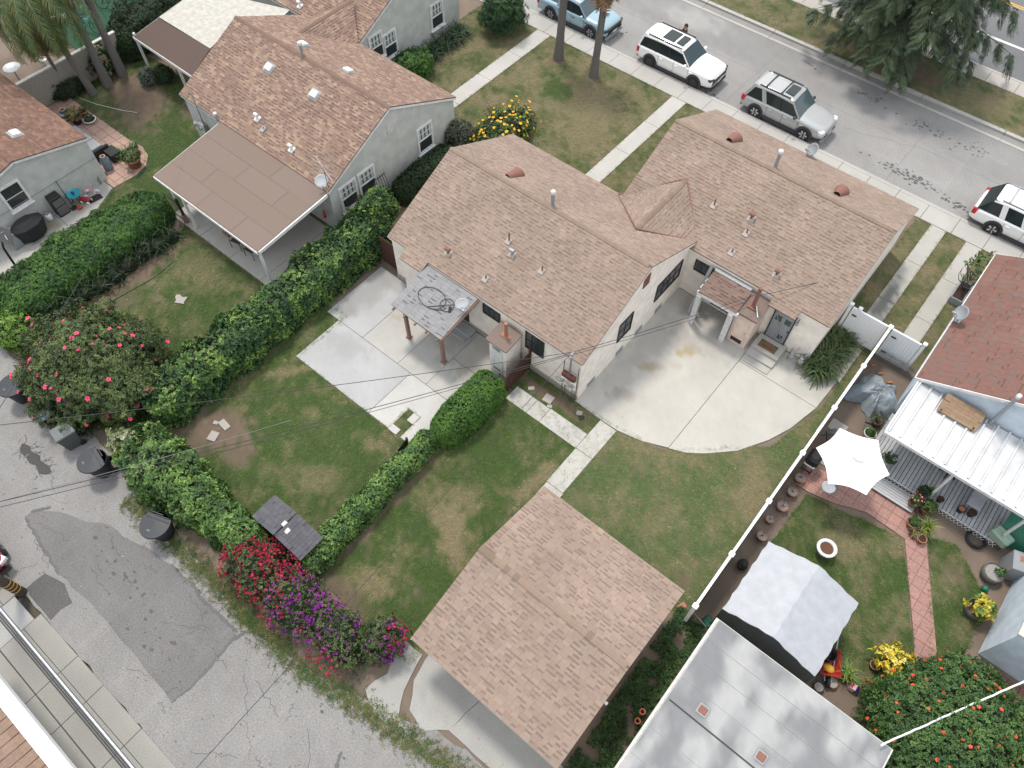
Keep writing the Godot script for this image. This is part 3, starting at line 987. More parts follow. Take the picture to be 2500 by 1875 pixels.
# a gabled house whose ridge runs along x
func gable_house(called: String, label: String, x0: float, x1: float, zr: float, zf: float, eave: float, ridge: float, wall: Material, palette: Array, look: Dictionary, trim: Material, extra: Array = []) -> Dictionary:
	var h := thing(called, v((x0 + x1) / 2, 0, (zr + zf) / 2), label, "house")
	var off := h.position
	var inner := Node3D.new()
	inner.name = "roof"
	h.add_child(inner)
	inner.position = -off
	var walls := Node3D.new()
	walls.name = "walls"
	h.add_child(walls)
	walls.position = -off
	var ins: float = look.get("inset", 0.1)
	gable_walls(walls, x0 + ins, x1 - ins, zr - ins, zf + ins, eave - 0.06, ridge - 0.1, wall)
	var zm := (zr + zf) / 2
	var vr := v(0, ridge - eave, zm - zr)
	var vf := v(0, ridge - eave, zm - zf)
	var len_s := vr.length()
	deck_poly(inner, [v(x0, eave, zr), v(x1, eave, zr), v(x1, ridge, zm), v(x0, ridge, zm)], M.shingle)
	deck_poly(inner, [v(x1, eave, zf), v(x0, eave, zf), v(x0, ridge, zm), v(x1, ridge, zm)], M.shingle)
	var tabs := []
	var wr := vr.normalized()
	var wf := vf.normalized()
	courses(tabs, v(x0, eave, zr), Vector3.RIGHT, wr, [p(0, 0), p(x1 - x0, 0), p(x1 - x0, len_s - 0.05), p(0, len_s - 0.05)], palette, look)
	courses(tabs, v(x1, eave, zf), Vector3.LEFT, wf, [p(0, 0), p(x1 - x0, 0), p(x1 - x0, len_s - 0.05), p(0, len_s - 0.05)], palette, look)
	for q in extra:   # lower pieces of the rear slope: [x from, x to, how far down]
		var d: float = q[2]
		deck_poly(inner, [v(q[0], eave, zr) - wr * d, v(q[1], eave, zr) - wr * d, v(q[1], eave, zr), v(q[0], eave, zr)], M.shingle)
		courses(tabs, v(q[0], eave, zr) - wr * d, Vector3.RIGHT, wr, [p(0, 0), p(q[1] - q[0], 0), p(q[1] - q[0], d), p(0, d)], palette, look)
	ridge_caps(inner, v(x0, ridge, zm), v(x1, ridge, zm), -wr, -wf, look.get("cap", palette[0]))
	# rake boards and eave boards
	var st := flat_tool()
	for x in [x0 + 0.02, x1 - 0.02]:
		bar(st, v(x, eave - 0.10, zr), v(x, ridge - 0.10, zm), 0.035, 0.13)
		bar(st, v(x, eave - 0.10, zf), v(x, ridge - 0.10, zm), 0.035, 0.13)
	bar(st, v(x0 + 0.04, eave - 0.10, zr - 0.02), v(x1 - 0.04, eave - 0.10, zr - 0.02), 0.03, 0.11)
	bar(st, v(x0 + 0.04, eave - 0.10, zf + 0.02), v(x1 - 0.04, eave - 0.10, zf + 0.02), 0.03, 0.11)
	part(inner, "fascia", st, trim)
	lifts.append(walls)
	return {"node": h, "roof": inner, "walls": walls, "tabs": tabs, "palette": palette, "look": look}

# a small gable that joins two slopes; ridge along z at x, low points at xl and xr
func link_gable(h: Dictionary, x: float, y: float, za: float, zb: float, low: Vector3, low2: Vector3, flash: Material):
	var roof: Node = h.roof
	var ra := v(x, y, za)
	var rb := v(x, y, zb)
	deck_poly(roof, [low, ra, rb], M.shingle, 0.02)
	deck_poly(roof, [low2, rb, ra], M.shingle, 0.02)
	var wl := v(x - low.x, y - low.y, 0)
	var wr := v(x - low2.x, y - low2.y, 0)
	courses(h.tabs, v(low.x, low.y, zb), Vector3(0, 0, 1), wl.normalized(), [p(low.z - zb, 0), p(za - zb, wl.length()), p(0, wl.length())], h.palette, h.look)
	courses(h.tabs, v(low2.x, low2.y, za), Vector3(0, 0, -1), wr.normalized(), [p(za - low2.z, 0), p(za - zb, wr.length()), p(0, wr.length())], h.palette, h.look)
	ridge_caps(roof, rb, ra, -wl.normalized(), -wr.normalized(), h.look.get("cap", h.palette[0]), 0.13, 0.18)
	if flash:
		for q in [[ra, low], [rb, low], [ra, low2], [rb, low2]]:
			var st := flat_tool()
			bar(st, q[0] + v(0, 0.035, 0), q[1] + v(0, 0.035, 0), 0.045, 0.03)
			part(roof, "valley_flashing", st, flash)

# facing: outward normal of the wall (x or z axis). c = centre of the opening on the wall
func window(parent: Node, c: Vector3, w: float, hgt: float, out: Vector3, cols: int, rows: int, frame: Material, opts := {}):
	var r := Vector3.UP.cross(out).normalized()
	var b := Basis(r, Vector3.UP, out)
	var st := flat_tool()
	var t: float = opts.get("frame", 0.05)
	bx(st, c + b * v(0, hgt / 2, 0.01), v(w + t, t, 0.06), b)
	bx(st, c + b * v(0, -hgt / 2, 0.01), v(w + t, t, 0.06), b)
	bx(st, c + b * v(-w / 2, 0, 0.01), v(t, hgt - t, 0.06), b)
	bx(st, c + b * v(w / 2, 0, 0.01), v(t, hgt - t, 0.06), b)
	var o := part(parent, "window", st, frame)
	for i in cols:
		for j in rows:
			var s := flat_tool()
			var pw := (w - t) / cols
			var ph := (hgt - t) / rows
			var cc := c + b * v(-w / 2 + t / 2 + pw * (i + 0.5), -hgt / 2 + t / 2 + ph * (j + 0.5), 0.006)
			bx(s, cc, v(pw - 0.03, ph - 0.03, 0.012), b)
			var pm: Material = M.glass
			if opts.has("top") and j >= rows - opts.get("toprows", 1):
				pm = opts.top
			elif opts.has("low"):
				pm = opts.low
			part(o, "pane", s, pm)
	var mun := flat_tool()
	for i in range(1, cols):
		bx(mun, c + b * v(-w / 2 + t / 2 + (w - t) / cols * i, 0, 0.012), v(0.028, hgt - t, 0.035), b)
	for j in range(1, rows):
		bx(mun, c + b * v(0, -hgt / 2 + t / 2 + (hgt - t) / rows * j, 0.014), v(w - t, 0.028, 0.033), b)
	if cols * rows > 1:
		part(o, "muntins", mun, frame)
	if opts.get("sill", false):
		var s2 := flat_tool()
		bx(s2, c + b * v(0, -hgt / 2 - t * 0.9, 0.05), v(w + 0.2, 0.05, 0.14), b)
		part(o, "sill", s2, frame)

# double hung pair with grids in the upper sash
func hung_window(parent: Node, c: Vector3, w: float, hgt: float, out: Vector3):
	var r := Vector3.UP.cross(out).normalized()
	var b := Basis(r, Vector3.UP, out)
	var st := flat_tool()
	for q in [[0, hgt / 2, w + 0.1, 0.1], [0, -hgt / 2, w + 0.1, 0.1], [0, 0, w, 0.06]]:
		bx(st, c + b * v(q[0], q[1], 0.02), v(q[2], q[3], 0.07), b)
	for s in [-1, 1]:
		bx(st, c + b * v(s * w / 2, 0, 0.02), v(0.1, hgt - 0.1, 0.068), b)
	bx(st, c + b * v(0, -hgt / 2 - 0.07, 0.05), v(w + 0.2, 0.05, 0.13), b)
	for s in [-1, 1]:
		bx(st, c + b * v(s * w / 6, hgt / 4, 0.018), v(0.018, hgt / 2 - 0.08, 0.03), b)
	bx(st, c + b * v(0, hgt / 4, 0.0185), v(w - 0.1, 0.018, 0.03), b)
	var o := part(parent, "window", st, M.white)
	for k in 2:
		var s := flat_tool()
		bx(s, c + b * v(0, (k - 0.5) * hgt / 2, 0.006), v(w - 0.1, hgt / 2 - 0.08, 0.012), b)
		part(o, "pane", s, M.glass if k == 0 else M.glass_green)
	var cur := flat_tool()
	for i in 4:
		bx(cur, c + b * v(-w / 2 + w * (i + 0.5) / 4, hgt / 4, 0.013), v(w / 4 - 0.1, hgt / 2 - 0.16, 0.006), b)
	part(o, "curtain", cur, M.blind)

# roof vents; m = slope pitch (rise per metre towards -z), at = point on the roof
func t_vent(roof: Node, at: Vector3, m: float, pipe: Material, plate: Material, k := 0.85):
	var b := Basis(Vector3.RIGHT, atan(m))
	var st := flat_tool()
	bx(st, at + v(0, 0.022, 0), v(0.34 * k, 0.012, 0.36 * k), b)
	var o := part(roof, "vent", st, plate)
	st = round_tool()
	cyl(st, at, at + v(0, 0.28 * k, 0), 0.055 * k, 0.055 * k, 10)
	cyl(st, at + v(-0.13 * k, 0.28 * k, 0.02), at + v(0.13 * k, 0.28 * k, 0.02), 0.10 * k, 0.10 * k, 12)
	part(o, "hood", st, pipe)

func stub_vent(roof: Node, at: Vector3, m: float, pipe: Material, plate: Material, hgt := 0.3):
	var b := Basis(Vector3.RIGHT, atan(m))
	var st := flat_tool()
	bx(st, at + v(0, 0.022, 0.04), v(0.24, 0.012, 0.28), b)
	var o := part(roof, "vent", st, plate)
	st = round_tool()
	cyl(st, at, at + v(0, hgt, 0), 0.035, 0.032, 10)
	part(o, "pipe", st, pipe)

func box_vent(roof: Node, at: Vector3, m: float, mat: Material, k := 1.0):
	var b := Basis(Vector3.RIGHT, atan(m))
	var st := flat_tool()
	bx(st, at + v(0, 0.022, 0), v(0.56, 0.012, 0.5) * k, b)
	var o := part(roof, "vent", st, M.zinc)
	st = flat_tool()
	cbx(st, at + b * v(0, 0.08, 0), v(0.42 * k, 0.1, 0.34 * k), 0.03, b)
	part(o, "cover", st, mat)

# half-barrel dormer vent of rusty sheet, open towards out
func eyebrow_vent(roof: Node, at: Vector3, m: float, turn: float):
	var st := round_tool()
	var b := Basis(Vector3.UP, turn)
	var rows := 7
	for i in rows:
		for j in 8:
			var q := []
			for w in [[i, j], [i + 1, j], [i + 1, j + 1], [i, j + 1]]:
				var t: float = float(w[0]) / rows
				var a: float = PI * w[1] / 8.0
				var r := 0.31 * (1.0 - t * 0.5)
				q.append(at + b * v(cos(a) * r, sin(a) * r * 1.1 + t * 0.8 * m, -t * 0.8))
			quad(st, q[0], q[1], q[2], q[3])
	var o := part(roof, "eyebrow_vent", st, M.rust)
	var s2 := flat_tool()
	for k in 3:
		bx(s2, at + b * v(0, 0.04 + 0.06 * k, 0.0), v(0.42 - 0.09 * k, 0.012, 0.03), b)
	part(o, "louvre", s2, M.wood_dark)

func flue(parent: Node, at: Vector3, hgt: float, r: float, m: Material, cap := true):
	var st := round_tool()
	cyl(st, at - v(0, 0.05, 0), at + v(0, hgt, 0), r, r, 14)
	cyl(st, at, at + v(0, 0.1, 0), r * 1.5, r * 1.1, 14)
	var o := part(parent, "flue", st, m)
	if cap:
		st = round_tool()
		lathe(st, at + v(0, hgt, 0), [[r * 1.0, -0.02], [r * 1.45, 0.0], [r * 1.45, 0.14], [0.0, 0.2]], 14)
		part(o, "cap", st, M.white)

func dish(label: String, at: Vector3, face: Vector3, r: float, mast: float, m: Material, arm := true):
	var t := thing("satellite_dish", at, label, "satellite dish")
	var st := flat_tool()
	bx(st, v(0, 0.015, 0), v(0.2, 0.03, 0.2))
	part(t, "foot", st, M.zinc)
	st = round_tool()
	tube(st, [v(0, 0, 0), v(0, mast * 0.7, 0), v(0, mast, 0)], 0.024, 0.024, 8)
	part(t, "mast", st, M.zinc)
	var f := face.normalized()
	var rgt := Vector3.UP.cross(f).normalized()
	var b := Basis(rgt, f, rgt.cross(f))
	var c := v(0, mast, 0) + f * 0.06
	st = round_tool()
	lathe(st, c, [[0.0, 0.0], [r * 0.4, 0.012], [r * 0.75, 0.045], [r, 0.09], [r * 1.0, 0.075], [r * 0.7, 0.025], [0.0, -0.018]], 22, b)
	part(t, "reflector", st, m)
	if arm:
		st = flat_tool()
		var e := c + f * r * 1.35 - Vector3.UP * r * 0.55
		bar(st, c - Vector3.UP * r * 0.85, e, 0.03, 0.03)
		cbx(st, e, v(0.16, 0.09, 0.09), 0.02)
		part(t, "feed_arm", st, M.zinc)
	return t


func make_houses():
	var tan := [L(0.385, 0.288, 0.228), L(0.41, 0.31, 0.248), L(0.365, 0.27, 0.215), L(0.40, 0.295, 0.236), L(0.375, 0.284, 0.23), L(0.27, 0.198, 0.16)]
	var look := {"cap": L(0.36, 0.265, 0.20)}
	# ----- middle house (rear unit)
	var h := gable_house("stucco_house", "cream stucco house with tan shingle roof and grey lean-to patio cover behind", -18.22, -8.02, -13.98, -22.22, 2.68, 4.6, M.stucco, tan, look, M.stucco, [[-17.14, -15.92, 0.5]])
	var rf: Node = h.roof
	var wl: Node = h.walls
	finish_roof(rf, h.tabs, tan)
	eyebrow_vent(wl, v(-15.39, 4.02, -19.34) + v(0, 0, 0.1), 0.466, PI)
	flue(wl, v(-12.93, 4.51, -18.29), 0.62, 0.075, M.zinc)
	t_vent(wl, v(-15.41, 3.01, -14.69), 0.466, M.rust, M.plate)
	t_vent(wl, v(-13.04, 3.58, -15.91), 0.466, M.zinc, M.plate)
	stub_vent(wl, v(-13.5, 3.75, -16.27), 0.466, M.rust, M.plate, 0.45)
	stub_vent(wl, v(-13.37, 3, -14.67), 0.466, M.rust, M.plate, 0.2)
	stub_vent(wl, v(-11.59, 3.62, -15.99), 0.466, M.rust, M.plate, 0.28)
	window(wl, v(-12.58, 2.0, -14.07), 0.86, 0.54, Vector3.BACK, 3, 1, M.black_frame)
	window(wl, v(-10.35, 1.87, -14.07), 0.88, 1.1, Vector3.BACK, 3, 2, M.black_frame, {"low": M.glass})
	window(wl, v(-8.11, 1.8, -20.2), 1.85, 1.0, Vector3.RIGHT, 4, 2, M.black_frame)
	window(wl, v(-8.11, 1.82, -17.05), 0.9, 1.1, Vector3.RIGHT, 2, 2, M.black_frame)
	var st := flat_tool()
	bx(st, v(-8.105, 3.75, -18.08), v(0.03, 0.62, 0.42))
	for k in 6:
		bx(st, v(-8.085, 3.5 + 0.1 * k, -18.08), v(0.03, 0.02, 0.4))
	part(wl, "gable_vent", st, M.rust)
	for z in [-18.4, -17.0, -19.9, -15.0]:
		st = flat_tool()
		bx(st, v(-8.105, 0.22, z), v(0.02, 0.26, 0.5))
		part(wl, "crawl_vent", st, M.grey_metal)
	# rear bump under the lowered roof
	st = flat_tool()
	bx(st, v(-16.55, 1.16, -13.85), v(1.0, 2.32, 0.5))
	part(wl, "wall", st, M.stucco)
	st = flat_tool()
	for a in [[-18.1, -15.95], [-15.3, -12.2], [-10.5, -8.1]]:
		bx(st, v((a[0] + a[1]) / 2, 0.14, -14.05), v(a[1] - a[0], 0.28, 0.05))
	part(wl, "footing", st, M.stucco_dirty)
	# lean-to patio cover in grey three-tab shingle
	var cov := Node3D.new()
	cov.name = "patio_cover"
	h.node.add_child(cov)
	cov.position = -h.node.position
	var grey := [L(0.34, 0.335, 0.345), L(0.36, 0.355, 0.365), L(0.32, 0.315, 0.325), L(0.18, 0.178, 0.185)]
	deck_poly(cov, [v(-15.93, 2.12, -11.75), v(-13.2, 2.12, -11.7), v(-13.16, 2.55, -13.95), v(-15.9, 2.55, -13.95)], M.shingle)
	var gt := []
	var gw := v(0, 0.43, -2.22)
	courses(gt, v(-15.93, 2.12, -11.73), Vector3.RIGHT, gw.normalized(), [p(0, 0), p(2.74, 0), p(2.74, 2.25), p(0, 2.25)], grey, {"course": 0.15, "min": 0.28, "max": 0.31, "dash": 0.25})
	finish_roof(cov, gt, grey, 240)
	for x in [-15.43, -13.45]:
		st = flat_tool()
		bx(st, v(x, 1.04, -11.97), v(0.13, 2.04, 0.13))
		bx(st, v(x, 0.05, -11.97), v(0.22, 0.06, 0.22))
		part(cov, "post", st, M.wood_red)
	st = flat_tool()
	bx(st, v(-14.55, 2.0, -11.97), v(2.7, 0.12, 0.12))
	part(cov, "beam", st, M.wood_red)
	st = flat_tool()
	bar(st, v(-13.17, 2.03, -11.7), v(-13.13, 2.46, -13.95), 0.03, 0.12)
	part(cov, "fascia", st, M.wood_red)
	for k in 5:
		st = flat_tool()
		bar(st, v(-15.75 + k * 0.6, 2.02, -11.62), v(-15.75 + k * 0.6, 2.44, -13.9), 0.05, 0.1)
		part(cov, "rafter", st, M.wood_red)
	# back steps and door in the shade of the cover
	st = flat_tool()
	cbx(st, v(-13.9, 0.1, -13.75), v(1.0, 0.2, 0.5), 0.02)
	cbx(st, v(-13.95, 0.05, -13.4), v(0.9, 0.1, 0.3), 0.02)
	part(h.node, "step", st, M.zinc).position = -h.node.position
	st = flat_tool()
	bx(st, v(-14.3, 1.2, -14.06), v(0.85, 2.0, 0.05))
	part(wl, "door", st, M.black_frame)
	# ----- heater closet on the rear wall
	var c := thing("heater_closet", v(-11.4, 0, -13.5), "cream closet with brown flat roof, white louvred door and rust flue", "closet")
	st = flat_tool()
	bx(st, v(0, 1.0, 0), v(0.86, 2.0, 0.92))
	part(c, "wall", st, M.stucco)
	st = flat_tool()
	bx(st, v(-0.03, 1.02, 0.475), v(0.56, 1.9, 0.04))
	var d := part(c, "door", st, M.white)
	for k in 12:
		st = flat_tool()
		bx(st, v(-0.03, 0.2 + 0.035 * k + (1.2 if k > 5 else 0.0), 0.5), v(0.4, 0.012, 0.014))
		part(d, "louvre", st, M.zinc)
	st = flat_tool()
	fan(st, [v(-0.52, 2.06, 0.58), v(0.52, 2.06, 0.58), v(0.54, 2.2, -0.42), v(-0.52, 2.2, -0.42)])
	bar(st, v(-0.52, 2.03, 0.57), v(0.52, 2.03, 0.57), 0.03, 0.06)
	bar(st, v(0.52, 2.03, 0.56), v(0.53, 2.17, -0.42), 0.03, 0.06)
	bar(st, v(-0.52, 2.03, 0.56), v(-0.52, 2.17, -0.42), 0.03, 0.06)
	part(c, "roof", st, M.deck_brown)
	st = flat_tool()
	bx(st, v(0.05, 2.16, 0.02), v(0.42, 0.012, 0.2))
	part(c, "flashing", st, M.terra)
	flue(c, v(0.05, 2.15, 0.0), 0.8, 0.07, M.terra, false)
	# ----- front house (second unit)
	h = gable_house("stucco_house", "cream stucco house with tan shingle roof and white columned back porch", -11.92, -1.72, -21.55, -29.8, 2.65, 4.6, M.stucco, tan, look, M.stucco, [[-4.15, -2.95, 0.42]])
	rf = h.roof
	wl = h.walls
	link_gable(h, -9.97, 3.73, -20.05, -23.8, v(-12.15, 2.75, -22.05), v(-8.0, 2.75, -21.95), M.rust)
	finish_roof(rf, h.tabs, tan)
	st = flat_tool()
	bx(st, v(-9.95, 1.3, -21.9), v(3.7, 2.6, 0.6))
	part(wl, "wall", st, M.stucco)
	eyebrow_vent(wl, v(-9.56, 3.93, -27.1), 0.472, PI)
	eyebrow_vent(wl, v(-4.52, 3.91, -27.15), 0.472, PI)
	flue(wl, v(-7.2, 4.46, -25.97), 0.75, 0.075, M.zinc)
	stub_vent(wl, v(-8.33, 3.53, -23.42), 0.472, M.rust, M.plate, 0.35)
	t_vent(wl, v(-6.73, 3.64, -23.65), 0.472, M.rust, M.plate)
	stub_vent(wl, v(-6.53, 3.37, -23.08), 0.472, M.rust, M.plate, 0.25)
	stub_vent(wl, v(-6.57, 2.95, -22.19), 0.472, M.rust, M.plate, 0.2)
	t_vent(wl, v(-4.57, 2.99, -22.27), 0.472, M.rust, M.plate)
	window(wl, v(-7.27, 1.87, -21.64), 0.88, 0.58, Vector3.BACK, 3, 1, M.black_frame)
	# porch
	var po := Node3D.new()
	po.name = "porch"
	h.node.add_child(po)
	po.position = -h.node.position
	deck_poly(po, [v(-6.75, 2.12, -20.25), v(-4.98, 2.12, -20.35), v(-4.98, 2.42, -21.35), v(-6.7, 2.42, -21.35)], M.shingle)
	var pt := []
	courses(pt, v(-6.75, 2.12, -20.27), Vector3.RIGHT, v(0, 0.3, -1.08).normalized(), [p(0, 0), p(1.78, 0), p(1.78, 1.1), p(0, 1.1)], [L(0.27, 0.18, 0.145), L(0.24, 0.16, 0.13), L(0.29, 0.20, 0.16), L(0.15, 0.1, 0.085)], {})
	finish_roof(po, pt, [L(0.27, 0.18, 0.145), L(0.24, 0.16, 0.13), L(0.29, 0.20, 0.16), L(0.15, 0.1, 0.085)])
	st = flat_tool()
	bx(st, v(-5.85, 2.0, -20.32), v(1.9, 0.16, 0.12))
	part(po, "beam", st, M.white)
	for x in [-6.66, -5.16]:
		st = flat_tool()
		bx(st, v(x, 0.96, -20.32), v(0.2, 1.9, 0.2))
		for s in [-0.07, 0.0, 0.07]:
			bx(st, v(x + s, 0.98, -20.21), v(0.03, 1.86, 0.03))
		part(po, "column", st, M.white)
	for q in [[-6.85, -20.75], [-6.85, -21.15]]:
		st = flat_tool()
		bx(st, v(q[0], 0.98, q[1]), v(0.06, 1.9, 0.24))
		part(po, "panel", st, M.trim)
	st = flat_tool()
	bar(st, v(-6.95, 2.35, -21.5), v(-7.0, 0.1, -20.6), 0.14, 0.08)
	part(po, "downspout", st, M.zinc)
	st = flat_tool()
	bx(st, v(-5.9, 2.44, -21.46), v(1.7, 0.02, 0.2))
	part(po, "flashing", st, M.zinc)
	st = flat_tool()
	bx(st, v(-5.9, 1.1, -21.66), v(1.3, 1.9, 0.04))
	part(po, "door", st, M.wood_dark)
	st = flat_tool()
	bx(st, v(-5.9, 0.62, -21.55), v(1.35, 0.08, 0.12))
	bx(st, v(-5.9, 1.4, -21.62), v(0.1, 1.2, 0.06))
	part(po, "door_frame", st, M.trim)
	# porch heater closet
	c = thing("heater_closet", v(-4.62, 0, -20.95), "pinkish closet with small hatch, brown roof and tall rust flue by porch", "closet")
	st = flat_tool()
	bx(st, v(0, 1.0, -0.15), v(0.86, 2.0, 1.1))
	part(c, "wall", st, M.stucco_pink)
	st = flat_tool()
	bx(st, v(-0.02, 1.05, 0.42), v(0.6, 1.6, 0.03))
	d = part(c, "door", st, M.stucco_pink)
	st = flat_tool()
	bx(st, v(-0.02, 0.34, 0.44), v(0.5, 0.22, 0.02))
	part(d, "hatch", st, M.black_frame)
	st = round_tool()
	ball(st, v(0.22, 0.95, 0.45), v(0.025, 0.025, 0.025), 8)
	part(d, "handle", st, M.wood_dark)
	st = flat_tool()
	fan(st, [v(-0.5, 2.1, 0.56), v(0.52, 2.1, 0.56), v(0.52, 2.3, -0.6), v(-0.36, 2.32, -0.6)])
	bar(st, v(-0.5, 2.06, 0.55), v(0.52, 2.06, 0.55), 0.03, 0.07)
	bar(st, v(0.51, 2.06, 0.55), v(0.51, 2.27, -0.6), 0.03, 0.07)
	part(c, "roof", st, M.deck_brown)
	st = flat_tool()
	bx(st, v(0.0, 2.22, 0.03), v(0.42, 0.012, 0.3))
	part(c, "flashing", st, M.rust)
	flue(c, v(0.0, 2.2, 0.0), 1.15, 0.08, M.rust, false)
	st = flat_tool()
	bar(st, v(0.12, 2.3, 0.0), v(0.42, 2.2, 0.38), 0.04, 0.03)
	part(c, "stay", st, M.white)
	# back door, steps, mat
	st = flat_tool()
	bx(st, v(-3.42, 1.2, -21.61), v(0.86, 1.86, 0.05))
	d = part(wl, "door", st, M.grey_metal)
	st = flat_tool()
	for q in [[-3.86, 1.2, 0.05, 1.9], [-2.98, 1.2, 0.05, 1.9], [-3.42, 0.28, 0.9, 0.06]]:
		bx(st, v(q[0], q[1], -21.585), v(q[2], q[3], 0.07))
	part(d, "frame", st, M.black_frame)
	for q in [[-3.62, 1.62, 0.26, 0.3], [-3.2, 1.62, 0.26, 0.3], [-3.25, 0.62, 0.2, 0.24]]:
		st = flat_tool()
		bx(st, v(q[0], q[1], -21.58), v(q[2], q[3], 0.02))
		part(d, "pane", st, M.glass)
	st = flat_tool()
	bar(st, v(-3.8, 1.95, -21.565), v(-3.1, 0.35, -21.565), 0.02, 0.03)
	bx(st, v(-3.42, 1.2, -21.575), v(0.03, 1.8, 0.03))
	part(d, "screen_bars", st, M.zinc)
	st = round_tool()
	ball(st, v(-3.05, 1.15, -21.55), v(0.035, 0.035, 0.035), 8)
	part(d, "handle", st, M.black)
	var sp := thing("concrete_steps", v(-3.4, 0, -21.0), "pale concrete back steps up to the grey screened door", "steps")
	for q in [[0.0, 0.16, -0.15, 1.24, 0.3, 0.85], [0.0, 0.09, 0.46, 1.24, 0.16, 0.38], [0.0, 0.05, 0.82, 1.24, 0.06, 0.34]]:
		st = flat_tool()
		cbx(st, v(q[0], q[1], q[2]), v(q[3], q[4], q[5]), 0.015)
		st.set_color(Color.WHITE)
		part(sp, "step", st, M.step)
	var mg := thing("door_mat", v(-3.42, 0.31, -21.1), "brown coir doormat reading WELCOME with green corners on top step", "doormat")
	st = flat_tool()
	cbx(st, v(0, 0.009, 0), v(0.78, 0.018, 0.42), 0.006)
	part(mg, "mat", st, M.terra_mat)
	var tm := TextMesh.new()
	tm.text = "WELCOME"
	tm.font_size = 14
	tm.pixel_size = 0.0078
	tm.depth = 0.004
	tm.material = M.black
	put(mg, "lettering", tm, Transform3D(Basis(Vector3.RIGHT, -PI / 2), v(0, 0.02, 0.07)))
	st = flat_tool()
	for s in [-1, 1]:
		bx(st, v(s * 0.3, 0.02, -0.13), v(0.13, 0.004, 0.1))
	part(mg, "leaf_print", st, M.green_tarp)
	# ----- garage
	h = gable_house("garage", "open sided garage with tan shingle gable roof beside the white fence", -6.15, -0.42, -2.67, -9.33, 2.35, 3.35, M.stucco, tan, {"inset": 0.55, "cap": L(0.37, 0.272, 0.205)}, M.stucco)
	h.node.set_meta("category", "garage")
	finish_roof(h.roof, h.tabs, tan)
	for q in [[-0.75, -8.9], [-0.75, -6.0], [-0.75, -3.1]]:
		st = flat_tool()
		bx(st, v(q[0], 1.15, q[1]), v(0.1, 2.3, 0.1))
		part(h.roof, "post", st, M.trim)
	# ----- left house (rear unit) with mottled shingles
	var mot := [L(0.335, 0.22, 0.17), L(0.40, 0.28, 0.205), L(0.305, 0.20, 0.158), L(0.36, 0.24, 0.18), L(0.325, 0.215, 0.168), L(0.44, 0.315, 0.225), L(0.20, 0.13, 0.105)]
	var lookm := {"cap": L(0.29, 0.19, 0.145), "dash": 0.55}
	h = gable_house("grey_house", "pale grey stucco house with mottled rose shingles and white roof vents", -32.5, -22.08, -14.17, -22.58, 2.6, 4.55, M.stucco_gray, mot, lookm, M.white)
	rf = h.roof
	wl = h.walls
	link_gable(h, -30.3, 3.71, -20.1, -23.9, v(-32.1, 2.69, -22.45), v(-28.55, 2.69, -22.4), null)
	finish_roof(rf, h.tabs, mot)
	box_vent(wl, v(-28.9, 4.01, -17.21), 0.464, M.white)
	box_vent(wl, v(-25.83, 4.02, -17.24), 0.464, M.white)
	for q in [v(-25.79, 4.11, -19.32), v(-28.89, 4.1, -19.35)]:
		box_vent(wl, q, -0.464, M.white)
	flue(wl, v(-27.82, 4.51, -18.46), 0.5, 0.07, M.zinc)
	t_vent(wl, v(-27.67, 3.04, -15.12), 0.464, M.white, M.white)
	t_vent(wl, v(-25.03, 2.9, -14.81), 0.464, M.white, M.white)
	stub_vent(wl, v(-27.03, 2.94, -14.9), 0.464, M.grey_metal, M.zinc, 0.15)
	hung_window(wl, v(-22.17, 1.55, -15.3) , 0.95, 1.35, Vector3.RIGHT)
	hung_window(wl, v(-22.17, 1.55, -16.45), 0.95, 1.35, Vector3.RIGHT)
	hung_window(wl, v(-22.17, 1.55, -20.35), 0.95, 1.4, Vector3.RIGHT)
	st = flat_tool()
	bx(st, v(-22.175, 3.4, -18.3), v(0.02, 0.55, 0.4))
	for k in 6:
		bx(st, v(-22.16, 3.17 + 0.09 * k, -18.3), v(0.03, 0.03, 0.42))
	part(wl, "gable_vent", st, M.trim)
	# patio cover of rolled roofing
	cov = Node3D.new()
	cov.name = "patio_cover"
	h.node.add_child(cov)
	cov.position = -h.node.position
	var ca := [v(-29.15, 2.28, -10.05), v(-22.05, 2.28, -10.05), v(-22.1, 2.56, -14.2), v(-29.4, 2.56, -14.2)]
	deck_poly(cov, [ca[0], ca[1], ca[2], ca[3]], M.deck_brown, 0.09)
	var cuts := [[0.0, 0.42, 0.75, 1.0], [0.0, 0.3, 1.0], [0.0, 0.45, 0.8, 1.0], [0.0, 0.62, 1.0]]
	for i in 4:
		for k in range(cuts[i].size() - 1):
			st = flat_tool()
			st.set_color(L(0.275, 0.205, 0.17) * rr(0.975, 1.025))
			var q := []
			for w in [[cuts[i][k] + 0.0016, i + 0.01], [cuts[i][k + 1] - 0.0016, i + 0.01], [cuts[i][k + 1] - 0.0016, i + 0.99], [cuts[i][k] + 0.0016, i + 0.99]]:
				var f0: Vector3 = ca[0].lerp(ca[1], clampf(w[0], 0.006, 0.994))
				var f1: Vector3 = ca[3].lerp(ca[2], clampf(w[0], 0.006, 0.994))
				q.append(f0.lerp(f1, clampf(w[1] / 4.0, 0.012, 0.995)) + v(0, 0.008 + 0.002 * ((i + k) % 2), 0))
			fan(st, q)
			part(cov, "roofing_sheet", st, M.rolled)
	st = flat_tool()
	bar(st, v(-29.15, 2.2, -10.04), v(-22.05, 2.2, -10.04), 0.05, 0.14)
	bar(st, v(-22.04, 2.2, -10.1), v(-22.06, 2.48, -14.1), 0.06, 0.16)
	bar(st, v(-29.16, 2.2, -10.1), v(-29.4, 2.48, -14.1), 0.04, 0.14)
	part(cov, "beam", st, M.white)
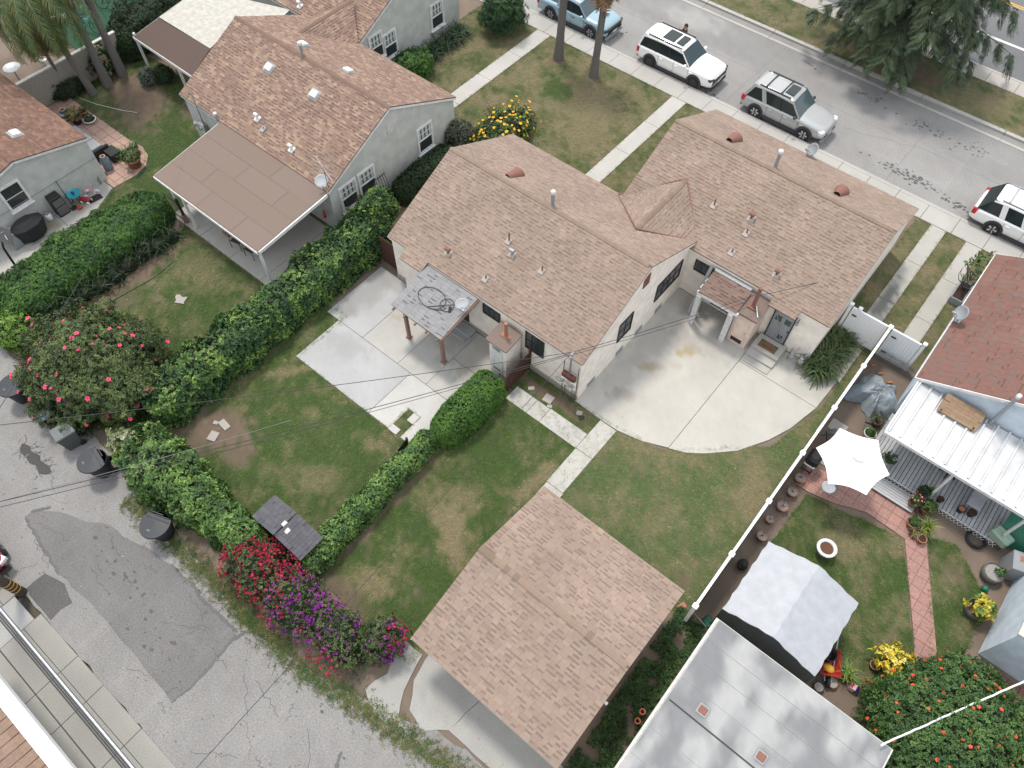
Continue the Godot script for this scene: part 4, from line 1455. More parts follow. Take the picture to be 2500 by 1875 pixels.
	for q in [[-28.6, -10.3], [-27.42, -10.15], [-22.2, -10.2], [-26.2, -13.9]]:
		st = flat_tool()
		bx(st, v(q[0], 1.1, q[1]), v(0.1, 2.2, 0.1))
		part(cov, "post", st, M.white)
	# ----- left house (front unit)
	h = gable_house("grey_house", "pale grey stucco front house with mottled rose shingles and two white framed windows", -39.0, -28.62, -22.3, -30.2, 2.6, 4.45, M.stucco_gray, mot, lookm, M.white)
	finish_roof(h.roof, h.tabs, mot)
	wl = h.walls
	hung_window(wl, v(-28.71, 1.85, -23.65), 0.9, 1.35, Vector3.RIGHT)
	hung_window(wl, v(-28.71, 1.48, -24.62), 0.9, 1.35, Vector3.RIGHT)
	hung_window(wl, v(-28.71, 1.38, -28.29), 0.95, 1.4, Vector3.RIGHT)
	t_vent(h.walls, v(-33.22, 2.76, -22.65), 0.46, M.white, M.white)
	# carport roofs between the two left units
	var cp := thing("carport", v(-35.0, 0, -18.5), "flat carport with white and brown roofing sheets and white posts", "carport")
	cp.set_meta("label", "flat carport with white and brown roofing on white posts")
	st = flat_tool()
	var br := [v(-38.32, 2.4, -15.61), v(-38.69, 2.4, -17.51), v(-34.38, 2.45, -17.49), v(-33.33, 2.45, -15.51)]
	var wh := [v(-38.62, 2.46, -17.48), v(-38.71, 2.5, -18.19), v(-38.87, 2.5, -19.24), v(-39.04, 2.5, -20.48), v(-33.76, 2.5, -22.34), v(-33.55, 2.5, -21.62), v(-35.23, 2.5, -20.21), v(-34.38, 2.46, -17.5)]
	fan(st, br)
	var q3 := part(cp, "brown_roofing", st, M.brown_roll)
	q3.position = -cp.position
	st = flat_tool()
	fan(st, wh)
	part(cp, "white_roofing", st, M.white_roll).position = -cp.position
	st = flat_tool()
	bar(st, br[0] - v(0, 0.08, 0), br[3] - v(0, 0.08, 0), 0.06, 0.16)
	bar(st, br[0] - v(0, 0.08, 0), br[1] - v(0, 0.08, 0), 0.05, 0.14)
	part(cp, "beam", st, M.white).position = -cp.position
	for q in [v(-38.63, 0, -15.84), v(-35.57, 0, -16.02)]:
		st = flat_tool()
		bx(st, q + v(0, 1.18, 0), v(0.11, 2.36, 0.11))
		part(cp, "post", st, M.white).position = -cp.position
	# ----- left garage
	var bro := [L(0.26, 0.145, 0.10), L(0.22, 0.125, 0.09), L(0.29, 0.17, 0.12), L(0.24, 0.14, 0.105), L(0.20, 0.11, 0.085), L(0.17, 0.10, 0.08)]
	h = gable_house("grey_garage", "grey stucco garage with brown shingles, white fascia and sash window", -46.0, -33.35, -2.85, -9.55, 2.5, 3.35, M.stucco_gray, bro, {"cap": L(0.24, 0.14, 0.1), "dash": 0.35}, M.white)
	h.node.set_meta("category", "garage")
	finish_roof(h.roof, h.tabs, bro)
	box_vent(h.walls, v(-35.29, 3.05, -7.38), -0.25, M.white, 1.1)
	wl = h.walls
	st = flat_tool()
	window(wl, v(-33.44, 1.82, -5.48), 0.95, 1.2, Vector3.RIGHT, 1, 2, M.white, {"frame": 0.1, "sill": true})
	st = round_tool()
	tube(st, [v(-33.42, 1.35, -2.95), v(-33.42, 1.35, -9.4)], 0.012)
	part(wl, "conduit", st, M.grey_metal)


# ---------- foliage
var sprigs := {}

func leaf_at(st: SurfaceTool, o: Vector3, b: Basis, l: float, w: float, fold := 0.12, curl := 0.15):
	var base := o
	var tip := o + b * v(0, -curl * l, l)
	var mid := o + b * v(0, 0.02 * l, l * 0.5)
	var s0 := o + b * v(w * l, fold * l, l * 0.45)
	var s1 := o + b * v(-w * l, fold * l, l * 0.45)
	tri(st, base, s0, mid)
	tri(st, base, mid, s1)
	tri(st, s0, tip, mid)
	tri(st, mid, tip, s1)

func sprig(kind: String) -> ArrayMesh:
	if sprigs.has(kind):
		return sprigs[kind]
	var g := RandomNumberGenerator.new()
	g.seed = hash(kind)
	var st := flat_tool()
	var n := 5
	match kind:
		"broad":
			n = 5
		"small":
			n = 8
		"needle":
			n = 22
		"petal":
			n = 6
		"tuft":
			n = 7
		"blade":
			n = 1
	for i in n:
		var k := g.randf_range(0.78, 1.0)
		st.set_color(Color(k, k, k))
		var a := TAU * (i + g.randf_range(-0.3, 0.3)) / n
		match kind:
			"broad":
				var b := Basis(Vector3.UP, a) * Basis(Vector3.RIGHT, -g.randf_range(0.1, 0.7))
				leaf_at(st, v(g.randf_range(-0.2, 0.2), g.randf_range(-0.3, 0.2), g.randf_range(-0.2, 0.2)), b, g.randf_range(0.75, 1.1), 0.40)
			"small":
				var b := Basis(Vector3.UP, a) * Basis(Vector3.RIGHT, -g.randf_range(-0.2, 1.1))
				leaf_at(st, v(g.randf_range(-0.5, 0.5), g.randf_range(-0.5, 0.4), g.randf_range(-0.5, 0.5)), b, g.randf_range(0.6, 1.0), 0.28)
			"needle":
				var s := 1.0 if i % 2 == 0 else -1.0
				var t := float(i) / n
				leaf_at(st, v(0, -0.25 * t * t, t * 1.6), Basis(Vector3.UP, s * g.randf_range(0.5, 1.0)) * Basis(Vector3.RIGHT, g.randf_range(0.0, 0.35)), 0.75 * (1.1 - t * 0.7), 0.07, 0.02)
			"petal":
				leaf_at(st, Vector3.ZERO, Basis(Vector3.UP, a) * Basis(Vector3.RIGHT, -g.randf_range(0.4, 1.0)), 1.0, 0.4, 0.1, -0.1)
			"tuft":
				var b := Basis(Vector3.UP, a) * Basis(Vector3.RIGHT, -g.randf_range(0.75, 1.35))
				leaf_at(st, v(g.randf_range(-0.6, 0.6), 0, g.randf_range(-0.6, 0.6)), b, g.randf_range(0.6, 1.1), 0.09, 0.02, 0.3)
			"blade":
				var o := Vector3.ZERO
				var d := v(0, 1, 0.25).normalized()
				for q in 5:
					var o2 := o + d * 0.24
					var w0 := 0.045 * (1.0 - q / 5.5)
					var w1 := 0.045 * (1.0 - (q + 1) / 5.5)
					quad(st, o - v(w0, 0, 0), o2 - v(w1, 0, 0), o2 + v(w1, 0, 0), o + v(w0, 0, 0))
					o = o2
					d = (d + v(0, -0.42, 0.22)).normalized()
	sprigs[kind] = commit(st, M.blade if kind == "tuft" else M.leaf)
	return sprigs[kind]

func foliage(parent: Node, called: String, spots: Array, kind: String, s0: float, s1: float, palette: Array, lean := 0.5) -> MultiMeshInstance3D:
	var tfs := []
	var cols := []
	for q in spots:
		var y: Vector3 = (q[1] + v(rr(-lean, lean), rr(-lean, lean), rr(-lean, lean))).normalized()
		var x := y.cross(v(rr(-1, 1), rr(-1, 1), rr(-1, 1))).normalized()
		var s := rr(s0, s1)
		tfs.append(Transform3D(Basis(x * s, y * s, x.cross(y) * s), q[0]))
		var pick := 0.5 + 0.5 * nz.get_noise_3d(q[0].x * 3.0, q[0].y * 3.0, q[0].z * 3.0) * 1.6 + rr(-0.28, 0.28)
		cols.append(vary(palette[clampi(int(pick * palette.size()), 0, palette.size() - 1)], 0.18))
	var o := crowd(parent, called, sprig(kind), tfs, cols)
	o.set_meta("kind", "stuff")
	return o

# rounded mass: surface point in direction d
func dome_r(c: Vector3, r: Vector3, d: Vector3, rough: float) -> Vector3:
	var e := 1.0 + rough * (nz.get_noise_3d(c.x + d.x * 4, d.y * 4, c.z + d.z * 4) * 1.3 + 0.5 * nf.get_noise_3d(c.x + d.x * 1.5, d.y * 1.5, c.z + d.z * 1.5))
	return c + v(d.x * r.x, d.y * r.y, d.z * r.z) * e

func dome_spots(c: Vector3, r: Vector3, n: int, rough: float, low := -0.35) -> Array:
	var out := []
	while out.size() < n:
		var d := v(rng.randfn(), rng.randfn(), rng.randfn()).normalized()
		if d.y < low:
			continue
		var q := dome_r(c, r, d, rough)
		var nr := v(d.x / r.x, d.y / r.y, d.z / r.z).normalized()
		q = c + (q - c) * rr(0.84, 1.04)
		if q.y < 0.03:
			q.y = rr(0.03, 0.12)
		out.append([q, nr])
	return out

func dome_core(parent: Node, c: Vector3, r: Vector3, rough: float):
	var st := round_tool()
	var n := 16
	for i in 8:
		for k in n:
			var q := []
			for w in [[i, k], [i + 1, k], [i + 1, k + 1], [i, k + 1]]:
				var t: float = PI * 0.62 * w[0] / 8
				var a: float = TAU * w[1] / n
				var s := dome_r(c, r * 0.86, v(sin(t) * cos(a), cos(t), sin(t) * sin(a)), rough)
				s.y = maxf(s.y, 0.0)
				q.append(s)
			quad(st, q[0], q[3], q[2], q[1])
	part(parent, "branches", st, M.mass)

func stems(parent: Node, c: Vector3, n: int, hgt: float, spread: float, r := 0.03):
	var st := round_tool()
	for i in n:
		var a := rr(0, TAU)
		tube(st, [c, c + v(cos(a) * spread * 0.3, hgt * 0.5, sin(a) * spread * 0.3), c + v(cos(a) * spread, hgt, sin(a) * spread)], r, r * 0.4, 5)
	part(parent, "stem", st, M.bark)

func shrub(called: String, label: String, c: Vector3, r: Vector3, n: int, kind: String, s0: float, s1: float, palette: Array, rough := 0.25, group := "", lean := 0.6) -> Node3D:
	var t := thing(called, v(c.x, 0, c.z), label, "shrub", group)
	var lc := v(0, c.y, 0)
	var sv := nz.offset
	nz.offset = v(c.x, 0, c.z)
	dome_core(t, lc, r, rough)
	foliage(t, "leaves", dome_spots(lc, r, n, rough), kind, s0, s1, palette, lean)
	nz.offset = sv
	return t

# a hedge swept along ground points; prof = half width and height at each point
func hedge(called: String, label: String, pts: Array, prof: Array, n: int, kind: String, s0: float, s1: float, palette: Array, rough := 0.18, box := 0.45, lean := 0.6) -> Node3D:
	var base: Vector3 = (pts[0] + pts[-1]) / 2
	var t := thing(called, base, label, "hedge")
	var total := 0.0
	var acc := [0.0]
	for i in range(pts.size() - 1):
		total += pts[i].distance_to(pts[i + 1])
		acc.append(total)
	var at := func(s: float, a: float, k: float) -> Array:
		var i := 0
		while i < acc.size() - 2 and s > acc[i + 1]:
			i += 1
		var f: float = (s - acc[i]) / (acc[i + 1] - acc[i])
		var c: Vector3 = pts[i].lerp(pts[i + 1], f)
		var d: Vector3 = (pts[i + 1] - pts[i]).normalized()
		var side := v(-d.z, 0, d.x)
		var w: float = lerpf(prof[i][0], prof[i + 1][0], f)
		var h: float = lerpf(prof[i][1], prof[i + 1][1], f)
		var e := minf(s, total - s)
		var rnd := minf(1.0, sqrt(maxf(0.0, 1.0 - pow(1.0 - clampf(e / (w * 0.9), 0, 1), 2.0))) + 0.05)
		w *= 0.25 + 0.75 * rnd
		h *= 0.55 + 0.45 * rnd
		var ca := cos(a)
		var sa := maxf(sin(a), 0.0)
		var ex := signf(ca) * pow(absf(ca), box)
		var ey := pow(sa, box)
		var q: Vector3 = c + side * ex * w + Vector3.UP * ey * h
		var bump := 1.0 + rough * (nz.get_noise_3d(q.x * 2, q.y * 2, q.z * 2) * 1.5 + 0.4 * nf.get_noise_3d(q.x, q.y, q.z))
		q = c + (q - c) * bump * k
		var nr := (side * ca / maxf(w, 0.1) + Vector3.UP * sa / maxf(h, 0.1))
		if e < w:
			nr += d * (-1.0 if s < total / 2 else 1.0) * (1.0 - e / w) * 1.5
		return [q - base, nr.normalized()]
	var st := round_tool()
	var nl := int(total / 0.3) + 4
	for i in nl:
		for j in 10:
			var q := []
			for w in [[i, j], [i + 1, j], [i + 1, j + 1], [i, j + 1]]:
				q.append(at.call(total * w[0] / nl, PI * w[1] / 10.0, 0.87)[0])
			quad(st, q[0], q[1], q[2], q[3])
	part(t, "branches", st, M.mass)
	var spots := []
	for i in n:
		var pw: float = prof[0][0]
		var ph: float = prof[0][1]
		var u := rr(-(pw + ph), pw + ph)
		var an := acos(signf(u) * pow(clampf(absf(u) / pw, 0.0, 1.0), 1.0 / box))
		if absf(u) > pw:
			an = asin(pow(clampf(1.0 - (absf(u) - pw) / ph, 0.0, 1.0), 1.0 / box))
			if u < 0:
				an = PI - an
		var s := at.call(total * rng.randf(), an, rr(0.9, 1.04)) as Array
		spots.append(s)
	for i in n / 9:
		var e := rr(0, 0.35)
		spots.append(at.call(e if rng.randf() < 0.5 else total - e, PI * rng.randf(), rr(0.85, 1.0)))
	foliage(t, "leaves", spots, kind, s0, s1, palette, lean)
	return t

var ivy := [L(0.018, 0.052, 0.014), L(0.026, 0.075, 0.017), L(0.035, 0.098, 0.02), L(0.055, 0.122, 0.026), L(0.115, 0.205, 0.038), L(0.19, 0.295, 0.06)]
var lime_ivy := [L(0.035, 0.085, 0.02), L(0.06, 0.13, 0.03), L(0.09, 0.175, 0.04), L(0.13, 0.235, 0.05), L(0.19, 0.31, 0.07)]
var privet := [L(0.03, 0.085, 0.018), L(0.045, 0.12, 0.02), L(0.065, 0.16, 0.024), L(0.09, 0.20, 0.03)]
var clipped := [L(0.05, 0.125, 0.018), L(0.07, 0.175, 0.02), L(0.10, 0.22, 0.028)]
var dull := [L(0.05, 0.08, 0.026), L(0.075, 0.115, 0.034), L(0.10, 0.148, 0.042), L(0.14, 0.185, 0.056)]
var dark := [L(0.012, 0.032, 0.010), L(0.018, 0.046, 0.012), L(0.028, 0.065, 0.016)]

func flower_mesh(c: Color, heart: Color, r: float) -> ArrayMesh:
	var st := flat_tool()
	st.set_color(c)
	for i in 5:
		leaf_at(st, Vector3.ZERO, Basis(Vector3.UP, TAU * i / 5) * Basis(Vector3.RIGHT, -0.35), r, 0.55, 0.1, 0.2)
	st.set_color(heart)
	bar(st, Vector3.ZERO, v(0, r * 0.8, 0), r * 0.16, r * 0.16)
	return commit(st, M.leaf)

func add_flowers(t: Node3D, c: Vector3, r: Vector3, n: int, mesh: ArrayMesh, rough: float, called := "flower"):
	var sv := nz.offset
	nz.offset = v(t.position.x, 0, t.position.z)
	var kept := 0
	for s in dome_spots(c, r, n * 4, rough, -0.1):
		if kept >= n or nz.get_noise_3d(s[0].x * 2.5 + 50, s[0].y * 2.5, s[0].z * 2.5) < rr(-0.7, 0.2):
			continue
		kept += 1
		var y: Vector3 = (s[1] + v(rr(-0.5, 0.5), 0.3, rr(-0.5, 0.5))).normalized()
		var x := y.cross(v(rr(-1, 1), rr(-0.2, 0.2), rr(-1, 1))).normalized()
		put(t, called, mesh, Transform3D(Basis(x, y, x.cross(y)).scaled(Vector3.ONE * rr(0.7, 1.15)), s[0] + s[1] * 0.08))
	nz.offset = sv

func frond_mesh(l: float, droop: float, palette: Array) -> ArrayMesh:
	var st := flat_tool()
	var o := Vector3.ZERO
	var d := v(0, 0.65, 0.75).normalized()
	var n := 26
	for i in n:
		var t := float(i) / n
		var o2 := o + d * (l / n)
		var w := 0.03 * (1.0 - t * 0.8)
		st.set_color(palette[0])
		quad(st, o - v(w, 0, 0), o2 - v(w, 0, 0), o2 + v(w, 0, 0), o + v(w, 0, 0))
		if i > 4:
			for s in [-1.0, 1.0]:
				for rep in 2:
					st.set_color(vary(palette[rng.randi() % palette.size()], 0.15))
					var ll := 0.62 * sin(PI * (0.15 + 0.8 * t)) + 0.12
					var dir: Vector3 = (v(s * 0.9, -0.25 - rr(0, 0.5), 0) + d * rr(0.5, 0.9)).normalized()
					var oo := o.lerp(o2, rep * 0.5)
					var e1 := oo + dir * ll * 0.5
					var e2 := e1 + (dir + v(0, -0.7, 0)).normalized() * ll * 0.5
					var u := d * 0.018
					quad(st, oo - u, e1 - u, e1 + u, oo + u)
					tri(st, e1 - u, e2, e1 + u)
		o = o2
		d = (d + v(0, -droop / n, 0)).normalized()
	return commit(st, M.leaf)

func palm(label: String, base: Vector3, top: Vector3, r: float, fronds: int, l: float, skirt: int, group := "") -> Node3D:
	var t := thing("palm_tree", base, label, "tree", group)
	var h := top - base
	var st := round_tool()
	var pts := []
	for i in 25:
		var f := i / 24.0
		pts.append(h * f + v(sin(f * 3) * 0.05, 0, cos(f * 2.3) * 0.05 - 0.05))
	var rings := []
	for i in range(pts.size() - 1):
		var k := r * (1.35 - 0.35 * minf(1.0, i / 4.0)) * (1.0 - 0.25 * i / 24.0)
		cyl(st, pts[i], pts[i + 1] + v(0, 0.01, 0), k * 1.06, k * 0.97, 12, false)
	part(t, "trunk", st, M.palm_bark)
	var green := [L(0.035, 0.068, 0.017), L(0.05, 0.092, 0.022), L(0.08, 0.115, 0.028), L(0.15, 0.14, 0.035)]
	var dry := [L(0.22, 0.13, 0.06), L(0.30, 0.20, 0.10), L(0.17, 0.095, 0.045)]
	var variants := [frond_mesh(l, 2.6, green), frond_mesh(l * 0.95, 3.6, green), frond_mesh(l * 0.9, 4.6, green)]
	var dead := [frond_mesh(maxf(l * 0.7, 2.4), 0.6, dry), frond_mesh(maxf(l * 0.65, 2.1), 0.9, dry)]
	for i in fronds:
		put(t, "frond", variants[i % 3], Transform3D(Basis(Vector3.UP, TAU * i / fronds + rr(-0.2, 0.2)) * Basis(Vector3.RIGHT, rr(-0.1, 0.5)), h))
	for i in skirt:
		put(t, "dry_frond", dead[i % 2], Transform3D(Basis(Vector3.UP, TAU * i / skirt + rr(-0.3, 0.3)) * Basis(Vector3.RIGHT, rr(1.95, 2.3)), h - v(0, rr(0.0, 0.5), 0)))
	return t

func cedar(base: Vector3):
	var t := thing("cedar_tree", base, "dark blue green cedar with drooping sprays on the verge across the street", "tree")
	var st := round_tool()
	tube(st, [v(0, 0, 0), v(0.05, 0.4, -0.05), v(0.1, 3, -0.1), v(0.1, 7, 0), v(0.1, 12, 0)], 0.36, 0.08, 10)
	part(t, "trunk", st, M.bark)
	var spots := []
	var lim := round_tool()
	for i in 74:
		var y0 := 1.9 + i * 0.135
		var a := i * 2.4 + rr(-0.4, 0.4)
		var l := (5.2 - (y0 - 2.0) * 0.30) * rr(0.72, 1.1)
		if i < 5:
			l *= 0.75
		var d := v(cos(a), 0, sin(a))
		var side := v(-d.z, 0, d.x)
		var prev := v(0.1, y0, -0.05)
		var pts := [prev]
		for k in range(1, 8):
			var f := k / 7.0
			pts.append(v(0.1, y0 + 0.5 * sin(f * 2.2) - 1.1 * f * f, -0.05) + d * l * f + side * sin(f * 3 + i) * 0.15)
		tube(lim, pts, 0.05, 0.012, 5)
		for k in range(1, 8):
			var f := k / 7.0
			for s in [-1.0, 1.0]:
				var tw := (1.15 - f * 0.7) * rr(0.5, 1.2)
				var dirn: Vector3 = (side * s + d * 0.7 + v(0, -0.45, 0)).normalized()
				for m in 15:
					var q: Vector3 = pts[k] + dirn * tw * m / 15.0 + v(rr(-0.1, 0.1), -0.0025 * m * m + rr(-0.16, 0.06), rr(-0.1, 0.1))
					spots.append([q, dirn])
	part(t, "limbs", lim, M.bark)
	var tfs := []
	var cols := []
	for q in spots:
		var z: Vector3 = (q[1] + v(rr(-0.5, 0.5), rr(-0.5, 0.1), rr(-0.5, 0.5))).normalized()
		var x := Vector3.UP.cross(z).normalized()
		var s := rr(0.24, 0.4)
		tfs.append(Transform3D(Basis(x * s, z.cross(x) * s, z * s), q[0]))
		cols.append(vary([L(0.027, 0.052, 0.021), L(0.04, 0.072, 0.028), L(0.06, 0.095, 0.038), L(0.085, 0.122, 0.052)][rng.randi() % 4], 0.2))
	crowd(t, "crown", sprig("needle"), tfs, cols).set_meta("kind", "stuff")

func make_plants():
	# long ivy hedge between the yards
	hedge("ivy_hedge", "long glossy ivy hedge running from grey house to pink hibiscus", [v(-20.3, 0, -15.6), v(-20.4, 0, -12.5), v(-20.35, 0, -9), v(-20.3, 0, -5.5), v(-20.3, 0, -2.6)], [[0.85, 2.25], [0.95, 1.65], [0.95, 1.6], [1.0, 1.6], [0.95, 1.5]], 15500, "broad", 0.048, 0.112, ivy, 0.2)
	shrub("ivy_bush", "rounded leafy vine topping the ivy hedge beneath grey house windows", v(-20.6, 1.3, -15.5), v(0.85, 1.25, 0.95), 2600, "broad", 0.06, 0.095, ivy, 0.3)
	# alley hedge
	hedge("alley_hedge", "bulky green hedge with variegated edge standing along the alley", [v(-19.9, 0, -1.5), v(-18.2, 0, -1.35), v(-16.4, 0, -1.5), v(-14.8, 0, -1.5), v(-12.6, 0, -1.6)], [[0.75, 1.5], [1.15, 1.7], [0.95, 1.5], [0.7, 1.3], [0.6, 1.2]], 10500, "broad", 0.045, 0.115, lime_ivy, 0.3)
	shrub("variegated_bush", "cream and green variegated shrub at the end of alley hedge", v(-19.6, 0.9, -1.15), v(0.75, 0.75, 0.55), 700, "small", 0.07, 0.11, [L(0.30, 0.34, 0.16), L(0.42, 0.44, 0.27), L(0.10, 0.17, 0.05), L(0.48, 0.48, 0.33)], 0.4)
	# low ivy hedge dividing the yard
	hedge("ivy_hedge", "low ivy hedge dividing the two lawns beside the playhouse", [v(-11.3, 0, -9.0), v(-11.25, 0, -6.5), v(-11.2, 0, -4.2), v(-11.2, 0, -2.2)], [[0.42, 0.95], [0.42, 0.9], [0.48, 0.95], [0.5, 1.0]], 6000, "broad", 0.055, 0.09, lime_ivy, 0.2)
	hedge("clipped_hedge", "neatly clipped rounded bright green hedge beside the picket fence", [v(-11.05, 0, -8.9), v(-10.98, 0, -10.4), v(-10.95, 0, -12.45)], [[0.55, 1.15], [0.75, 1.4], [0.72, 1.35]], 7600, "small", 0.045, 0.07, clipped, 0.03, 0.55)
	# hibiscus
	var rough := 0.28
	var t := shrub("hibiscus_bush", "large spreading bush dotted with pink hibiscus flowers by the bins", v(-23.55, 0.65, -2.45), v(2.95, 2.1, 2.45), 13500, "small", 0.085, 0.14, dull, rough)
	add_flowers(t, v(0, 0.65, 0), v(3.05, 2.18, 2.55), 92, flower_mesh(L(0.68, 0.06, 0.16), L(0.55, 0.02, 0.05), 0.105), rough)
	stems(t, v(0, 0, 0), 26, 2.3, 2.4, 0.03)
	# bougainvillea in three tangled masses
	t = thing("bougainvillea", v(-10.2, 0, -1.2), "tangled crimson and purple bougainvillea on the alley corner by garage", "shrub")
	for q in [[v(-2.0, 0.6, 0.1), v(1.3, 1.05, 0.95)], [v(-0.3, 0.55, 0.0), v(1.5, 1.0, 0.95)], [v(1.7, 0.5, -0.2), v(1.3, 0.95, 0.8)], [v(2.9, 0.6, -1.0), v(0.7, 0.9, 0.7)]]:
		dome_core(t, q[0], q[1], 0.3)
		foliage(t, "leaves", dome_spots(q[0], q[1], 1100, 0.35), "small", 0.07, 0.11, dull, 0.8)
	for q in [[v(-2.1, 0.7, 0.0), v(1.35, 1.05, 0.95), 560, 0], [v(-1.3, 0.7, -0.5), v(0.9, 1.0, 0.6), 300, 0], [v(-0.1, 0.6, 0.0), v(1.45, 1.05, 0.9), 330, 1], [v(-0.6, 0.6, 0.2), v(1.2, 1.0, 0.9), 170, 0], [v(1.5, 0.55, -0.3), v(1.2, 1.0, 0.8), 190, 1], [v(1.9, 0.4, 0.4), v(0.7, 0.7, 0.6), 110, 0], [v(3.1, 0.7, -1.1), v(0.6, 0.95, 0.6), 130, 1], [v(3.3, 0.8, -1.3), v(0.4, 0.8, 0.4), 90, 0]]:
		var pal := [L(0.34, 0.012, 0.045), L(0.44, 0.02, 0.07), L(0.27, 0.014, 0.035), L(0.50, 0.035, 0.10)] if q[3] == 0 else [L(0.17, 0.018, 0.20), L(0.24, 0.025, 0.26), L(0.32, 0.04, 0.32)]
		var spots := []
		for s in dome_spots(q[0], q[1], q[2] * 3, 0.35, -0.1):
			if nf.get_noise_3d(s[0].x * 0.7, s[0].y * 0.7, s[0].z * 0.7) > -0.12 and spots.size() < q[2]:
				spots.append([s[0] + s[1] * 0.05, s[1]])
		foliage(t, "bracts", spots, "petal", 0.045, 0.1, pal, 0.8)
	stems(t, v(0, 0, 0.3), 18, 1.7, 2.2, 0.015)
	# left clipped hedge, its dark side and the lime bush
	hedge("broad_hedge", "broad pittosporum hedge between grey garage path and side lawn", [v(-29.5, 0, -10.1), v(-29.45, 0, -7.4), v(-29.5, 0, -4.4), v(-29.3, 0, -1.5)], [[0.95, 1.15], [1.3, 1.3], [1.35, 1.35], [1.3, 1.2]], 13500, "small", 0.065, 0.1, privet, 0.12)
	for i in 9:
		var z := -9.0 + i * 0.75
		shrub("strap_plant", "dark spiky undergrowth at the foot of the broad hedge", v(-27.85 + rr(-0.15, 0.15), 0.15, z), v(0.45, 0.35, 0.45), 60, "blade", 0.5, 0.8, dark, 0.2, "undergrowth below the hedge", 0.8)
	shrub("lime_bush", "small lime green bush squeezed between hedge and hibiscus", v(-28.0, 0.5, -1.4), v(0.85, 0.8, 0.8), 900, "small", 0.08, 0.13, [L(0.12, 0.24, 0.03), L(0.19, 0.33, 0.04), L(0.08, 0.17, 0.03)], 0.3)
	# shrubs between the middle houses
	hedge("clipped_hedge", "dark clipped hedge between the grey house and tan roofed house", [v(-21.3, 0, -17.3), v(-21.3, 0, -19.4), v(-21.35, 0, -21.3)], [[0.55, 1.05], [0.6, 1.15], [0.55, 1.05]], 3800, "small", 0.06, 0.09, dark, 0.08)
	shrub("rounded_bush", "grey green rounded bush at the grey house front corner", v(-21.75, 0.6, -22.3), v(0.8, 0.85, 0.75), 1100, "small", 0.07, 0.1, [L(0.06, 0.075, 0.045), L(0.09, 0.105, 0.065), L(0.14, 0.15, 0.10)], 0.1)
	t = shrub("flowering_shrub", "loose shrub covered with golden yellow trumpet flowers on front lawn", v(-20.3, 0.5, -23.9), v(1.25, 0.95, 1.9), 1500, "small", 0.08, 0.13, [L(0.06, 0.11, 0.025), L(0.09, 0.16, 0.03), L(0.12, 0.2, 0.04)], 0.4)
	add_flowers(t, v(0, 0.55, 0), v(1.3, 1.0, 2.0), 120, flower_mesh(L(0.75, 0.42, 0.02), L(0.7, 0.25, 0.02), 0.085), 0.4)
	stems(t, v(0, 0, 0), 16, 1.35, 1.5, 0.012)
	shrub("rose_bush", "leafy green rose bush beneath the front house window", v(-27.5, 0.55, -25.0), v(0.9, 0.8, 1.15), 1500, "small", 0.09, 0.14, privet, 0.3)
	t = thing("strap_leaf_bed", v(-27.9, 0, -28.0), "bed of dark arching strap leaves along the grey front wall", "plant bed")
	var spots := []
	for i in 420:
		spots.append([v(rr(-0.45, 0.5), 0.0, rr(-1.6, 1.6)), v(rr(-0.2, 0.5), 1, rr(-0.4, 0.4)).normalized()])
	foliage(t, "leaves", spots, "blade", 0.6, 0.95, dark, 0.25)
	t = shrub("conifer_bush", "dark green conifer bush on the far front lawn", v(-26.4, 1.0, -31.2), v(1.25, 1.5, 1.25), 2600, "needle", 0.12, 0.2, [L(0.015, 0.05, 0.014), L(0.025, 0.075, 0.02), L(0.04, 0.10, 0.025)], 0.4)
	stems(t, v(0, 0, 0), 5, 1.0, 0.4, 0.06)
	# ornamental grass by the front house
	t = thing("ornamental_grass", v(-1.25, 0, -22.45), "clump of dark arching ornamental grass at the cream house corner", "plant")
	spots = []
	for i in 1500:
		spots.append([v(rng.randfn(0, 0.17), 0, rr(-1.15, 1.2)), v(rr(-0.5, 0.5), 1, rr(-0.5, 0.5)).normalized()])
	foliage(t, "blades", spots, "blade", 0.55, 1.0, [L(0.03, 0.06, 0.015), L(0.045, 0.085, 0.02), L(0.07, 0.115, 0.03), L(0.12, 0.15, 0.05)], 0.3)
	# weeds in the gap beside the garage
	t = thing("weeds", v(0.2, 0, -6.0), "low dark green weeds filling the gap beside the garage", "plants")
	t.set_meta("kind", "stuff")
	spots = []
	for i in 2600:
		var q := p(rr(-0.5, 0.62), rr(-3.6, 3.2))
		if nz.get_noise_2d(q.x * 2, q.y * 2) > -0.25:
			spots.append([v(q.x, rr(0.02, 0.22), q.y), Vector3.UP])
	foliage(t, "leaves", spots, "small", 0.07, 0.13, [L(0.025, 0.06, 0.015), L(0.035, 0.085, 0.018), L(0.05, 0.11, 0.022)], 0.7)
	# weeds along the alley edge
	t = thing("weeds", v(-9, 0, 0.2), "straggly weeds and grass along the alley edge", "plants")
	t.set_meta("kind", "stuff")
	spots = []
	for i in 5200:
		var x := rr(-9.5, 6.8)
		var e := -0.1 + (0.0 if x < 0 else -0.16 * x)
		spots.append([v(x, 0.0, e + rng.randfn(0, 0.22)), Vector3.UP])
	foliage(t, "blades", spots, "tuft", 0.05, 0.11, [L(0.05, 0.10, 0.02), L(0.09, 0.14, 0.03), L(0.2, 0.18, 0.07), L(0.04, 0.085, 0.02)], 0.4)
	# hedge and shrubs on the far left
	hedge("ivy_hedge", "dark ivy hedge behind the palms at the green court", [v(-40.9, 0, -15.3), v(-41.0, 0, -18.0), v(-41.0, 0, -20.6), v(-40.8, 0, -24)], [[0.9, 1.7], [1.2, 2.1], [1.3, 2.2], [1.3, 2.2]], 6500, "small", 0.09, 0.14, dark, 0.3)
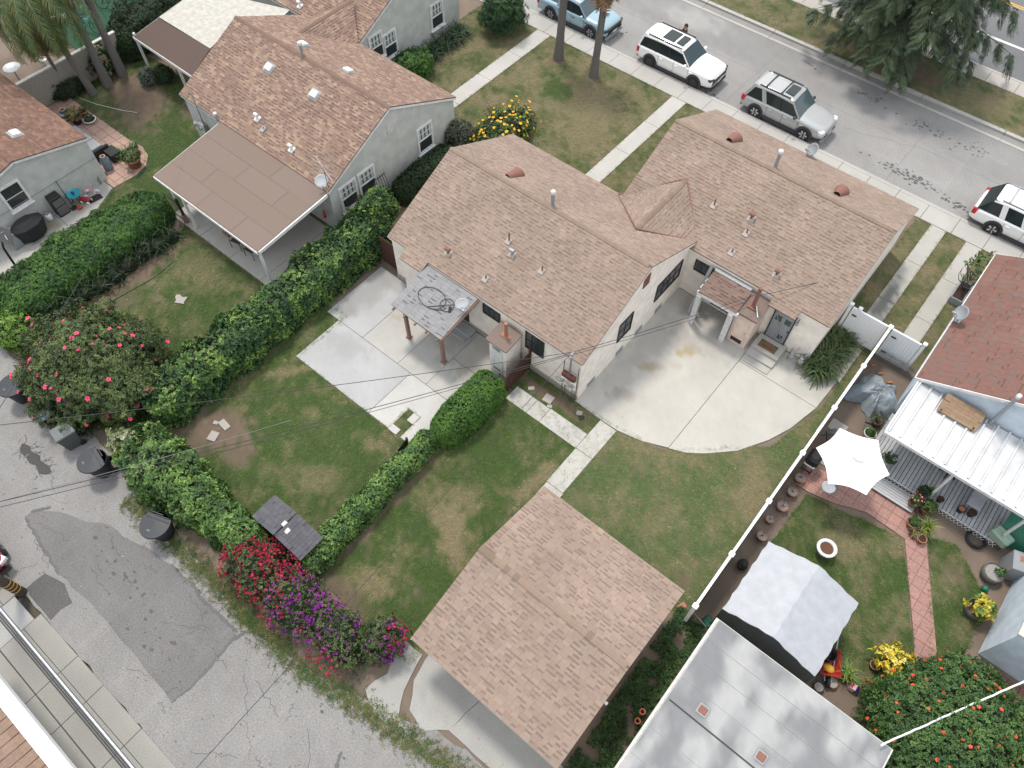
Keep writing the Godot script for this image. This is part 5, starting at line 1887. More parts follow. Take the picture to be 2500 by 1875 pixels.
	shrub("flowering_shrub", "dark shrub with pale specks growing between the palm trunks", v(-40.3, 0.7, -14.3), v(0.55, 0.95, 0.75), 800, "small", 0.08, 0.12, [L(0.02, 0.045, 0.012), L(0.03, 0.07, 0.018), L(0.35, 0.33, 0.2)], 0.35)
	shrub("climbing_shrub", "sparse climber at the foot of the block wall by palms", v(-40.2, 0.35, -12.0), v(0.4, 0.55, 0.9), 420, "small", 0.07, 0.11, dark, 0.5)
	shrub("silver_bush", "silvery rounded bush beside the white carport post", v(-37.9, 0.35, -15.3), v(0.5, 0.5, 0.5), 420, "small", 0.07, 0.11, [L(0.09, 0.12, 0.09), L(0.13, 0.16, 0.12)], 0.2)
	shrub("green_bush", "dark green leafy bush beside the carport post", v(-37.3, 0.4, -15.9), v(0.5, 0.6, 0.5), 420, "small", 0.08, 0.12, dark, 0.2)
	# palms
	palm("leaning palm with low drooping crown of green and golden fronds", v(-39.54, 0, -12.78), v(-39.9, 6.0, -12.2), 0.17, 44, 4.6, 20)
	palm("slender palm shedding long brown dry fronds in front of the block wall", v(-40.8, 0, -12.05), v(-40.0, 5.6, -11.6), 0.1, 26, 3.6, 16)
	palm("tall smooth palm trunk in the middle of the palm group by the wall", v(-39.54, 0, -13.7), v(-39.6, 7.2, -13.8), 0.21, 12, 3.0, 12)
	palm("tall ringed palm trunk at the end of the palm group by ivy", v(-39.66, 0, -14.72), v(-39.9, 8.8, -14.9), 0.2, 12, 2.6, 0)
	palm("grey palm trunk on front lawn nearest the walk to grey house", v(-22.28, 0, -31.13), v(-22.2, 8.2, -31.2), 0.22, 16, 2.2, 0)
	palm("slender front lawn palm with a skirt of dead fronds below its crown", v(-19.89, 0, -31.18), v(-19.8, 6.3, -31.3), 0.2, 14, 1.6, 11)
	cedar(v(-8.1, 0, -43.28))
	# big flowering bush on the right
	t = shrub("flowering_bush", "big dense bush with orange red honeysuckle flowers at the shed corner", v(8.3, 0.9, -10.9), v(2.4, 1.95, 2.75), 11000, "small", 0.08, 0.13, [L(0.035, 0.085, 0.02), L(0.05, 0.115, 0.026), L(0.068, 0.145, 0.032), L(0.095, 0.175, 0.04)], 0.14)
	add_flowers(t, v(0, 0.9, 0), v(2.45, 2.0, 2.8), 190, flower_mesh(L(0.62, 0.07, 0.02), L(0.65, 0.2, 0.02), 0.062), 0.12)

func make_grass():
	var tfs := []
	var cols := []
	var n_per := [150, 150, 150, 130, 110, 80, 95, 95, 90, 90, 60, 45, 170, 170]
	for i in lawn_polys.size():
		var poly: PackedVector2Array = lawn_polys[i]
		var lo := poly[0]
		var hi := poly[0]
		for q in poly:
			lo = lo.min(q)
			hi = hi.max(q)
		if i == 11:
			lo.x = -32.0
			hi.x = 8.0
		var n := int((hi.x - lo.x) * (hi.y - lo.y) * n_per[i])
		for k in n:
			var w := p(rr(lo.x, hi.x), rr(lo.y, hi.y))
			if not Geometry2D.is_point_in_polygon(w, poly):
				continue
			var s := lawn_state(w)
			if rng.randf() < s.y * 1.05:
				continue
			var sc := rr(0.035, 0.062) * (1.0 - s.y * 0.5)
			var a := rr(0, TAU)
			tfs.append(Transform3D(Basis(v(cos(a), 0, sin(a)) * sc * 1.3, Vector3.UP * sc, v(-sin(a), 0, cos(a)) * sc * 1.3), v(w.x, 0.0, w.y)))
			var c := green_at(w).lerp(tone_dry, clampf(s.x + rr(-0.15, 0.2), 0, 1))
			cols.append(vary(c * 1.2, 0.32))
	for poly in lawn_polys:   # longer fringe where lawn meets paving and beds
		for i in poly.size():
			var a: Vector2 = poly[i]
			var b: Vector2 = poly[(i + 1) % poly.size()]
			if a.x < -45 or a.x > 14:
				continue
			for k in int(a.distance_to(b) * 26):
				var w: Vector2 = a.lerp(b, rng.randf()) + p(rng.randfn(0, 0.035), rng.randfn(0, 0.035))
				var s := lawn_state(w)
				if rng.randf() < s.y:
					continue
				var sc := rr(0.04, 0.085)
				tfs.append(Transform3D(Basis(Vector3.UP, rr(0, TAU)).scaled(v(sc, sc, sc)), v(w.x, 0.0, w.y)))
				cols.append(vary(green_at(w).lerp(tone_dry, clampf(s.x, 0, 1)) * 1.15, 0.3))
	var o := crowd(self, "grass", sprig("tuft"), tfs, cols)
	o.set_meta("kind", "stuff")
	tag(o, "short mown lawn grass growing in the yards", "grass")


func potted(called: String, label: String, at: Vector3, r: float, h: float, m: Material, kind := "", n := 0, size := 0.1, palette: Array = [], spread := 1.0, top: Material = null, group := "") -> Node3D:
	var t := thing(called, at, label, "potted plant", group)
	var st := round_tool()
	lathe(st, Vector3.ZERO, [[0.0, 0.0], [r * 0.72, 0.0], [r * 0.92, h * 0.8], [r * 0.92, h * 0.8], [r * 1.05, h * 0.8], [r * 1.05, h], [r * 0.9, h], [r * 0.86, h * 0.86]], 18)
	part(t, "pot", st, m)
	st = flat_tool()
	var ring := []
	for i in 16:
		ring.append(v(cos(TAU * i / 16) * r * 0.9, h * 0.88 + rr(-0.01, 0.01), sin(TAU * i / 16) * r * 0.9))
	fan(st, ring)
	part(t, "soil", st, top if top else M.mulch)
	if n > 0:
		var spots := []
		if kind == "blade":
			for i in n:
				spots.append([v(rr(-0.3, 0.3) * r, h * 0.88, rr(-0.3, 0.3) * r), v(rr(-0.7, 0.7), 1, rr(-0.7, 0.7)).normalized()])
		else:
			spots = dome_spots(v(0, h + r * 0.35 * spread, 0), v(r, r * 0.8, r) * spread, n, 0.35, -0.4)
		foliage(t, "plant", spots, kind, size * 0.7, size * 1.2, palette, 0.6)
		st = round_tool()
		for i in 5:
			var a := rr(0, TAU)
			tube(st, [v(0, h * 0.85, 0), v(cos(a) * r * 0.4 * spread, h + r * 0.5 * spread, sin(a) * r * 0.4 * spread)], 0.012, 0.006, 5)
		part(t, "stem", st, M.bark)
	return t

func twigs(t: Node3D, at: Vector3, n: int, l: float, m: Material, r := 0.02):
	var st := round_tool()
	for i in n:
		var a := TAU * i / n + rr(-0.4, 0.4)
		var k := at
		var d := v(cos(a) * 0.7, 1, sin(a) * 0.7).normalized()
		var pts := [k]
		for j in 4:
			k += d * l / 4
			d = (d + v(rr(-0.5, 0.5), rr(-0.25, 0.15), rr(-0.5, 0.5))).normalized()
			pts.append(k)
		tube(st, pts, r, r * 0.4, 5)
	part(t, "twigs", st, m)

func make_right_neighbour():
	var st: SurfaceTool
	# ----- house with red three-tab roof, ridge along z
	var h := thing("blue_house", v(5.9, 0, -25.4), "pale blue house with weathered red shingle roof beside the white fence", "house")
	var off := -h.position
	st = flat_tool()
	var prof := [p(1.95, 0), p(1.95, 2.62), p(6.0, 4.5), p(10.05, 2.62), p(10.05, 0)]
	for z in [-29.2, -21.62]:
		var f := []
		for q in prof:
			f.append(v(q.x, q.y, z))
		fan(st, f)
	for i in 4:
		quad(st, v(prof[i].x, prof[i].y, -29.2), v(prof[i + 1].x, prof[i + 1].y, -29.2), v(prof[i + 1].x, prof[i + 1].y, -21.62), v(prof[i].x, prof[i].y, -21.62))
	part(h, "wall", st, M.stucco_blue).position = off
	var roof := Node3D.new()
	roof.name = "roof"
	h.add_child(roof)
	roof.position = off
	var red := [L(0.255, 0.13, 0.102), L(0.245, 0.127, 0.102), L(0.265, 0.137, 0.108), L(0.245, 0.136, 0.11), L(0.225, 0.145, 0.122), L(0.16, 0.09, 0.075)]
	deck_poly(roof, [v(1.83, 2.7, -29.35), v(1.83, 2.7, -21.5), v(6.0, 4.62, -21.5), v(6.0, 4.62, -29.35)], M.shingle)
	deck_poly(roof, [v(10.17, 2.7, -21.5), v(10.17, 2.7, -29.35), v(6.0, 4.62, -29.35), v(6.0, 4.62, -21.5)], M.shingle)
	var tabs := []
	var up := v(4.17, 1.92, 0)
	courses(tabs, v(1.83, 2.7, -29.35), Vector3(0, 0, 1), up.normalized(), [p(0, 0), p(7.85, 0), p(7.85, up.length()), p(0, up.length())], red, {"course": 0.14, "min": 0.28, "max": 0.32, "dash": 0.12})
	finish_roof(roof, tabs, red)
	st = flat_tool()
	bar(st, v(1.83, 2.62, -21.48), v(6.0, 4.54, -21.48), 0.035, 0.13)
	bar(st, v(1.83, 2.62, -29.37), v(6.0, 4.54, -29.37), 0.035, 0.13)
	bar(st, v(1.8, 2.62, -29.3), v(1.8, 2.62, -21.5), 0.035, 0.1)
	part(roof, "fascia", st, M.white)
	# ----- corrugated patio cover
	var c := thing("patio_cover", v(4.6, 0, -20.2), "white corrugated metal patio cover over the grey deck", "patio cover")
	off = -c.position
	for i in 13:
		var x0 := 2.0 + i * 0.42
		st = flat_tool()
		var sec := [p(0.0, 0.0), p(0.03, 0.085), p(0.08, 0.085), p(0.12, 0.0), p(0.42, 0.0)]
		for k in 4:
			quad(st, v(x0 + sec[k].x, 2.32 + sec[k].y, -18.95), v(x0 + sec[k + 1].x, 2.32 + sec[k + 1].y, -18.95), v(x0 + sec[k + 1].x, 2.55 + sec[k + 1].y, -21.5), v(x0 + sec[k].x, 2.55 + sec[k].y, -21.5))
		part(c, "roof_panel", st, M.corrugated).position = off
	st = flat_tool()
	bar(st, v(1.96, 2.29, -18.9), v(7.5, 2.29, -18.9), 0.12, 0.14)
	bar(st, v(1.97, 2.3, -18.97), v(1.97, 2.53, -21.5), 0.06, 0.16)
	part(c, "beam", st, M.white).position = off
	for q in [[2.05, -18.95], [7.2, -18.95], [4.6, -18.95]]:
		st = flat_tool()
		bx(st, v(q[0], 1.26, q[1]), v(0.09, 1.94, 0.09))
		part(c, "post", st, M.white).position = off
	# small shingled hood lying on the cover
	var hd := thing("roof_hood", v(3.72, 2.5, -21.05), "small tan shingled hood roof sitting on the corrugated cover", "hood")
	var tn := [L(0.37, 0.25, 0.155), L(0.40, 0.275, 0.175), L(0.35, 0.235, 0.15), L(0.2, 0.13, 0.09)]
	deck_poly(hd, [v(-0.72, 0.1, 0.32), v(0.7, 0.1, 0.32), v(0.72, 0.4, -0.38), v(-0.74, 0.4, -0.38)], M.shingle, 0.03)
	tabs = []
	courses(tabs, v(-0.72, 0.1, 0.32), Vector3.RIGHT, v(0, 0.3, -0.7).normalized(), [p(0, 0), p(1.43, 0), p(1.43, 0.76), p(0, 0.76)], tn, {"course": 0.125, "min": 0.2, "max": 0.24, "dash": 0.1})
	finish_roof(hd, tabs, tn)
	st = flat_tool()
	bx(st, v(0, 0.16, -0.3), v(1.3, 0.32, 0.1))
	for s in [-0.6, 0.6]:
		bx(st, v(s, 0.06, 0.0), v(0.05, 0.2, 0.6))
	part(hd, "frame", st, M.wood_dark)
	var fl := thing("vent_pipe", v(4.7, 2.5, -21.4), "tall grey flue pipe with white cap beside the shingled hood", "flue")
	st = flat_tool()
	bx(st, v(0, 0.05, 0), v(0.34, 0.14, 0.3))
	part(fl, "base", st, M.zinc)
	st = round_tool()
	cyl(st, v(0, 0.1, 0), v(0, 2.0, 0), 0.065, 0.065, 12)
	part(fl, "pipe", st, M.grey_metal)
	st = round_tool()
	lathe(st, v(0, 2.0, 0), [[0.07, -0.12], [0.085, -0.1], [0.085, 0.04], [0.0, 0.06]], 12)
	part(fl, "cap", st, M.white)
	# ----- deck, planks along z; step with planks along x
	var dk := thing("wooden_deck", v(4.6, 0, -20.1), "grey painted plank deck under the corrugated cover", "deck")
	var pm := []
	for i in 4:
		var m: StandardMaterial3D = M.deck.duplicate()
		m.albedo_color = (L(0.40, 0.41, 0.425) * rr(0.88, 1.1)).linear_to_srgb()
		pm.append(m)
	for i in 36:
		st = flat_tool()
		bx(st, v(-2.55 + i * 0.145, 0.28, 0), v(0.122, 0.04, 2.66))
		part(dk, "plank", st, pm[rng.randi() % 4])
	st = flat_tool()
	bx(st, v(0.05, 0.13, -0.1), v(5.0, 0.26, 2.4))
	part(dk, "joists", st, M.wood_dark)
	st = flat_tool()
	for i in 36:
		for s in [-1.0, 1.0]:
			var x := -2.5 + i * 0.145
			bar(st, v(x - s * 0.07, 0.02, 1.37), v(x + s * 0.07, 0.27, 1.37 + 0.006 * s), 0.01, 0.025)
	bx(st, v(0.0, 0.3, 1.37), v(5.1, 0.025, 0.03))
	part(dk, "lattice", st, M.white)
	dk = thing("deck_step", v(3.6, 0, -18.36), "grey plank step in front of the deck by the umbrella", "deck step")
	for i in 6:
		st = flat_tool()
		bx(st, v(0, 0.15, -0.27 + i * 0.115), v(1.6, 0.03, 0.1))
		part(dk, "plank", st, pm[rng.randi() % 4])
	st = flat_tool()
	bx(st, v(0, 0.07, 0.02), v(1.5, 0.13, 0.6))
	part(dk, "frame", st, M.wood_grey)
	# ----- vinyl fence along x = 0.1 and gate panels across the drive
	var zs := [-23.92, -21.47, -19.03, -16.56, -14.11, -11.62, -9.35]
	var fn := thing("vinyl_fence", v(0.1, 0, -16.6), "long white vinyl fence with capped posts between the two yards", "fence")
	for i in 7:
		var z0: float = zs[i] + 16.6
		st = flat_tool()
		bx(st, v(0, 0.9, z0), v(0.13, 1.8, 0.13))
		var po := part(fn, "post", st, M.vinyl)
		st = flat_tool()
		cbx(st, v(0, 1.83, z0), v(0.19, 0.06, 0.19), 0.025)
		part(po, "cap", st, M.vinyl)
		if i == 6:
			break
		var ln: float = zs[i + 1] - zs[i] - 0.14
		var zc: float = (zs[i] + zs[i + 1]) / 2 + 16.6
		st = flat_tool()
		bx(st, v(0, 1.72, zc), v(0.09, 0.14, ln))
		part(fn, "top_rail", st, M.vinyl)
		st = flat_tool()
		bx(st, v(0, 0.12, zc), v(0.09, 0.14, ln))
		part(fn, "bottom_rail", st, M.vinyl)
		for k in 12:
			st = flat_tool()
			bx(st, v(0, 0.92, zc - ln / 2 + ln * (k + 0.5) / 12), v(0.03, 1.46, ln / 12 - 0.006))
			part(fn, "board", st, M.vinyl)
	for q in [[-0.76, 1.52, "white vinyl gate leaf between the cream house and the fence"], [0.82, 1.2, "white vinyl gate leaf between the fence and the blue house"]]:
		var gt := thing("vinyl_gate", v(q[0], 0, -23.92), q[2], "gate")
		st = flat_tool()
		bx(st, v(0, 1.7, 0), v(q[1], 0.14, 0.07))
		bx(st, v(0, 0.14, 0), v(q[1], 0.14, 0.07))
		for s in [-1, 1]:
			bx(st, v(s * (q[1] / 2 - 0.05), 0.92, 0), v(0.1, 1.42, 0.068))
		part(gt, "frame", st, M.vinyl)
		for k in 8:
			st = flat_tool()
			bx(st, v(-q[1] / 2 + 0.1 + (q[1] - 0.2) * (k + 0.5) / 8, 0.92, 0), v((q[1] - 0.2) / 8 - 0.005, 1.42, 0.03))
			part(gt, "board", st, M.vinyl)
		for y in [0.4, 1.4]:
			st = flat_tool()
			bx(st, v(-q[1] / 2 + 0.2, y, 0.05), v(0.2, 0.05, 0.03))
			part(gt, "hinge", st, M.black)
	for q in [[-1.63, "white capped vinyl gate post against the cream house wall"], [1.52, "white capped vinyl gate post against the blue house"], [-1.25, "slim white vinyl gate post beside the gate handle"]]:
		var po := thing("gate_pillar", v(q[0], 0, -23.95), q[1], "gate post")
		st = flat_tool()
		bx(st, v(0, 0.92, 0), v(0.12, 1.84, 0.12))
		part(po, "post", st, M.vinyl)
		st = flat_tool()
		cbx(st, v(0, 1.87, 0), v(0.17, 0.06, 0.17), 0.02)
		part(po, "cap", st, M.vinyl)
	# ----- umbrella
	var u := thing("patio_umbrella", v(1.62, 0, -17.16), "large white six sided patio umbrella between fence and deck", "umbrella")
	st = flat_tool()
	var ctr := v(0.04, 2.72, 0.0)
	var rim := [v(-0.97, 2.2, -0.91), v(-1.25, 2.2, 0.37), v(-0.26, 2.2, 1.37), v(0.96, 2.2, 0.92), v(1.24, 2.2, -0.32), v(0.33, 2.2, -1.34)]
	for i in 6:
		var a: Vector3 = rim[i]
		var b: Vector3 = rim[(i + 1) % 6]
		var pr := a
		for k in range(1, 9):
			var f := k / 8.0
			var e := a.lerp(b, f)
			e = e.lerp(v(0, e.y, 0), 0.085 * sin(PI * f)) + v(0, 0.03 * sin(PI * f), 0)
			for lay in 4:
				var f0 := lay / 4.0
				var f1 := (lay + 1) / 4.0
				var sg := func(w: Vector3, fr: float) -> Vector3: return ctr.lerp(w, fr) + v(0, -0.10 * sin(PI * fr) * 0.6, 0)
				quad(st, sg.call(pr, f0), sg.call(pr, f1), sg.call(e, f1), sg.call(e, f0))
			pr = e
	part(u, "canopy", st, M.umbrella)
	st = round_tool()
	cyl(st, v(0, 0, 0), v(0, 2.8, 0), 0.024, 0.024, 8)
	part(u, "pole", st, M.zinc)
	st = round_tool()
	lathe(st, v(0.04, 2.72, 0), [[0.24, -0.02], [0.2, 0.03], [0.06, 0.08], [0.0, 0.12]], 14)
	part(u, "vent_cap", st, M.umbrella)
	for i in 6:
		st = round_tool()
		tube(st, [ctr - v(0, 0.04, 0), ctr.lerp(rim[i], 0.5) - v(0, 0.09, 0), rim[i] - v(0, 0.02, 0)], 0.01, 0.01, 5)
		part(u, "rib", st, M.zinc)
	st = round_tool()
	lathe(st, Vector3.ZERO, [[0.0, 0.0], [0.26, 0.0], [0.26, 0.05], [0.06, 0.12], [0.03, 0.3]], 16)
	part(u, "base", st, M.zinc)
	var tb := thing("side_table", v(1.55, 0, -16.95), "small round white plastic table at the umbrella edge", "table")
	tb.position = v(1.53, 0, -16.8)
	st = round_tool()
	lathe(st, v(0, 0.45, 0), [[0.0, 0.0], [0.24, 0.0], [0.26, 0.015], [0.24, 0.03], [0.0, 0.03]], 18)
	part(tb, "top", st, M.vinyl)
	for i in 3:
		st = round_tool()
		var a := TAU * i / 3
		cyl(st, v(cos(a) * 0.12, 0.45, sin(a) * 0.12), v(cos(a) * 0.2, 0.02, sin(a) * 0.2), 0.015, 0.015, 6)
		part(tb, "leg", st, M.vinyl)
	# ----- tarp over garden furniture
	st = flat_tool()
	var n := 44
	var rings := 12
	var pos := func(i: int, k: int) -> Vector3:
		var a := TAU * (k % n) / n
		var f := float(i) / rings
		var rad := 1.0 + 0.16 * sin(a * 2 + 1.2) + 0.13 * sin(a * 5.0 + 0.4) + 0.06 * sin(a * 11.0)
		if a > 2.2 and a < 2.9:
			rad += 0.35 * sin((a - 2.2) / 0.7 * PI)
		var y := 0.82 * (1.0 - pow(f, 2.6))
		y *= 0.85 + 0.5 * nz.get_noise_2d(cos(a) * f * 3.0, sin(a) * f * 3.0)
		y += (0.07 * sin(a * 7.0 + 2.5 * nz.get_noise_2d(cos(a) * 2, sin(a) * 2) * 3.0) + 0.05 * sin(a * 15.0 + f * 4.0)) * f * (1.2 - f)
		return v(cos(a) * rad * f * 0.85, maxf(y, 0.03), sin(a) * rad * f * 1.05)
	for i in rings:
		for k in n:
			quad(st, pos.call(i, k), pos.call(i + 1, k), pos.call(i + 1, k + 1), pos.call(i, k + 1))
	solo("tarp_cover", st, M.grey_tarp, "crumpled silver grey tarp draped over furniture beside the blue house", "tarp", "", v(1.15, 0, -21.9))
	# ----- barbecue under black cover by the fence
	var bb := thing("covered_grill", v(0.55, 0, -17.35), "small cart grill under a black fitted cover against the fence", "grill")
	st = flat_tool()
	cbx(st, v(0, 0.82, 0), v(0.5, 0.4, 0.62), 0.1)
	part(bb, "cover", st, M.black_cloth)
	st = flat_tool()
	cbx(st, v(0.0, 0.58, 0.22), v(0.42, 0.1, 0.2), 0.03)
	part(bb, "tray", st, M.vinyl)
	for s in [[-0.18, -0.24], [0.18, -0.24], [-0.18, 0.24], [0.18, 0.24]]:
		st = flat_tool()
		bar(st, v(s[0], 0.05, s[1]), v(s[0], 0.66, s[1]), 0.035, 0.035)
		bar(st, v(s[0], 0.08, s[1]), v(-s[0], 0.08, s[1]), 0.03, 0.03)
		var lg := part(bb, "leg", st, M.black)
		st = round_tool()
		cyl(st, v(s[0] - 0.02, 0.05, s[1]), v(s[0] + 0.02, 0.05, s[1]), 0.05, 0.05, 8)
		part(lg, "caster", st, M.black)
	# folding chair
	var ch := thing("folding_chair", v(0.62, 0, -18.95), "slatted folding bistro chair standing between fence and umbrella", "chair")
	for i in 6:
		st = flat_tool()
		bx(st, v(0, 0.45, -0.19 + i * 0.075), v(0.4, 0.018, 0.055))
		part(ch, "slat", st, M.wood_grey)
	st = flat_tool()
	for s in [-0.2, 0.2]:
		bar(st, v(s, 0.0, -0.25), v(s, 0.9, 0.24), 0.025, 0.025)
		bar(st, v(s, 0.0, 0.25), v(s, 0.46, -0.2), 0.025, 0.025)
	bar(st, v(-0.2, 0.88, 0.23), v(0.2, 0.88, 0.23), 0.02, 0.06)
	part(ch, "frame", st, M.black)
	ch.rotation.y = 0.9
	# pots along the fence
	var pots := [[v(0.55, 0, -16.6), "clay pot of pale pebbles beside the grill, first in the fence row", 0.2], [v(0.6, 0, -15.9), "clay pot with dry twig leaning out over the lawn", 0.19], [v(0.6, 0, -15.15), "clay pot heaped with white stones beside the fence", 0.21], [v(0.5, 0, -14.4), "small clay pot half hidden behind the fence rail", 0.16], [v(0.6, 0, -13.65), "clay pot of grey gravel near the canopy corner", 0.19]]
	for q in pots:
		var pt := potted("clay_pot", q[1], q[0], q[2], 0.27, M.terra, "", 0, 0.1, [], 1.0, M.pebble)
		twigs(pt, v(0, 0.24, 0), 3, 0.45, M.wood_grey, 0.012)
	potted("clay_pot", "clay pot of feathery rosemary at the edge of silver tarp", v(1.7, 0, -20.75), 0.17, 0.26, M.terra, "needle", 120, 0.09, [L(0.05, 0.075, 0.04), L(0.08, 0.10, 0.055)], 1.9)
	potted("stone_pot", "pale stone pot with a green seedling beside the umbrella", v(1.72, 0, -20.0), 0.23, 0.36, M.trim, "small", 60, 0.09, privet, 0.7)
	for q in [[1.45, -20.75], [1.55, -20.4], [1.75, -20.35]]:
		st = flat_tool()
		cbx(st, Vector3.ZERO, v(0.28, 0.05, 0.28), 0.01)
		solo("paving_block", st, M.wood_grey, "dark square paving block beside the rosemary pot", "paver", "blocks beside rosemary", v(q[0], 0.03, q[1]), 0.3)
	# plumeria planter in front of the blue house
	var pl := thing("planter_box", v(1.66, 0, -29.15), "dark timber planter with a bare branching plumeria by the red roof", "planter")
	st = flat_tool()
	for q in [[0, 0.6, 0.5, 0.05], [0, -0.6, 0.5, 0.05], [0.25, 0, 0.05, 1.2], [-0.25, 0, 0.05, 1.2]]:
		bx(st, v(q[0], 0.18, q[1]), v(q[2], 0.36, q[3]))
	part(pl, "box", st, M.grey_metal)
	st = flat_tool()
	quad(st, v(-0.23, 0.3, -0.58), v(0.23, 0.3, -0.58), v(0.23, 0.3, 0.58), v(-0.23, 0.3, 0.58))
	part(pl, "soil", st, M.mulch)
	twigs(pl, v(0, 0.3, -0.2), 14, 1.25, M.wood_grey, 0.026)
	twigs(pl, v(0, 0.8, -0.3), 12, 0.8, M.wood_grey, 0.02)
	foliage(pl, "leaves", dome_spots(v(0.3, 1.25, -0.9), v(0.75, 0.5, 0.6), 90, 0.5), "broad", 0.12, 0.18, [L(0.06, 0.12, 0.03), L(0.10, 0.17, 0.04)], 0.6)
	# wire edging against the gate
	for i in 3:
		var ed := thing("garden_edging", v(0.55 + i * 0.5, 0, -23.72), "section of grey scrolled wire edging leaning on the white gate", "edging", "scrolled edging sections")
		st = round_tool()
		for k in 9:
			var x := -0.22 + k * 0.055
			for y in 5:
				var pts := []
				for w in 7:
					pts.append(v(x + 0.03 * cos(w * 1.0), 0.06 + y * 0.11 + 0.05 * sin(w * 1.0), -0.04 * y * 0.2))
				tube(st, pts, 0.006, 0.006, 4)
		part(ed, "scrolls", st, M.wire_grey)
		st = flat_tool()
		for s in [-0.25, 0.25]:
			bx(st, v(s, 0.3, -0.02), v(0.015, 0.6, 0.015))
		for y in [0.02, 0.6]:
			bx(st, v(0, y, -0.02), v(0.5, 0.015, 0.015))
		part(ed, "frame", st, M.grey_metal)
	for q in [[0.4, -23.3, "tan brick lying by the scrolled edging"], [0.8, -23.1, "red brick lying by the scrolled edging"], [1.3, -22.95, "grey brick half buried by the silver tarp"]]:
		st = flat_tool()
		cbx(st, Vector3.ZERO, v(0.22, 0.08, 0.1), 0.01)
		solo("brick", st, M.terra, q[2], "brick", "", v(q[0], 0.02, q[1]), rr(0, 2))
	dish("grey satellite dish on the eave of red roofed house", v(1.95, 2.78, -24.9), v(-0.55, 0.5, 0.5), 0.3, 0.45, M.grey_metal)
	# ----- canopy tent
	var ct := thing("canopy_tent", v(2.45, 0, -11.3), "pale grey fabric canopy tent with dark end curtain on the lawn", "canopy")
	var gx := 14
	var gz := 14
	var roofy := func(i: int, j: int) -> Vector3:
		var fx := float(i) / gx
		var fz := float(j) / gz
		var x := lerpf(-1.62, 1.68, fx)
		var y := 2.45 - absf(fx - 0.5) / 0.5 * 0.62
		y -= 0.02 * sin(PI * fz) + 0.012 * sin(fz * 40.0 + fx * 9.0) * absf(fx - 0.48) * 2
		return v(x + 0.02 * sin(fz * 30.0), y, lerpf(-1.5, 1.47, fz) + 0.02 * sin(fx * 31.0))
	st = round_tool()
	for i in gx:
		st.set_smooth_group(1 if i < gx / 2 else 2)
		for j in gz:
			quad(st, roofy.call(i, j), roofy.call(i + 1, j), roofy.call(i + 1, j + 1), roofy.call(i, j + 1))
	part(ct, "roof", st, M.canopy)
	st = round_tool()
	for i in gx:
		var a: Vector3 = roofy.call(i, gz)
		var b: Vector3 = roofy.call(i + 1, gz)
		var w0 := 0.08 * sin(i * 1.9)
		var w1 := 0.08 * sin((i + 1) * 1.9)
		quad(st, a + v(0, -0.02, 0.01), b + v(0, -0.02, 0.01), v(b.x, 0.4, b.z + 0.12 + w1), v(a.x, 0.4, a.z + 0.12 + w0))
	part(ct, "curtain", st, M.canopy_dark)
	st = round_tool()
	for j in gz:
		var a: Vector3 = roofy.call(gx, j)
		var b: Vector3 = roofy.call(gx, j + 1)
		quad(st, a, b, v(b.x + 0.02, b.y - 0.16, b.z), v(a.x + 0.02, a.y - 0.16, a.z))
	part(ct, "valance", st, M.canopy)
	for q in [[-1.55, -1.4], [1.6, -1.4], [-1.55, 1.4], [1.6, 1.4]]:
		st = round_tool()
		cyl(st, v(q[0], 0, q[1]), v(q[0], 1.84, q[1]), 0.022, 0.022, 8)
		part(ct, "leg", st, M.zinc)
	# ----- flat roofed shed
	var sh := thing("flat_roof_shed", v(4.6, 0, -5.5), "flat roofed shed with blotchy grey roll roofing next to the garage", "shed")
	off = -sh.position
	st = flat_tool()
	bx(st, v(3.75, 1.2, -5.2), v(5.7, 2.4, 7.9))
	part(sh, "wall", st, M.stucco).position = off
	st = flat_tool()
	bx(st, v(3.75, 2.42, -5.2), v(5.9, 0.12, 8.04))
	bar(st, v(0.84, 2.5, -9.2), v(0.84, 2.5, -1.2), 0.08, 0.06)
	part(sh, "coping", st, M.trim).position = off
	var blotch := func(w: Vector2) -> Color:
		var k := nz.get_noise_2d(w.x * 1.5 + 30, w.y * 0.55) + 0.5 * nz.get_noise_2d(w.x * 4 + 9, w.y * 2)
		var c2 := L(0.28, 0.288, 0.30).lerp(L(0.52, 0.525, 0.52), clampf(0.5 + k * 1.9, 0, 1))
		return c2 * (1.0 + 0.1 * nf.get_noise_2d(w.x, w.y))
	var zz := [-9.2, -8.45, -7.75, -7.0, -6.25, -5.27, -4.36, -3.4, -2.4, -1.25]
	for i in 9:
		slab(sh, "roofing_sheet", rect(0.92 + (i % 2) * 0.002, zz[i] + 0.006, 6.65, zz[i + 1] - 0.006), 2.495 + 0.002 * (i % 2), blotch, M.rolled, 0.16, 0.015).position = off
	st = flat_tool()
	bx(st, v(3.8, 2.5, -6.25), v(5.6, 0.014, 0.045))
	part(sh, "seam", st, M.black).position = off
	for q in [[1.92, -6.62], [3.86, -6.62]]:
		st = flat_tool()
		cbx(st, v(q[0], 2.52, q[1]), v(0.36, 0.05, 0.34), 0.03)
		var ho := part(sh, "hatch", st, M.zinc)
		ho.position = off
		st = flat_tool()
		cbx(st, v(q[0], 2.55, q[1]), v(0.26, 0.03, 0.24), 0.02)
		part(ho, "rusty_lid", st, M.rust)
	# ----- lawn tub and garden clutter
	var tub := thing("planter_tub", v(2.6, 0, -14.6), "grey tub with wide white rim holding brown soil on lawn", "planter")
	st = round_tool()
	lathe(st, Vector3.ZERO, [[0.0, 0.0], [0.24, 0.0], [0.31, 0.42]], 22)
	part(tub, "tub", st, M.grey_metal)
	st = round_tool()
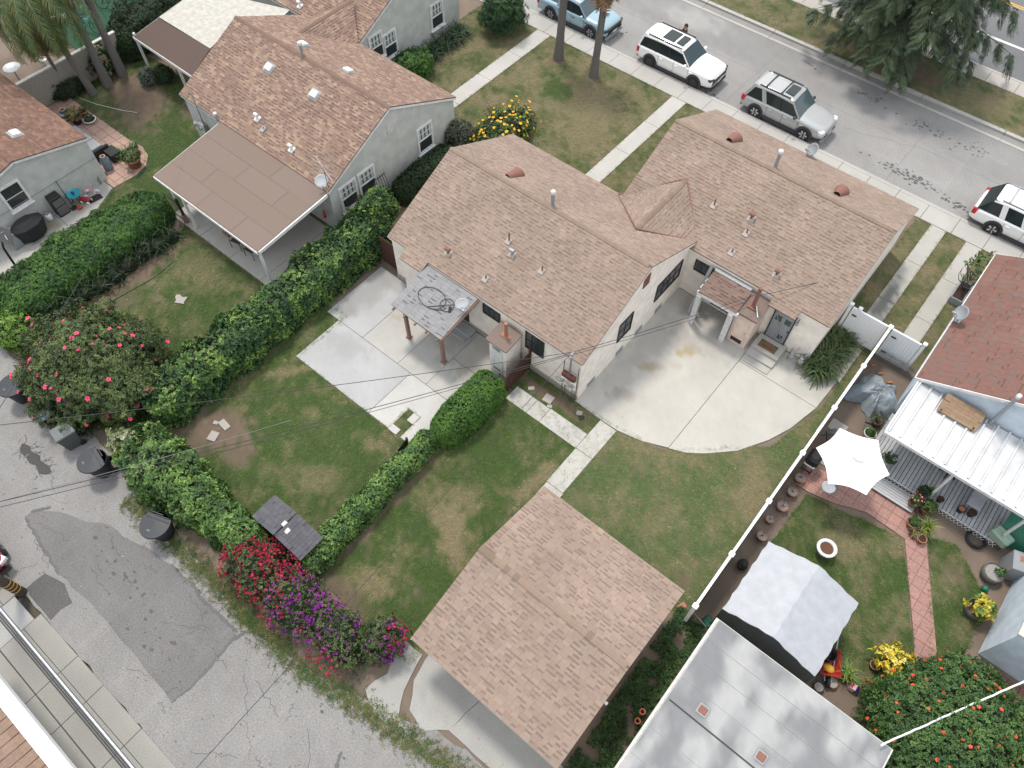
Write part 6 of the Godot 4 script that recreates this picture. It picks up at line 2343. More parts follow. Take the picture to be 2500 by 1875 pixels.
	lathe(st, Vector3.ZERO, [[0.31, 0.42], [0.36, 0.44], [0.36, 0.49], [0.25, 0.49], [0.24, 0.42]], 22)
	part(tub, "rim", st, M.white)
	st = round_tool()
	lathe(st, Vector3.ZERO, [[0.25, 0.43], [0.12, 0.41], [0.0, 0.40]], 18)
	part(tub, "soil", st, M.mulch_red)
	# deck corner pots
	var pk := [L(0.05, 0.10, 0.025), L(0.08, 0.14, 0.03), L(0.06, 0.11, 0.03)]
	var yel := [L(0.30, 0.34, 0.05), L(0.20, 0.28, 0.04), L(0.10, 0.18, 0.03)]
	potted("clay_pot", "big clay pot of dark foliage at the deck corner", v(4.32, 0.3, -18.75), 0.2, 0.3, M.terra, "small", 120, 0.08, dark, 1.1)
	var fp2 := potted("clay_pot", "clay pot with pink flowers on the plank step", v(4.25, 0.17, -18.3), 0.18, 0.26, M.terra, "small", 90, 0.08, pk, 1.1)
	foliage(fp2, "blossom", dome_spots(v(0, 0.42, 0), v(0.24, 0.2, 0.24), 16, 0.3, 0.1), "petal", 0.04, 0.06, [L(0.7, 0.3, 0.28)], 0.5)
	potted("white_pot", "white pot with bright green seedling on the deck", v(4.55, 0.3, -19.05), 0.15, 0.22, M.vinyl, "small", 60, 0.08, [L(0.12, 0.25, 0.03), L(0.18, 0.33, 0.05)], 0.9)
	potted("clay_pot", "leafy clay pot with salmon flowers below the lattice", v(4.75, 0, -18.45), 0.22, 0.36, M.terra, "small", 150, 0.09, pk, 1.2)
	potted("clay_pot", "small dark clay pot at the deck edge beside white pot", v(4.95, 0.3, -19.0), 0.12, 0.2, M.wood_dark, "", 0)
	potted("clay_pot", "clay pot of succulents where the tile path bends", v(4.6, 0, -17.6), 0.22, 0.34, M.terra, "small", 120, 0.08, pk, 0.9)
	potted("clay_pot", "clay pot with spiky yellow green leaves at the path bend", v(5.05, 0, -17.7), 0.2, 0.34, M.terra, "blade", 70, 0.5, yel, 1.0)
	potted("clay_pot", "empty looking orange clay pot on the path bend", v(5.1, 0, -17.25), 0.17, 0.28, M.terra)
	potted("bowl_pot", "dark bowl of wiry brown bromeliads beside orange clay pot", v(4.82, 0, -17.3), 0.17, 0.18, M.wood_dark, "blade", 50, 0.3, [L(0.30, 0.27, 0.10), L(0.2, 0.14, 0.06), L(0.35, 0.33, 0.15)], 1.0)
	potted("white_flower_pot", "pot of white flowers at the umbrella's deck side", v(2.75, 0.3, -19.2), 0.18, 0.3, M.vinyl, "small", 130, 0.08, [L(0.03, 0.07, 0.02), L(0.04, 0.09, 0.02), L(0.6, 0.6, 0.58)], 1.4)
	# deck furniture
	var oc := thing("office_chair", v(4.75, 0.3, -20.3), "black swivel chair with five star base under the cover", "chair")
	for i in 5:
		st = flat_tool()
		var a := TAU * i / 5 + 0.4
		bar(st, v(0, 0.12, 0), v(cos(a) * 0.3, 0.07, sin(a) * 0.3), 0.05, 0.04)
		ball(st, v(cos(a) * 0.3, 0.04, sin(a) * 0.3), v(0.035, 0.035, 0.035), 6)
		part(oc, "leg", st, M.black)
	st = flat_tool()
	bar(st, v(0, 0.1, 0), v(0, 0.45, 0), 0.05, 0.05)
	cbx(st, v(0, 0.48, 0), v(0.46, 0.08, 0.46), 0.03)
	part(oc, "seat", st, M.black)
	st = flat_tool()
	cbx(st, v(0, 0.85, -0.24), v(0.42, 0.5, 0.06), 0.02)
	part(oc, "backrest", st, M.black)
	var gc := thing("armchair", v(5.95, 0.3, -19.55), "light grey square cushioned armchair on the deck", "chair")
	st = flat_tool()
	cbx(st, v(0, 0.38, 0), v(0.5, 0.1, 0.5), 0.02)
	part(gc, "seat", st, M.canopy)
	st = flat_tool()
	cbx(st, v(0, 0.62, -0.25), v(0.52, 0.42, 0.06), 0.02)
	part(gc, "backrest", st, M.canopy)
	for s in [[-0.22, -0.22], [0.22, -0.22], [-0.22, 0.22], [0.22, 0.22]]:
		st = flat_tool()
		bar(st, v(s[0], 0, s[1]), v(s[0], 0.34, s[1]), 0.03, 0.03)
		part(gc, "leg", st, M.grey_metal)
	potted("fire_pot", "black pot with orange soil beside the grey armchair", v(5.7, 0.3, -19.1), 0.14, 0.24, M.black, "", 0, 0.1, [], 1.0, M.terra)
	potted("fire_pot", "brown pot in a wire stand beside the grey armchair", v(6.05, 0.3, -19.2), 0.15, 0.26, M.wood_dark)
	# hose, green chest, tarp, cabinet, barrels
	st = round_tool()
	for k in 9:
		var pts := []
		for w in 25:
			var a := TAU * w / 24
			var r := 0.32 + 0.025 * sin(k * 2.1)
			pts.append(v(cos(a) * r + 0.02 * sin(k * 3), 0.03 + k * 0.022, sin(a) * r * 0.9))
		tube(st, pts, 0.016, 0.016, 5)
	solo("garden_hose", st, M.black, "coiled black garden hose at the end of the lattice", "hose", "", v(6.65, 0, -18.55))
	var gb := thing("metal_cooler", v(7.2, 0, -18.95), "pale green metal cooler chest on a stand by green tarp", "cooler")
	st = flat_tool()
	cbx(st, v(0, 0.55, 0), v(0.72, 0.36, 0.46), 0.06)
	part(gb, "chest", st, M.green_box)
	st = flat_tool()
	bx(st, v(0, 0.735, 0), v(0.74, 0.012, 0.012))
	bx(st, v(0, 0.74, 0.06), v(0.06, 0.016, 0.12))
	part(gb, "latch", st, M.grey_metal)
	for s in [-0.3, 0.3]:
		st = flat_tool()
		bar(st, v(s, 0, -0.15), v(s, 0.4, 0.15), 0.03, 0.03)
		bar(st, v(s, 0, 0.15), v(s, 0.4, -0.15), 0.03, 0.03)
		part(gb, "leg", st, M.black)
	gb.rotation.y = -0.35
	st = round_tool()
	for i in 8:
		for j in 6:
			var q := []
			for w in [[i, j], [i + 1, j], [i + 1, j + 1], [i, j + 1]]:
				q.append(v(w[0] * 0.22 - 0.9, 0.95 - 0.09 * w[1] - 0.05 * sin(w[0] * 1.3 + w[1]) - (0.35 if w[1] == 6 else 0.0), w[1] * 0.16 - 0.4))
			quad(st, q[0], q[1], q[2], q[3])
	solo("green_tarp", st, M.green_tarp, "green plastic tarp covering things beyond the corrugated cover", "tarp", "", v(7.95, 0.05, -19.6))
	var cb := thing("storage_cabinet", v(8.0, 0, -18.25), "grey metal cabinet standing against the pale blue wall", "cabinet")
	st = flat_tool()
	cbx(st, v(0, 0.45, 0), v(0.55, 0.9, 0.75), 0.02)
	part(cb, "body", st, M.zinc)
	st = flat_tool()
	bx(st, v(0.05, 0.91, -0.1), v(0.2, 0.02, 0.2))
	part(cb, "lid_patch", st, M.terra)
	cb.rotation.y = 0.3
	for q in [[7.55, -17.6, "half barrel planter of pale pebbles with one green shoot", 0], [7.6, -16.0, "half barrel planter with yellow croton by the blue wall", 1]]:
		var br := thing("barrel_planter", v(q[0], 0, q[1]), q[2], "planter")
		st = round_tool()
		lathe(st, Vector3.ZERO, [[0.0, 0.0], [0.3, 0.0], [0.37, 0.2], [0.36, 0.42], [0.33, 0.42], [0.32, 0.36]], 20)
		part(br, "barrel", st, M.wood_grey)
		st = round_tool()
		lathe(st, Vector3.ZERO, [[0.33, 0.36], [0.15, 0.39], [0.0, 0.4]], 18)
		part(br, "filling", st, M.pebble if q[3] == 0 else M.mulch)
		if q[3] == 0:
			foliage(br, "plant", dome_spots(v(0.12, 0.5, -0.05), v(0.15, 0.2, 0.15), 30, 0.3), "small", 0.08, 0.12, privet)
		else:
			foliage(br, "plant", dome_spots(v(0.05, 0.6, 0.05), v(0.38, 0.3, 0.38), 60, 0.4), "broad", 0.13, 0.2, [L(0.55, 0.42, 0.03), L(0.40, 0.36, 0.04), L(0.10, 0.2, 0.03), L(0.6, 0.5, 0.1)])
	st = round_tool()
	ball(st, v(0, 0.12, 0), v(0.13, 0.12, 0.13), 12)
	solo("glazed_ball", st, M.green_tarp, "dark green glazed garden ball between the barrels", "garden ball", "", v(7.6, 0, -17.0))
	# yellow croton and pots near the big bush
	var cr := thing("croton_bush", v(6.1, 0, -12.4), "bright yellow croton in a pot at the end of tile path", "shrub")
	foliage(cr, "leaves", dome_spots(v(0, 0.65, 0), v(0.62, 0.42, 0.5), 130, 0.4), "broad", 0.12, 0.2, [L(0.66, 0.5, 0.03), L(0.72, 0.58, 0.12), L(0.5, 0.42, 0.03), L(0.2, 0.25, 0.03)], 0.7)
	stems(cr, v(0, 0.1, 0), 8, 0.6, 0.4, 0.02)
	st = round_tool()
	lathe(st, Vector3.ZERO, [[0.0, 0.0], [0.17, 0.0], [0.22, 0.28], [0.19, 0.28], [0.18, 0.22], [0.0, 0.22]], 16)
	part(cr, "pot", st, M.terra)
	potted("ring_pot", "buried pot with pale ring rim beneath the yellow croton", v(6.45, 0, -12.35), 0.2, 0.14, M.trim)
	potted("clay_pot", "tipped salmon clay pot left of the yellow croton", v(5.75, 0, -12.1), 0.17, 0.24, M.terra)
	potted("agave_pot", "pot of long lime green strap leaves beside the wheelbarrow", v(5.15, 0, -11.2), 0.22, 0.22, M.wood_dark, "blade", 60, 0.55, [L(0.30, 0.38, 0.06), L(0.12, 0.22, 0.04), L(0.2, 0.3, 0.05)])
	potted("clay_pot", "clay pot with pale ring rim near the shed corner", v(4.93, 0, -10.7), 0.17, 0.2, M.terra, "", 0, 0.1, [], 1.0, M.pebble)
	potted("gravel_pot", "dark pot of white gravel touching the shed roof edge", v(4.65, 0, -10.3), 0.17, 0.18, M.black, "", 0, 0.1, [], 1.0, M.pebble)
	potted("cactus_pot", "pot with wiry ochre plant near the magenta box", v(5.85, 0, -11.35), 0.15, 0.2, M.wood_dark, "blade", 30, 0.35, [L(0.35, 0.3, 0.1), L(0.2, 0.22, 0.05)])
	var mb := thing("toy_house", v(5.5, 0, -11.0), "small pink and navy toy house among the pots", "toy")
	st = flat_tool()
	cbx(st, v(0, 0.14, 0), v(0.2, 0.28, 0.2), 0.01)
	part(mb, "box", st, M.pink)
	st = flat_tool()
	bx(st, v(-0.06, 0.285, 0.0), v(0.1, 0.012, 0.16))
	part(mb, "red_panel", st, M.red_dark)
	st = flat_tool()
	bx(st, v(0.16, 0.2, 0.0), v(0.16, 0.012, 0.2), Basis(Vector3.FORWARD, 0.6))
	part(mb, "roof", st, M.blue_pot)
	var sg := thing("garden_sign", v(6.2, 0, -11.75), "small white square sign on a red stake", "sign")
	st = flat_tool()
	bx(st, v(0, 0.4, 0), v(0.18, 0.16, 0.02), Basis(Vector3.RIGHT, -0.7))
	part(sg, "board", st, M.white)
	st = flat_tool()
	bar(st, v(-0.05, 0, 0.1), v(0, 0.36, 0), 0.02, 0.02)
	part(sg, "stake", st, M.red)
	# wheelbarrow
	var wb := thing("wheelbarrow", v(4.5, 0, -11.15), "red wheelbarrow loaded with black bucket and yellow bag by canopy", "wheelbarrow")
	st = flat_tool()
	var lo := [v(-0.2, 0.25, -0.25), v(0.2, 0.25, -0.25), v(0.2, 0.25, 0.3), v(-0.2, 0.25, 0.3)]
	var hi := [v(-0.33, 0.5, -0.42), v(0.33, 0.5, -0.42), v(0.33, 0.5, 0.48), v(-0.33, 0.5, 0.48)]
	fan(st, lo)
	for i in 4:
		quad(st, lo[i], hi[i], hi[(i + 1) % 4], lo[(i + 1) % 4])
	part(wb, "tray", st, M.red)
	st = flat_tool()
	for s in [-1, 1]:
		bar(st, v(s * 0.1, 0.2, 0.6), v(s * 0.3, 0.5, -0.95), 0.035, 0.035)
		bar(st, v(s * 0.22, 0.0, -0.35), v(s * 0.22, 0.3, -0.3), 0.03, 0.03)
	part(wb, "handle", st, M.grey_metal)
	st = round_tool()
	cyl(st, v(-0.04, 0.18, 0.62), v(0.04, 0.18, 0.62), 0.18, 0.18, 14)
	part(wb, "wheel", st, M.tyre)
	wb.rotation.y = 0.5
	st = round_tool()
	lathe(st, Vector3.ZERO, [[0.0, 0.02], [0.2, 0.0], [0.24, 0.34], [0.22, 0.34], [0.19, 0.05], [0.0, 0.05]], 18)
	solo("bucket", st, M.black, "black rubber bucket sitting in the red wheelbarrow", "bucket", "", v(4.38, 0.3, -11.3))
	st = round_tool()
	ball(st, v(0, 0.1, 0), v(0.2, 0.1, 0.15), 10)
	solo("soil_bag", st, M.yellow, "yellow bag lying in the front of red wheelbarrow", "bag", "", v(4.58, 0.28, -10.95))
	# pale blue outbuilding at the right edge
	st = flat_tool()
	bx(st, v(10.3, 1.3, -16.9), v(4.0, 2.6, 4.3))
	var ob := thing("blue_outbuilding", v(10.3, 0, -16.9), "pale blue stucco outbuilding wall beside the barrel planters", "building")
	part(ob, "wall", st, M.stucco_blue).position = -ob.position
	st = flat_tool()
	bx(st, v(10.3, 2.63, -16.9), v(4.2, 0.08, 4.5))
	part(ob, "roof", st, M.trim).position = -ob.position
	# brown tiled deck and grey boards past the bush
	tiles("rear_tiles", PackedVector2Array([p(9.0, -14.6), p(11.4, -14.6), p(11.4, -11.0), p(9.6, -11.0)]), p(0.4, 0.4), 0.008, 0.03, L(0.22, 0.11, 0.085), 0.12, p(9.0, -14.6))
	# small things between garage and fence
	for q in [[v(0.62, 0, -5.9), 0.62, "taller red terracotta drain pipe standing in the weeds"], [v(0.66, 0, -5.6), 0.5, "shorter red terracotta drain pipe standing in the weeds"]]:
		st = round_tool()
		lathe(st, Vector3.ZERO, [[0.07, 0.0], [0.07, q[1] - 0.1], [0.095, q[1] - 0.1], [0.095, q[1]], [0.07, q[1]], [0.065, q[1] * 0.5]], 14)
		solo("drain_pipe", st, M.red_clay, q[2], "pipe", "", q[0])
	st = round_tool()
	for i in 5:
		ball(st, v(rr(-0.12, 0.12), 0.05, rr(-0.15, 0.15)), v(rr(0.1, 0.16), rr(0.04, 0.07), rr(0.08, 0.14)), 8)
	solo("green_sheet", st, M.green_tarp, "bunched green plastic sheet at the end of the fence", "plastic sheet", "", v(0.78, 0, -9.8))
	st = flat_tool()
	cbx(st, Vector3.ZERO, v(0.2, 0.07, 0.32), 0.01)
	solo("brick", st, M.red_clay, "salmon brick lying on grass near the fence end", "brick", "", v(-0.25, 0.03, -9.7), -0.3)
	st = round_tool()
	tube(st, [v(-0.45, 1.35, -9.3), v(0.2, 1.2, -9.35), v(0.75, 1.0, -9.3)], 0.012)
	solo("fence_wire", st, M.wire_grey, "grey wire stretched from garage corner to the shed", "wire")
	var bag := round_tool()
	ball(bag, v(0, 0.14, 0), v(0.2, 0.16, 0.24), 10)
	ball(bag, v(0.05, 0.26, 0.05), v(0.1, 0.1, 0.1), 8)
	solo("black_bag", bag, M.black_cloth, "black plastic bag slumped beside the canopy tent", "bag", "", v(0.6, 0, -12.3))
	var lm := thing("flood_lamp", v(-0.5, 2.15, -5.05), "small white flood lamp under the garage eave", "lamp")
	st = round_tool()
	cyl(st, v(0, 0, 0), v(0.14, -0.05, 0), 0.03, 0.06, 10)
	part(lm, "head", st, M.vinyl)


# ---------- vehicles: forward is +x, ground at y = 0
func car(called: String, label: String, at: Vector3, s: Dictionary) -> Node3D:
	var t := thing(called, at, label, "car")
	var paint := mt(s.paint, 0.22)
	paint.clearcoat_enabled = true
	paint.clearcoat = 0.6
	paint.clearcoat_roughness = 0.06
	var hw: float = s.w / 2
	var st := round_tool()
	var rows := []
	for q in s.body:   # [x, top height, width factor, bottom height]
		var w: float = hw * q[2]
		var yt: float = q[1]
		var yb: float = q[3]
		var ring := []
		var half := [p(0.0, yb), p(w * 0.86, yb), p(w * 0.985, yb + 0.1), p(w, lerpf(yb, yt, 0.45)), p(w * 0.985, yt - 0.14), p(w * 0.95, yt - 0.05), p(w * 0.84, yt), p(w * 0.45, yt + 0.025), p(0.0, yt + 0.035)]
		for k in half:
			ring.append(v(q[0], k.y, k.x))
		for k in range(half.size() - 2, 0, -1):
			ring.append(v(q[0], half[k].y, -half[k].x))
		rows.append(ring)
	for i in range(rows.size() - 1):
		var n: int = rows[i].size()
		for k in n:
			quad(st, rows[i][k], rows[i + 1][k], rows[i + 1][(k + 1) % n], rows[i][(k + 1) % n])
	fan(st, rows[0])
	fan(st, rows[-1])
	part(t, "body", st, paint)
	# cabin
	var c: Array = s.cabin   # rear base x, front base x, rear roof x, front roof x, belt y, roof y
	var wb: float = hw * 0.92
	var wr: float = hw * 0.76
	var side := func(f: float, g: float, z: float) -> Vector3:
		var a := v(lerpf(c[0], c[1], f), c[4], wb * z)
		var b := v(lerpf(c[2], c[3], f), c[5], wr * z)
		return a.lerp(b, g)
	st = flat_tool()
	quad(st, side.call(1, 0, -1), side.call(1, 0, 1), side.call(1, 1, 1), side.call(1, 1, -1))
	part(t, "windscreen", st, s.get("shield", M.car_shield))
	st = flat_tool()
	quad(st, side.call(0, 0, -1), side.call(0, 0, 1), side.call(0, 1, 1), side.call(0, 1, -1))
	part(t, "rear_window", st, M.car_glass)
	for z in [-1.0, 1.0]:
		st = flat_tool()
		quad(st, side.call(0, 0, z), side.call(1, 0, z), side.call(1, 1, z), side.call(0, 1, z))
		part(t, "side_window", st, M.car_glass)
		for q in s.pillars:   # [where at belt, where at roof, width]
			st = flat_tool()
			var a: Vector3 = side.call(q[0], -0.02, z)
			var b: Vector3 = side.call(q[1], 1.0, z)
			var d := v(q[2] / 2, 0, 0)
			var o := v(0, 0, 0.012 * z)
			quad(st, a - d + o, a + d + o, b + d + o, b - d + o)
			quad(st, a - d, a - d + o, b - d + o, b - d)
			quad(st, a + d + o, a + d, b + d, b + d + o)
			part(t, "pillar", st, paint if q[3] == 0 else M.black)
	# roof skin
	st = round_tool()
	var gx := 8
	var gz := 6
	var top := func(i: int, j: int) -> Vector3:
		var fx := float(i) / gx
		var fz := float(j) / gz * 2 - 1
		var x := lerpf(c[2] - s.get("tail", 0.06), c[3] + 0.03, fx)
		var y: float = c[5] + 0.055 * (1 - fz * fz) + 0.05 * sin(PI * fx) - 0.03 * pow(absf(fz), 6.0) - 0.02 * pow(absf(fx * 2 - 1), 6.0)
		return v(x, y, fz * (wr + 0.03))
	for i in gx:
		for j in gz:
			quad(st, top.call(i, j), top.call(i + 1, j), top.call(i + 1, j + 1), top.call(i, j + 1))
	for i in gx:
		for j in [0, gz]:
			var e := v(0, -0.08, 0)
			quad(st, top.call(i, j), top.call(i + 1, j), top.call(i + 1, j) + e, top.call(i, j) + e)
	for j in gz:
		for i in [0, gx]:
			quad(st, top.call(i, j), top.call(i, j + 1), top.call(i, j + 1) + v(0, -0.07, 0), top.call(i, j) + v(0, -0.07, 0))
	var rf := part(t, "roof", st, paint)
	for q in s.get("sunroofs", []):   # [x from, x to, half width]
		st = flat_tool()
		cbx(st, v((q[0] + q[1]) / 2, c[5] + 0.098, 0), v(q[1] - q[0], 0.03, q[2] * 2), 0.01)
		part(rf, "sunroof", st, M.car_glass)
	for z in [-1.0, 1.0]:
		if s.has("rails"):
			st = flat_tool()
			bar(st, v(s.rails[0], c[5] + 0.08, z * wr * 0.93), v(s.rails[1], c[5] + 0.08, z * wr * 0.93), 0.045, 0.05)
			part(rf, "roof_rail", st, s.railmat)
	for x in s.get("crossbars", []):
		st = flat_tool()
		bar(st, v(x, c[5] + 0.12, -wr * 0.93), v(x, c[5] + 0.12, wr * 0.93), 0.06, 0.035)
		part(rf, "crossbar", st, s.railmat)
	# wheels in dark arches
	for x in s.axles:
		for z in [-1.0, 1.0]:
			var r: float = s.wheel
			st = round_tool()
			cyl(st, v(x, r * 1.08, z * (hw - 0.3)), v(x, r * 1.08, z * (hw + 0.012)), r * 1.2, r * 1.2, 22)
			part(t, "wheel_arch", st, M.plastic)
			st = round_tool()
			var b := Basis(Vector3.RIGHT, PI / 2 * z)
			lathe(st, v(x, r, z * (hw - 0.11)), [[r * 0.62, -0.1], [r * 0.93, -0.11], [r, -0.07], [r, 0.09], [r * 0.93, 0.13], [r * 0.64, 0.135], [r * 0.6, 0.1]], 26, b)
			var wh := part(t, "wheel", st, M.tyre)
			st = round_tool()
			lathe(st, v(x, r, z * (hw - 0.11)), [[r * 0.63, 0.12], [r * 0.58, 0.09], [r * 0.2, 0.07], [0.0, 0.07]], 22, b)
			part(wh, "rim", st, M.rim_black)
			st = flat_tool()
			for k in s.spokes:
				var a: float = TAU * k / s.spokes
				bar(st, v(x, r, z * (hw - 0.01)), v(x + cos(a) * r * 0.6, r + sin(a) * r * 0.6, z * (hw + 0.01)), 0.03, r * 0.2)
			part(wh, "spokes", st, s.rimmat)
	# lights, grille, plate, mirrors, handles, seams, sill
	var xf: float = s.body[-1][0]
	var xr: float = s.body[0][0]
	for z in [-1.0, 1.0]:
		st = flat_tool()
		cbx(st, v(xf - s.lampx, s.lampy, z * hw * s.lampz), s.lampsize, 0.02, Basis(Vector3.UP, -0.35 * z))
		part(t, "headlight", st, s.get("lampmat", M.lamp_clear))
		st = flat_tool()
		cbx(st, v(xr + 0.1, s.taily, z * hw * 0.9), v(0.2, 0.3, 0.14), 0.02)
		part(t, "tail_light", st, M.lamp_red)
		st = round_tool()
		ball(st, v(c[1] - 0.22, c[4] + 0.1, z * (hw + 0.1)), v(0.09, 0.08, 0.13), 10)
		part(t, "mirror", st, s.get("mirrormat", paint))
		for q in s.doors:
			st = flat_tool()
			bar(st, v(q, 0.36, z * (hw * 1.002)), v(q, c[4] - 0.1, z * (hw * 0.99)), 0.012, 0.012)
			part(t, "door_seam", st, M.plastic)
			st = flat_tool()
			bx(st, v(q + 0.16, c[4] - 0.2, z * (hw + 0.012)), v(0.2, 0.03, 0.04))
			part(t, "door_handle", st, s.get("handlemat", paint))
		st = flat_tool()
		bx(st, v((s.axles[0] + s.axles[1]) / 2, 0.3, z * (hw * 0.985)), v(s.axles[1] - s.axles[0] - s.wheel * 2.5, 0.14, 0.08))
		part(t, "sill", st, M.plastic)
	st = flat_tool()
	bx(st, v(xf - 0.02, s.grilley, 0), v(0.09, s.grilleh, s.w * 0.62))
	part(t, "grille", st, s.grillemat)
	st = flat_tool()
	bx(st, v(xf + 0.03, s.grilley - 0.24, 0), v(0.02, 0.12, 0.32))
	part(t, "number_plate", st, M.white)
	st = flat_tool()
	bx(st, v(xf - 0.03, 0.3, 0), v(0.12, 0.14, s.w * 0.8))
	bx(st, v(xr + 0.02, 0.34, 0), v(0.1, 0.16, s.w * 0.8))
	part(t, "bumper", st, s.get("bumpermat", M.plastic))
	st = flat_tool()
	for z in [-0.03, 0.03]:
		bx(st, v(xf - 0.16, s.body[-2][1] + 0.035, z), v(0.06, 0.008, 0.012), Basis(Vector3.UP, 0.2))
	bx(st, v(xf - 0.16, s.body[-2][1] + 0.035, 0), v(0.012, 0.008, 0.06))
	part(t, "emblem", st, M.grey_metal)
	return t

func make_vehicles():
	var wh := L(0.80, 0.80, 0.79)
	var boxy := [[-2.38, 0.82, 0.84, 0.42], [-2.34, 1.02, 0.95, 0.36], [-2.1, 1.06, 1.0, 0.3], [-1.0, 1.07, 1.0, 0.28], [0.6, 1.06, 1.0, 0.28], [1.1, 1.05, 1.0, 0.28], [1.7, 1.03, 0.99, 0.3], [2.2, 0.97, 0.94, 0.34], [2.36, 0.88, 0.86, 0.36], [2.4, 0.74, 0.8, 0.4]]
	car("white_suv", "boxy white suv with black wheels and twin glass sunroofs at the kerb", v(-16.6, -0.085, -34.75), {"paint": wh, "w": 1.88, "body": boxy, "cabin": [-2.28, 0.98, -2.1, 0.32, 1.05, 1.64], "pillars": [[0.0, 0.0, 0.1, 0], [0.33, 0.34, 0.07, 1], [0.62, 0.64, 0.07, 1], [0.985, 0.985, 0.1, 0]],
		"sunroofs": [[-1.15, -0.42, 0.46], [-0.3, 0.12, 0.42]], "rails": [-1.9, 0.25], "railmat": M.black, "axles": [-1.42, 1.4], "wheel": 0.37, "spokes": 10, "rimmat": M.rim_black, "lampx": 0.1, "lampy": 0.83, "lampz": 0.78, "lampsize": v(0.2, 0.09, 0.34), "lampmat": M.car_glass, "taily": 0.8, "doors": [-0.95, 0.02, 0.95], "grilley": 0.72, "grilleh": 0.12, "grillemat": M.plastic})
	var round_body := [[-2.36, 0.72, 0.8, 0.45], [-2.32, 0.92, 0.92, 0.36], [-2.05, 1.02, 0.99, 0.32], [-1.0, 1.05, 1.0, 0.3], [0.5, 1.04, 1.0, 0.3], [1.0, 1.05, 0.99, 0.3], [1.6, 1.0, 0.97, 0.32], [2.1, 0.9, 0.9, 0.36], [2.3, 0.78, 0.82, 0.38], [2.36, 0.64, 0.74, 0.42]]
	car("silver_suv", "silver suv with roof rack, sunroof and bright alloy wheels at the kerb", v(-10.05, -0.085, -34.8), {"paint": L(0.36, 0.37, 0.37), "w": 1.86, "body": round_body, "cabin": [-2.2, 0.95, -1.85, 0.3, 1.03, 1.68], "pillars": [[0.0, 0.0, 0.16, 0], [0.36, 0.22, 0.24, 0], [0.66, 0.68, 0.07, 1], [0.985, 0.985, 0.1, 0]],
		"sunroofs": [[-0.35, 0.12, 0.42]], "rails": [-1.65, 0.1], "railmat": M.plastic, "crossbars": [-1.3, -0.45], "axles": [-1.4, 1.4], "wheel": 0.37, "spokes": 6, "rimmat": M.rim, "lampx": 0.18, "lampy": 0.76, "lampz": 0.78, "lampsize": v(0.26, 0.18, 0.3), "taily": 0.86, "doors": [-0.85, 0.05, 0.95], "mirrormat": M.plastic, "grilley": 0.7, "grilleh": 0.16, "grillemat": M.rim, "bumpermat": M.zinc, "tail": 0.12})
	car("white_suv", "rounded white suv with wraparound rear glass and red tail light past the driveway", v(2.42, -0.085, -34.6), {"paint": wh, "w": 1.84, "body": round_body, "cabin": [-2.22, 0.95, -1.75, 0.3, 1.03, 1.7], "pillars": [[0.36, 0.24, 0.26, 0], [0.66, 0.68, 0.14, 0], [0.985, 0.985, 0.1, 0]], "rails": [-1.5, 0.1], "railmat": M.zinc, "crossbars": [-1.2, -0.4],
		"axles": [-1.15, 1.65], "wheel": 0.37, "spokes": 5, "rimmat": M.rim, "lampx": 0.18, "lampy": 0.76, "lampz": 0.78, "lampsize": v(0.26, 0.18, 0.3), "taily": 0.84, "doors": [-0.85, 0.05, 0.95], "grilley": 0.7, "grilleh": 0.16, "grillemat": M.rim, "bumpermat": M.zinc, "tail": 0.02})
	var pick := [[-2.45, 0.8, 0.86, 0.45], [-2.4, 1.02, 0.95, 0.36], [-2.1, 1.05, 1.0, 0.32], [-1.0, 1.05, 1.0, 0.3], [0.6, 1.04, 1.0, 0.3], [1.1, 1.05, 0.99, 0.3], [1.7, 1.0, 0.98, 0.32], [2.2, 0.92, 0.92, 0.36], [2.4, 0.8, 0.84, 0.38], [2.46, 0.62, 0.76, 0.42]]
	var t := car("blue_pickup", "powder blue crew cab pickup parked behind the front lawn palms", v(-23.55, -0.085, -34.75), {"paint": L(0.25, 0.37, 0.43), "w": 1.9, "body": pick, "cabin": [-0.95, 1.05, -0.7, 0.42, 1.03, 1.6], "pillars": [[0.0, 0.0, 0.2, 0], [0.48, 0.5, 0.08, 1], [0.985, 0.985, 0.1, 0]],
		"axles": [-1.4, 1.45], "wheel": 0.38, "spokes": 6, "rimmat": M.grey_metal, "lampx": 0.12, "lampy": 0.74, "lampz": 0.74, "lampsize": v(0.22, 0.14, 0.36), "lampmat": M.car_glass, "taily": 0.86, "doors": [-0.85, 0.05, 0.95], "handlemat": M.plastic, "grilley": 0.74, "grilleh": 0.16, "grillemat": M.plastic, "bumpermat": M.zinc})
	var st := flat_tool()
	bx(st, v(-1.7, 1.085, 0), v(1.25, 0.02, 1.45))
	part(t, "bed_cover", st, M.plastic)
	# a red car mostly outside the picture, behind the pole in the alley
	car("red_car", "dark red car nose behind the utility pole in the alley", v(-21.55, 0, 5.0), {"paint": L(0.28, 0.015, 0.025), "w": 1.75, "body": round_body, "cabin": [-1.6, 0.95, -1.1, 0.3, 0.98, 1.42], "pillars": [[0.0, 0.0, 0.2, 0], [0.5, 0.52, 0.08, 1], [0.985, 0.985, 0.1, 0]], "axles": [-1.35, 1.4], "wheel": 0.33, "spokes": 5, "rimmat": M.rim, "lampx": 0.18, "lampy": 0.7, "lampz": 0.78, "lampsize": v(0.26, 0.16, 0.3), "taily": 0.8, "doors": [-0.7, 0.25], "grilley": 0.64, "grilleh": 0.14, "grillemat": M.plastic})
	make_person()

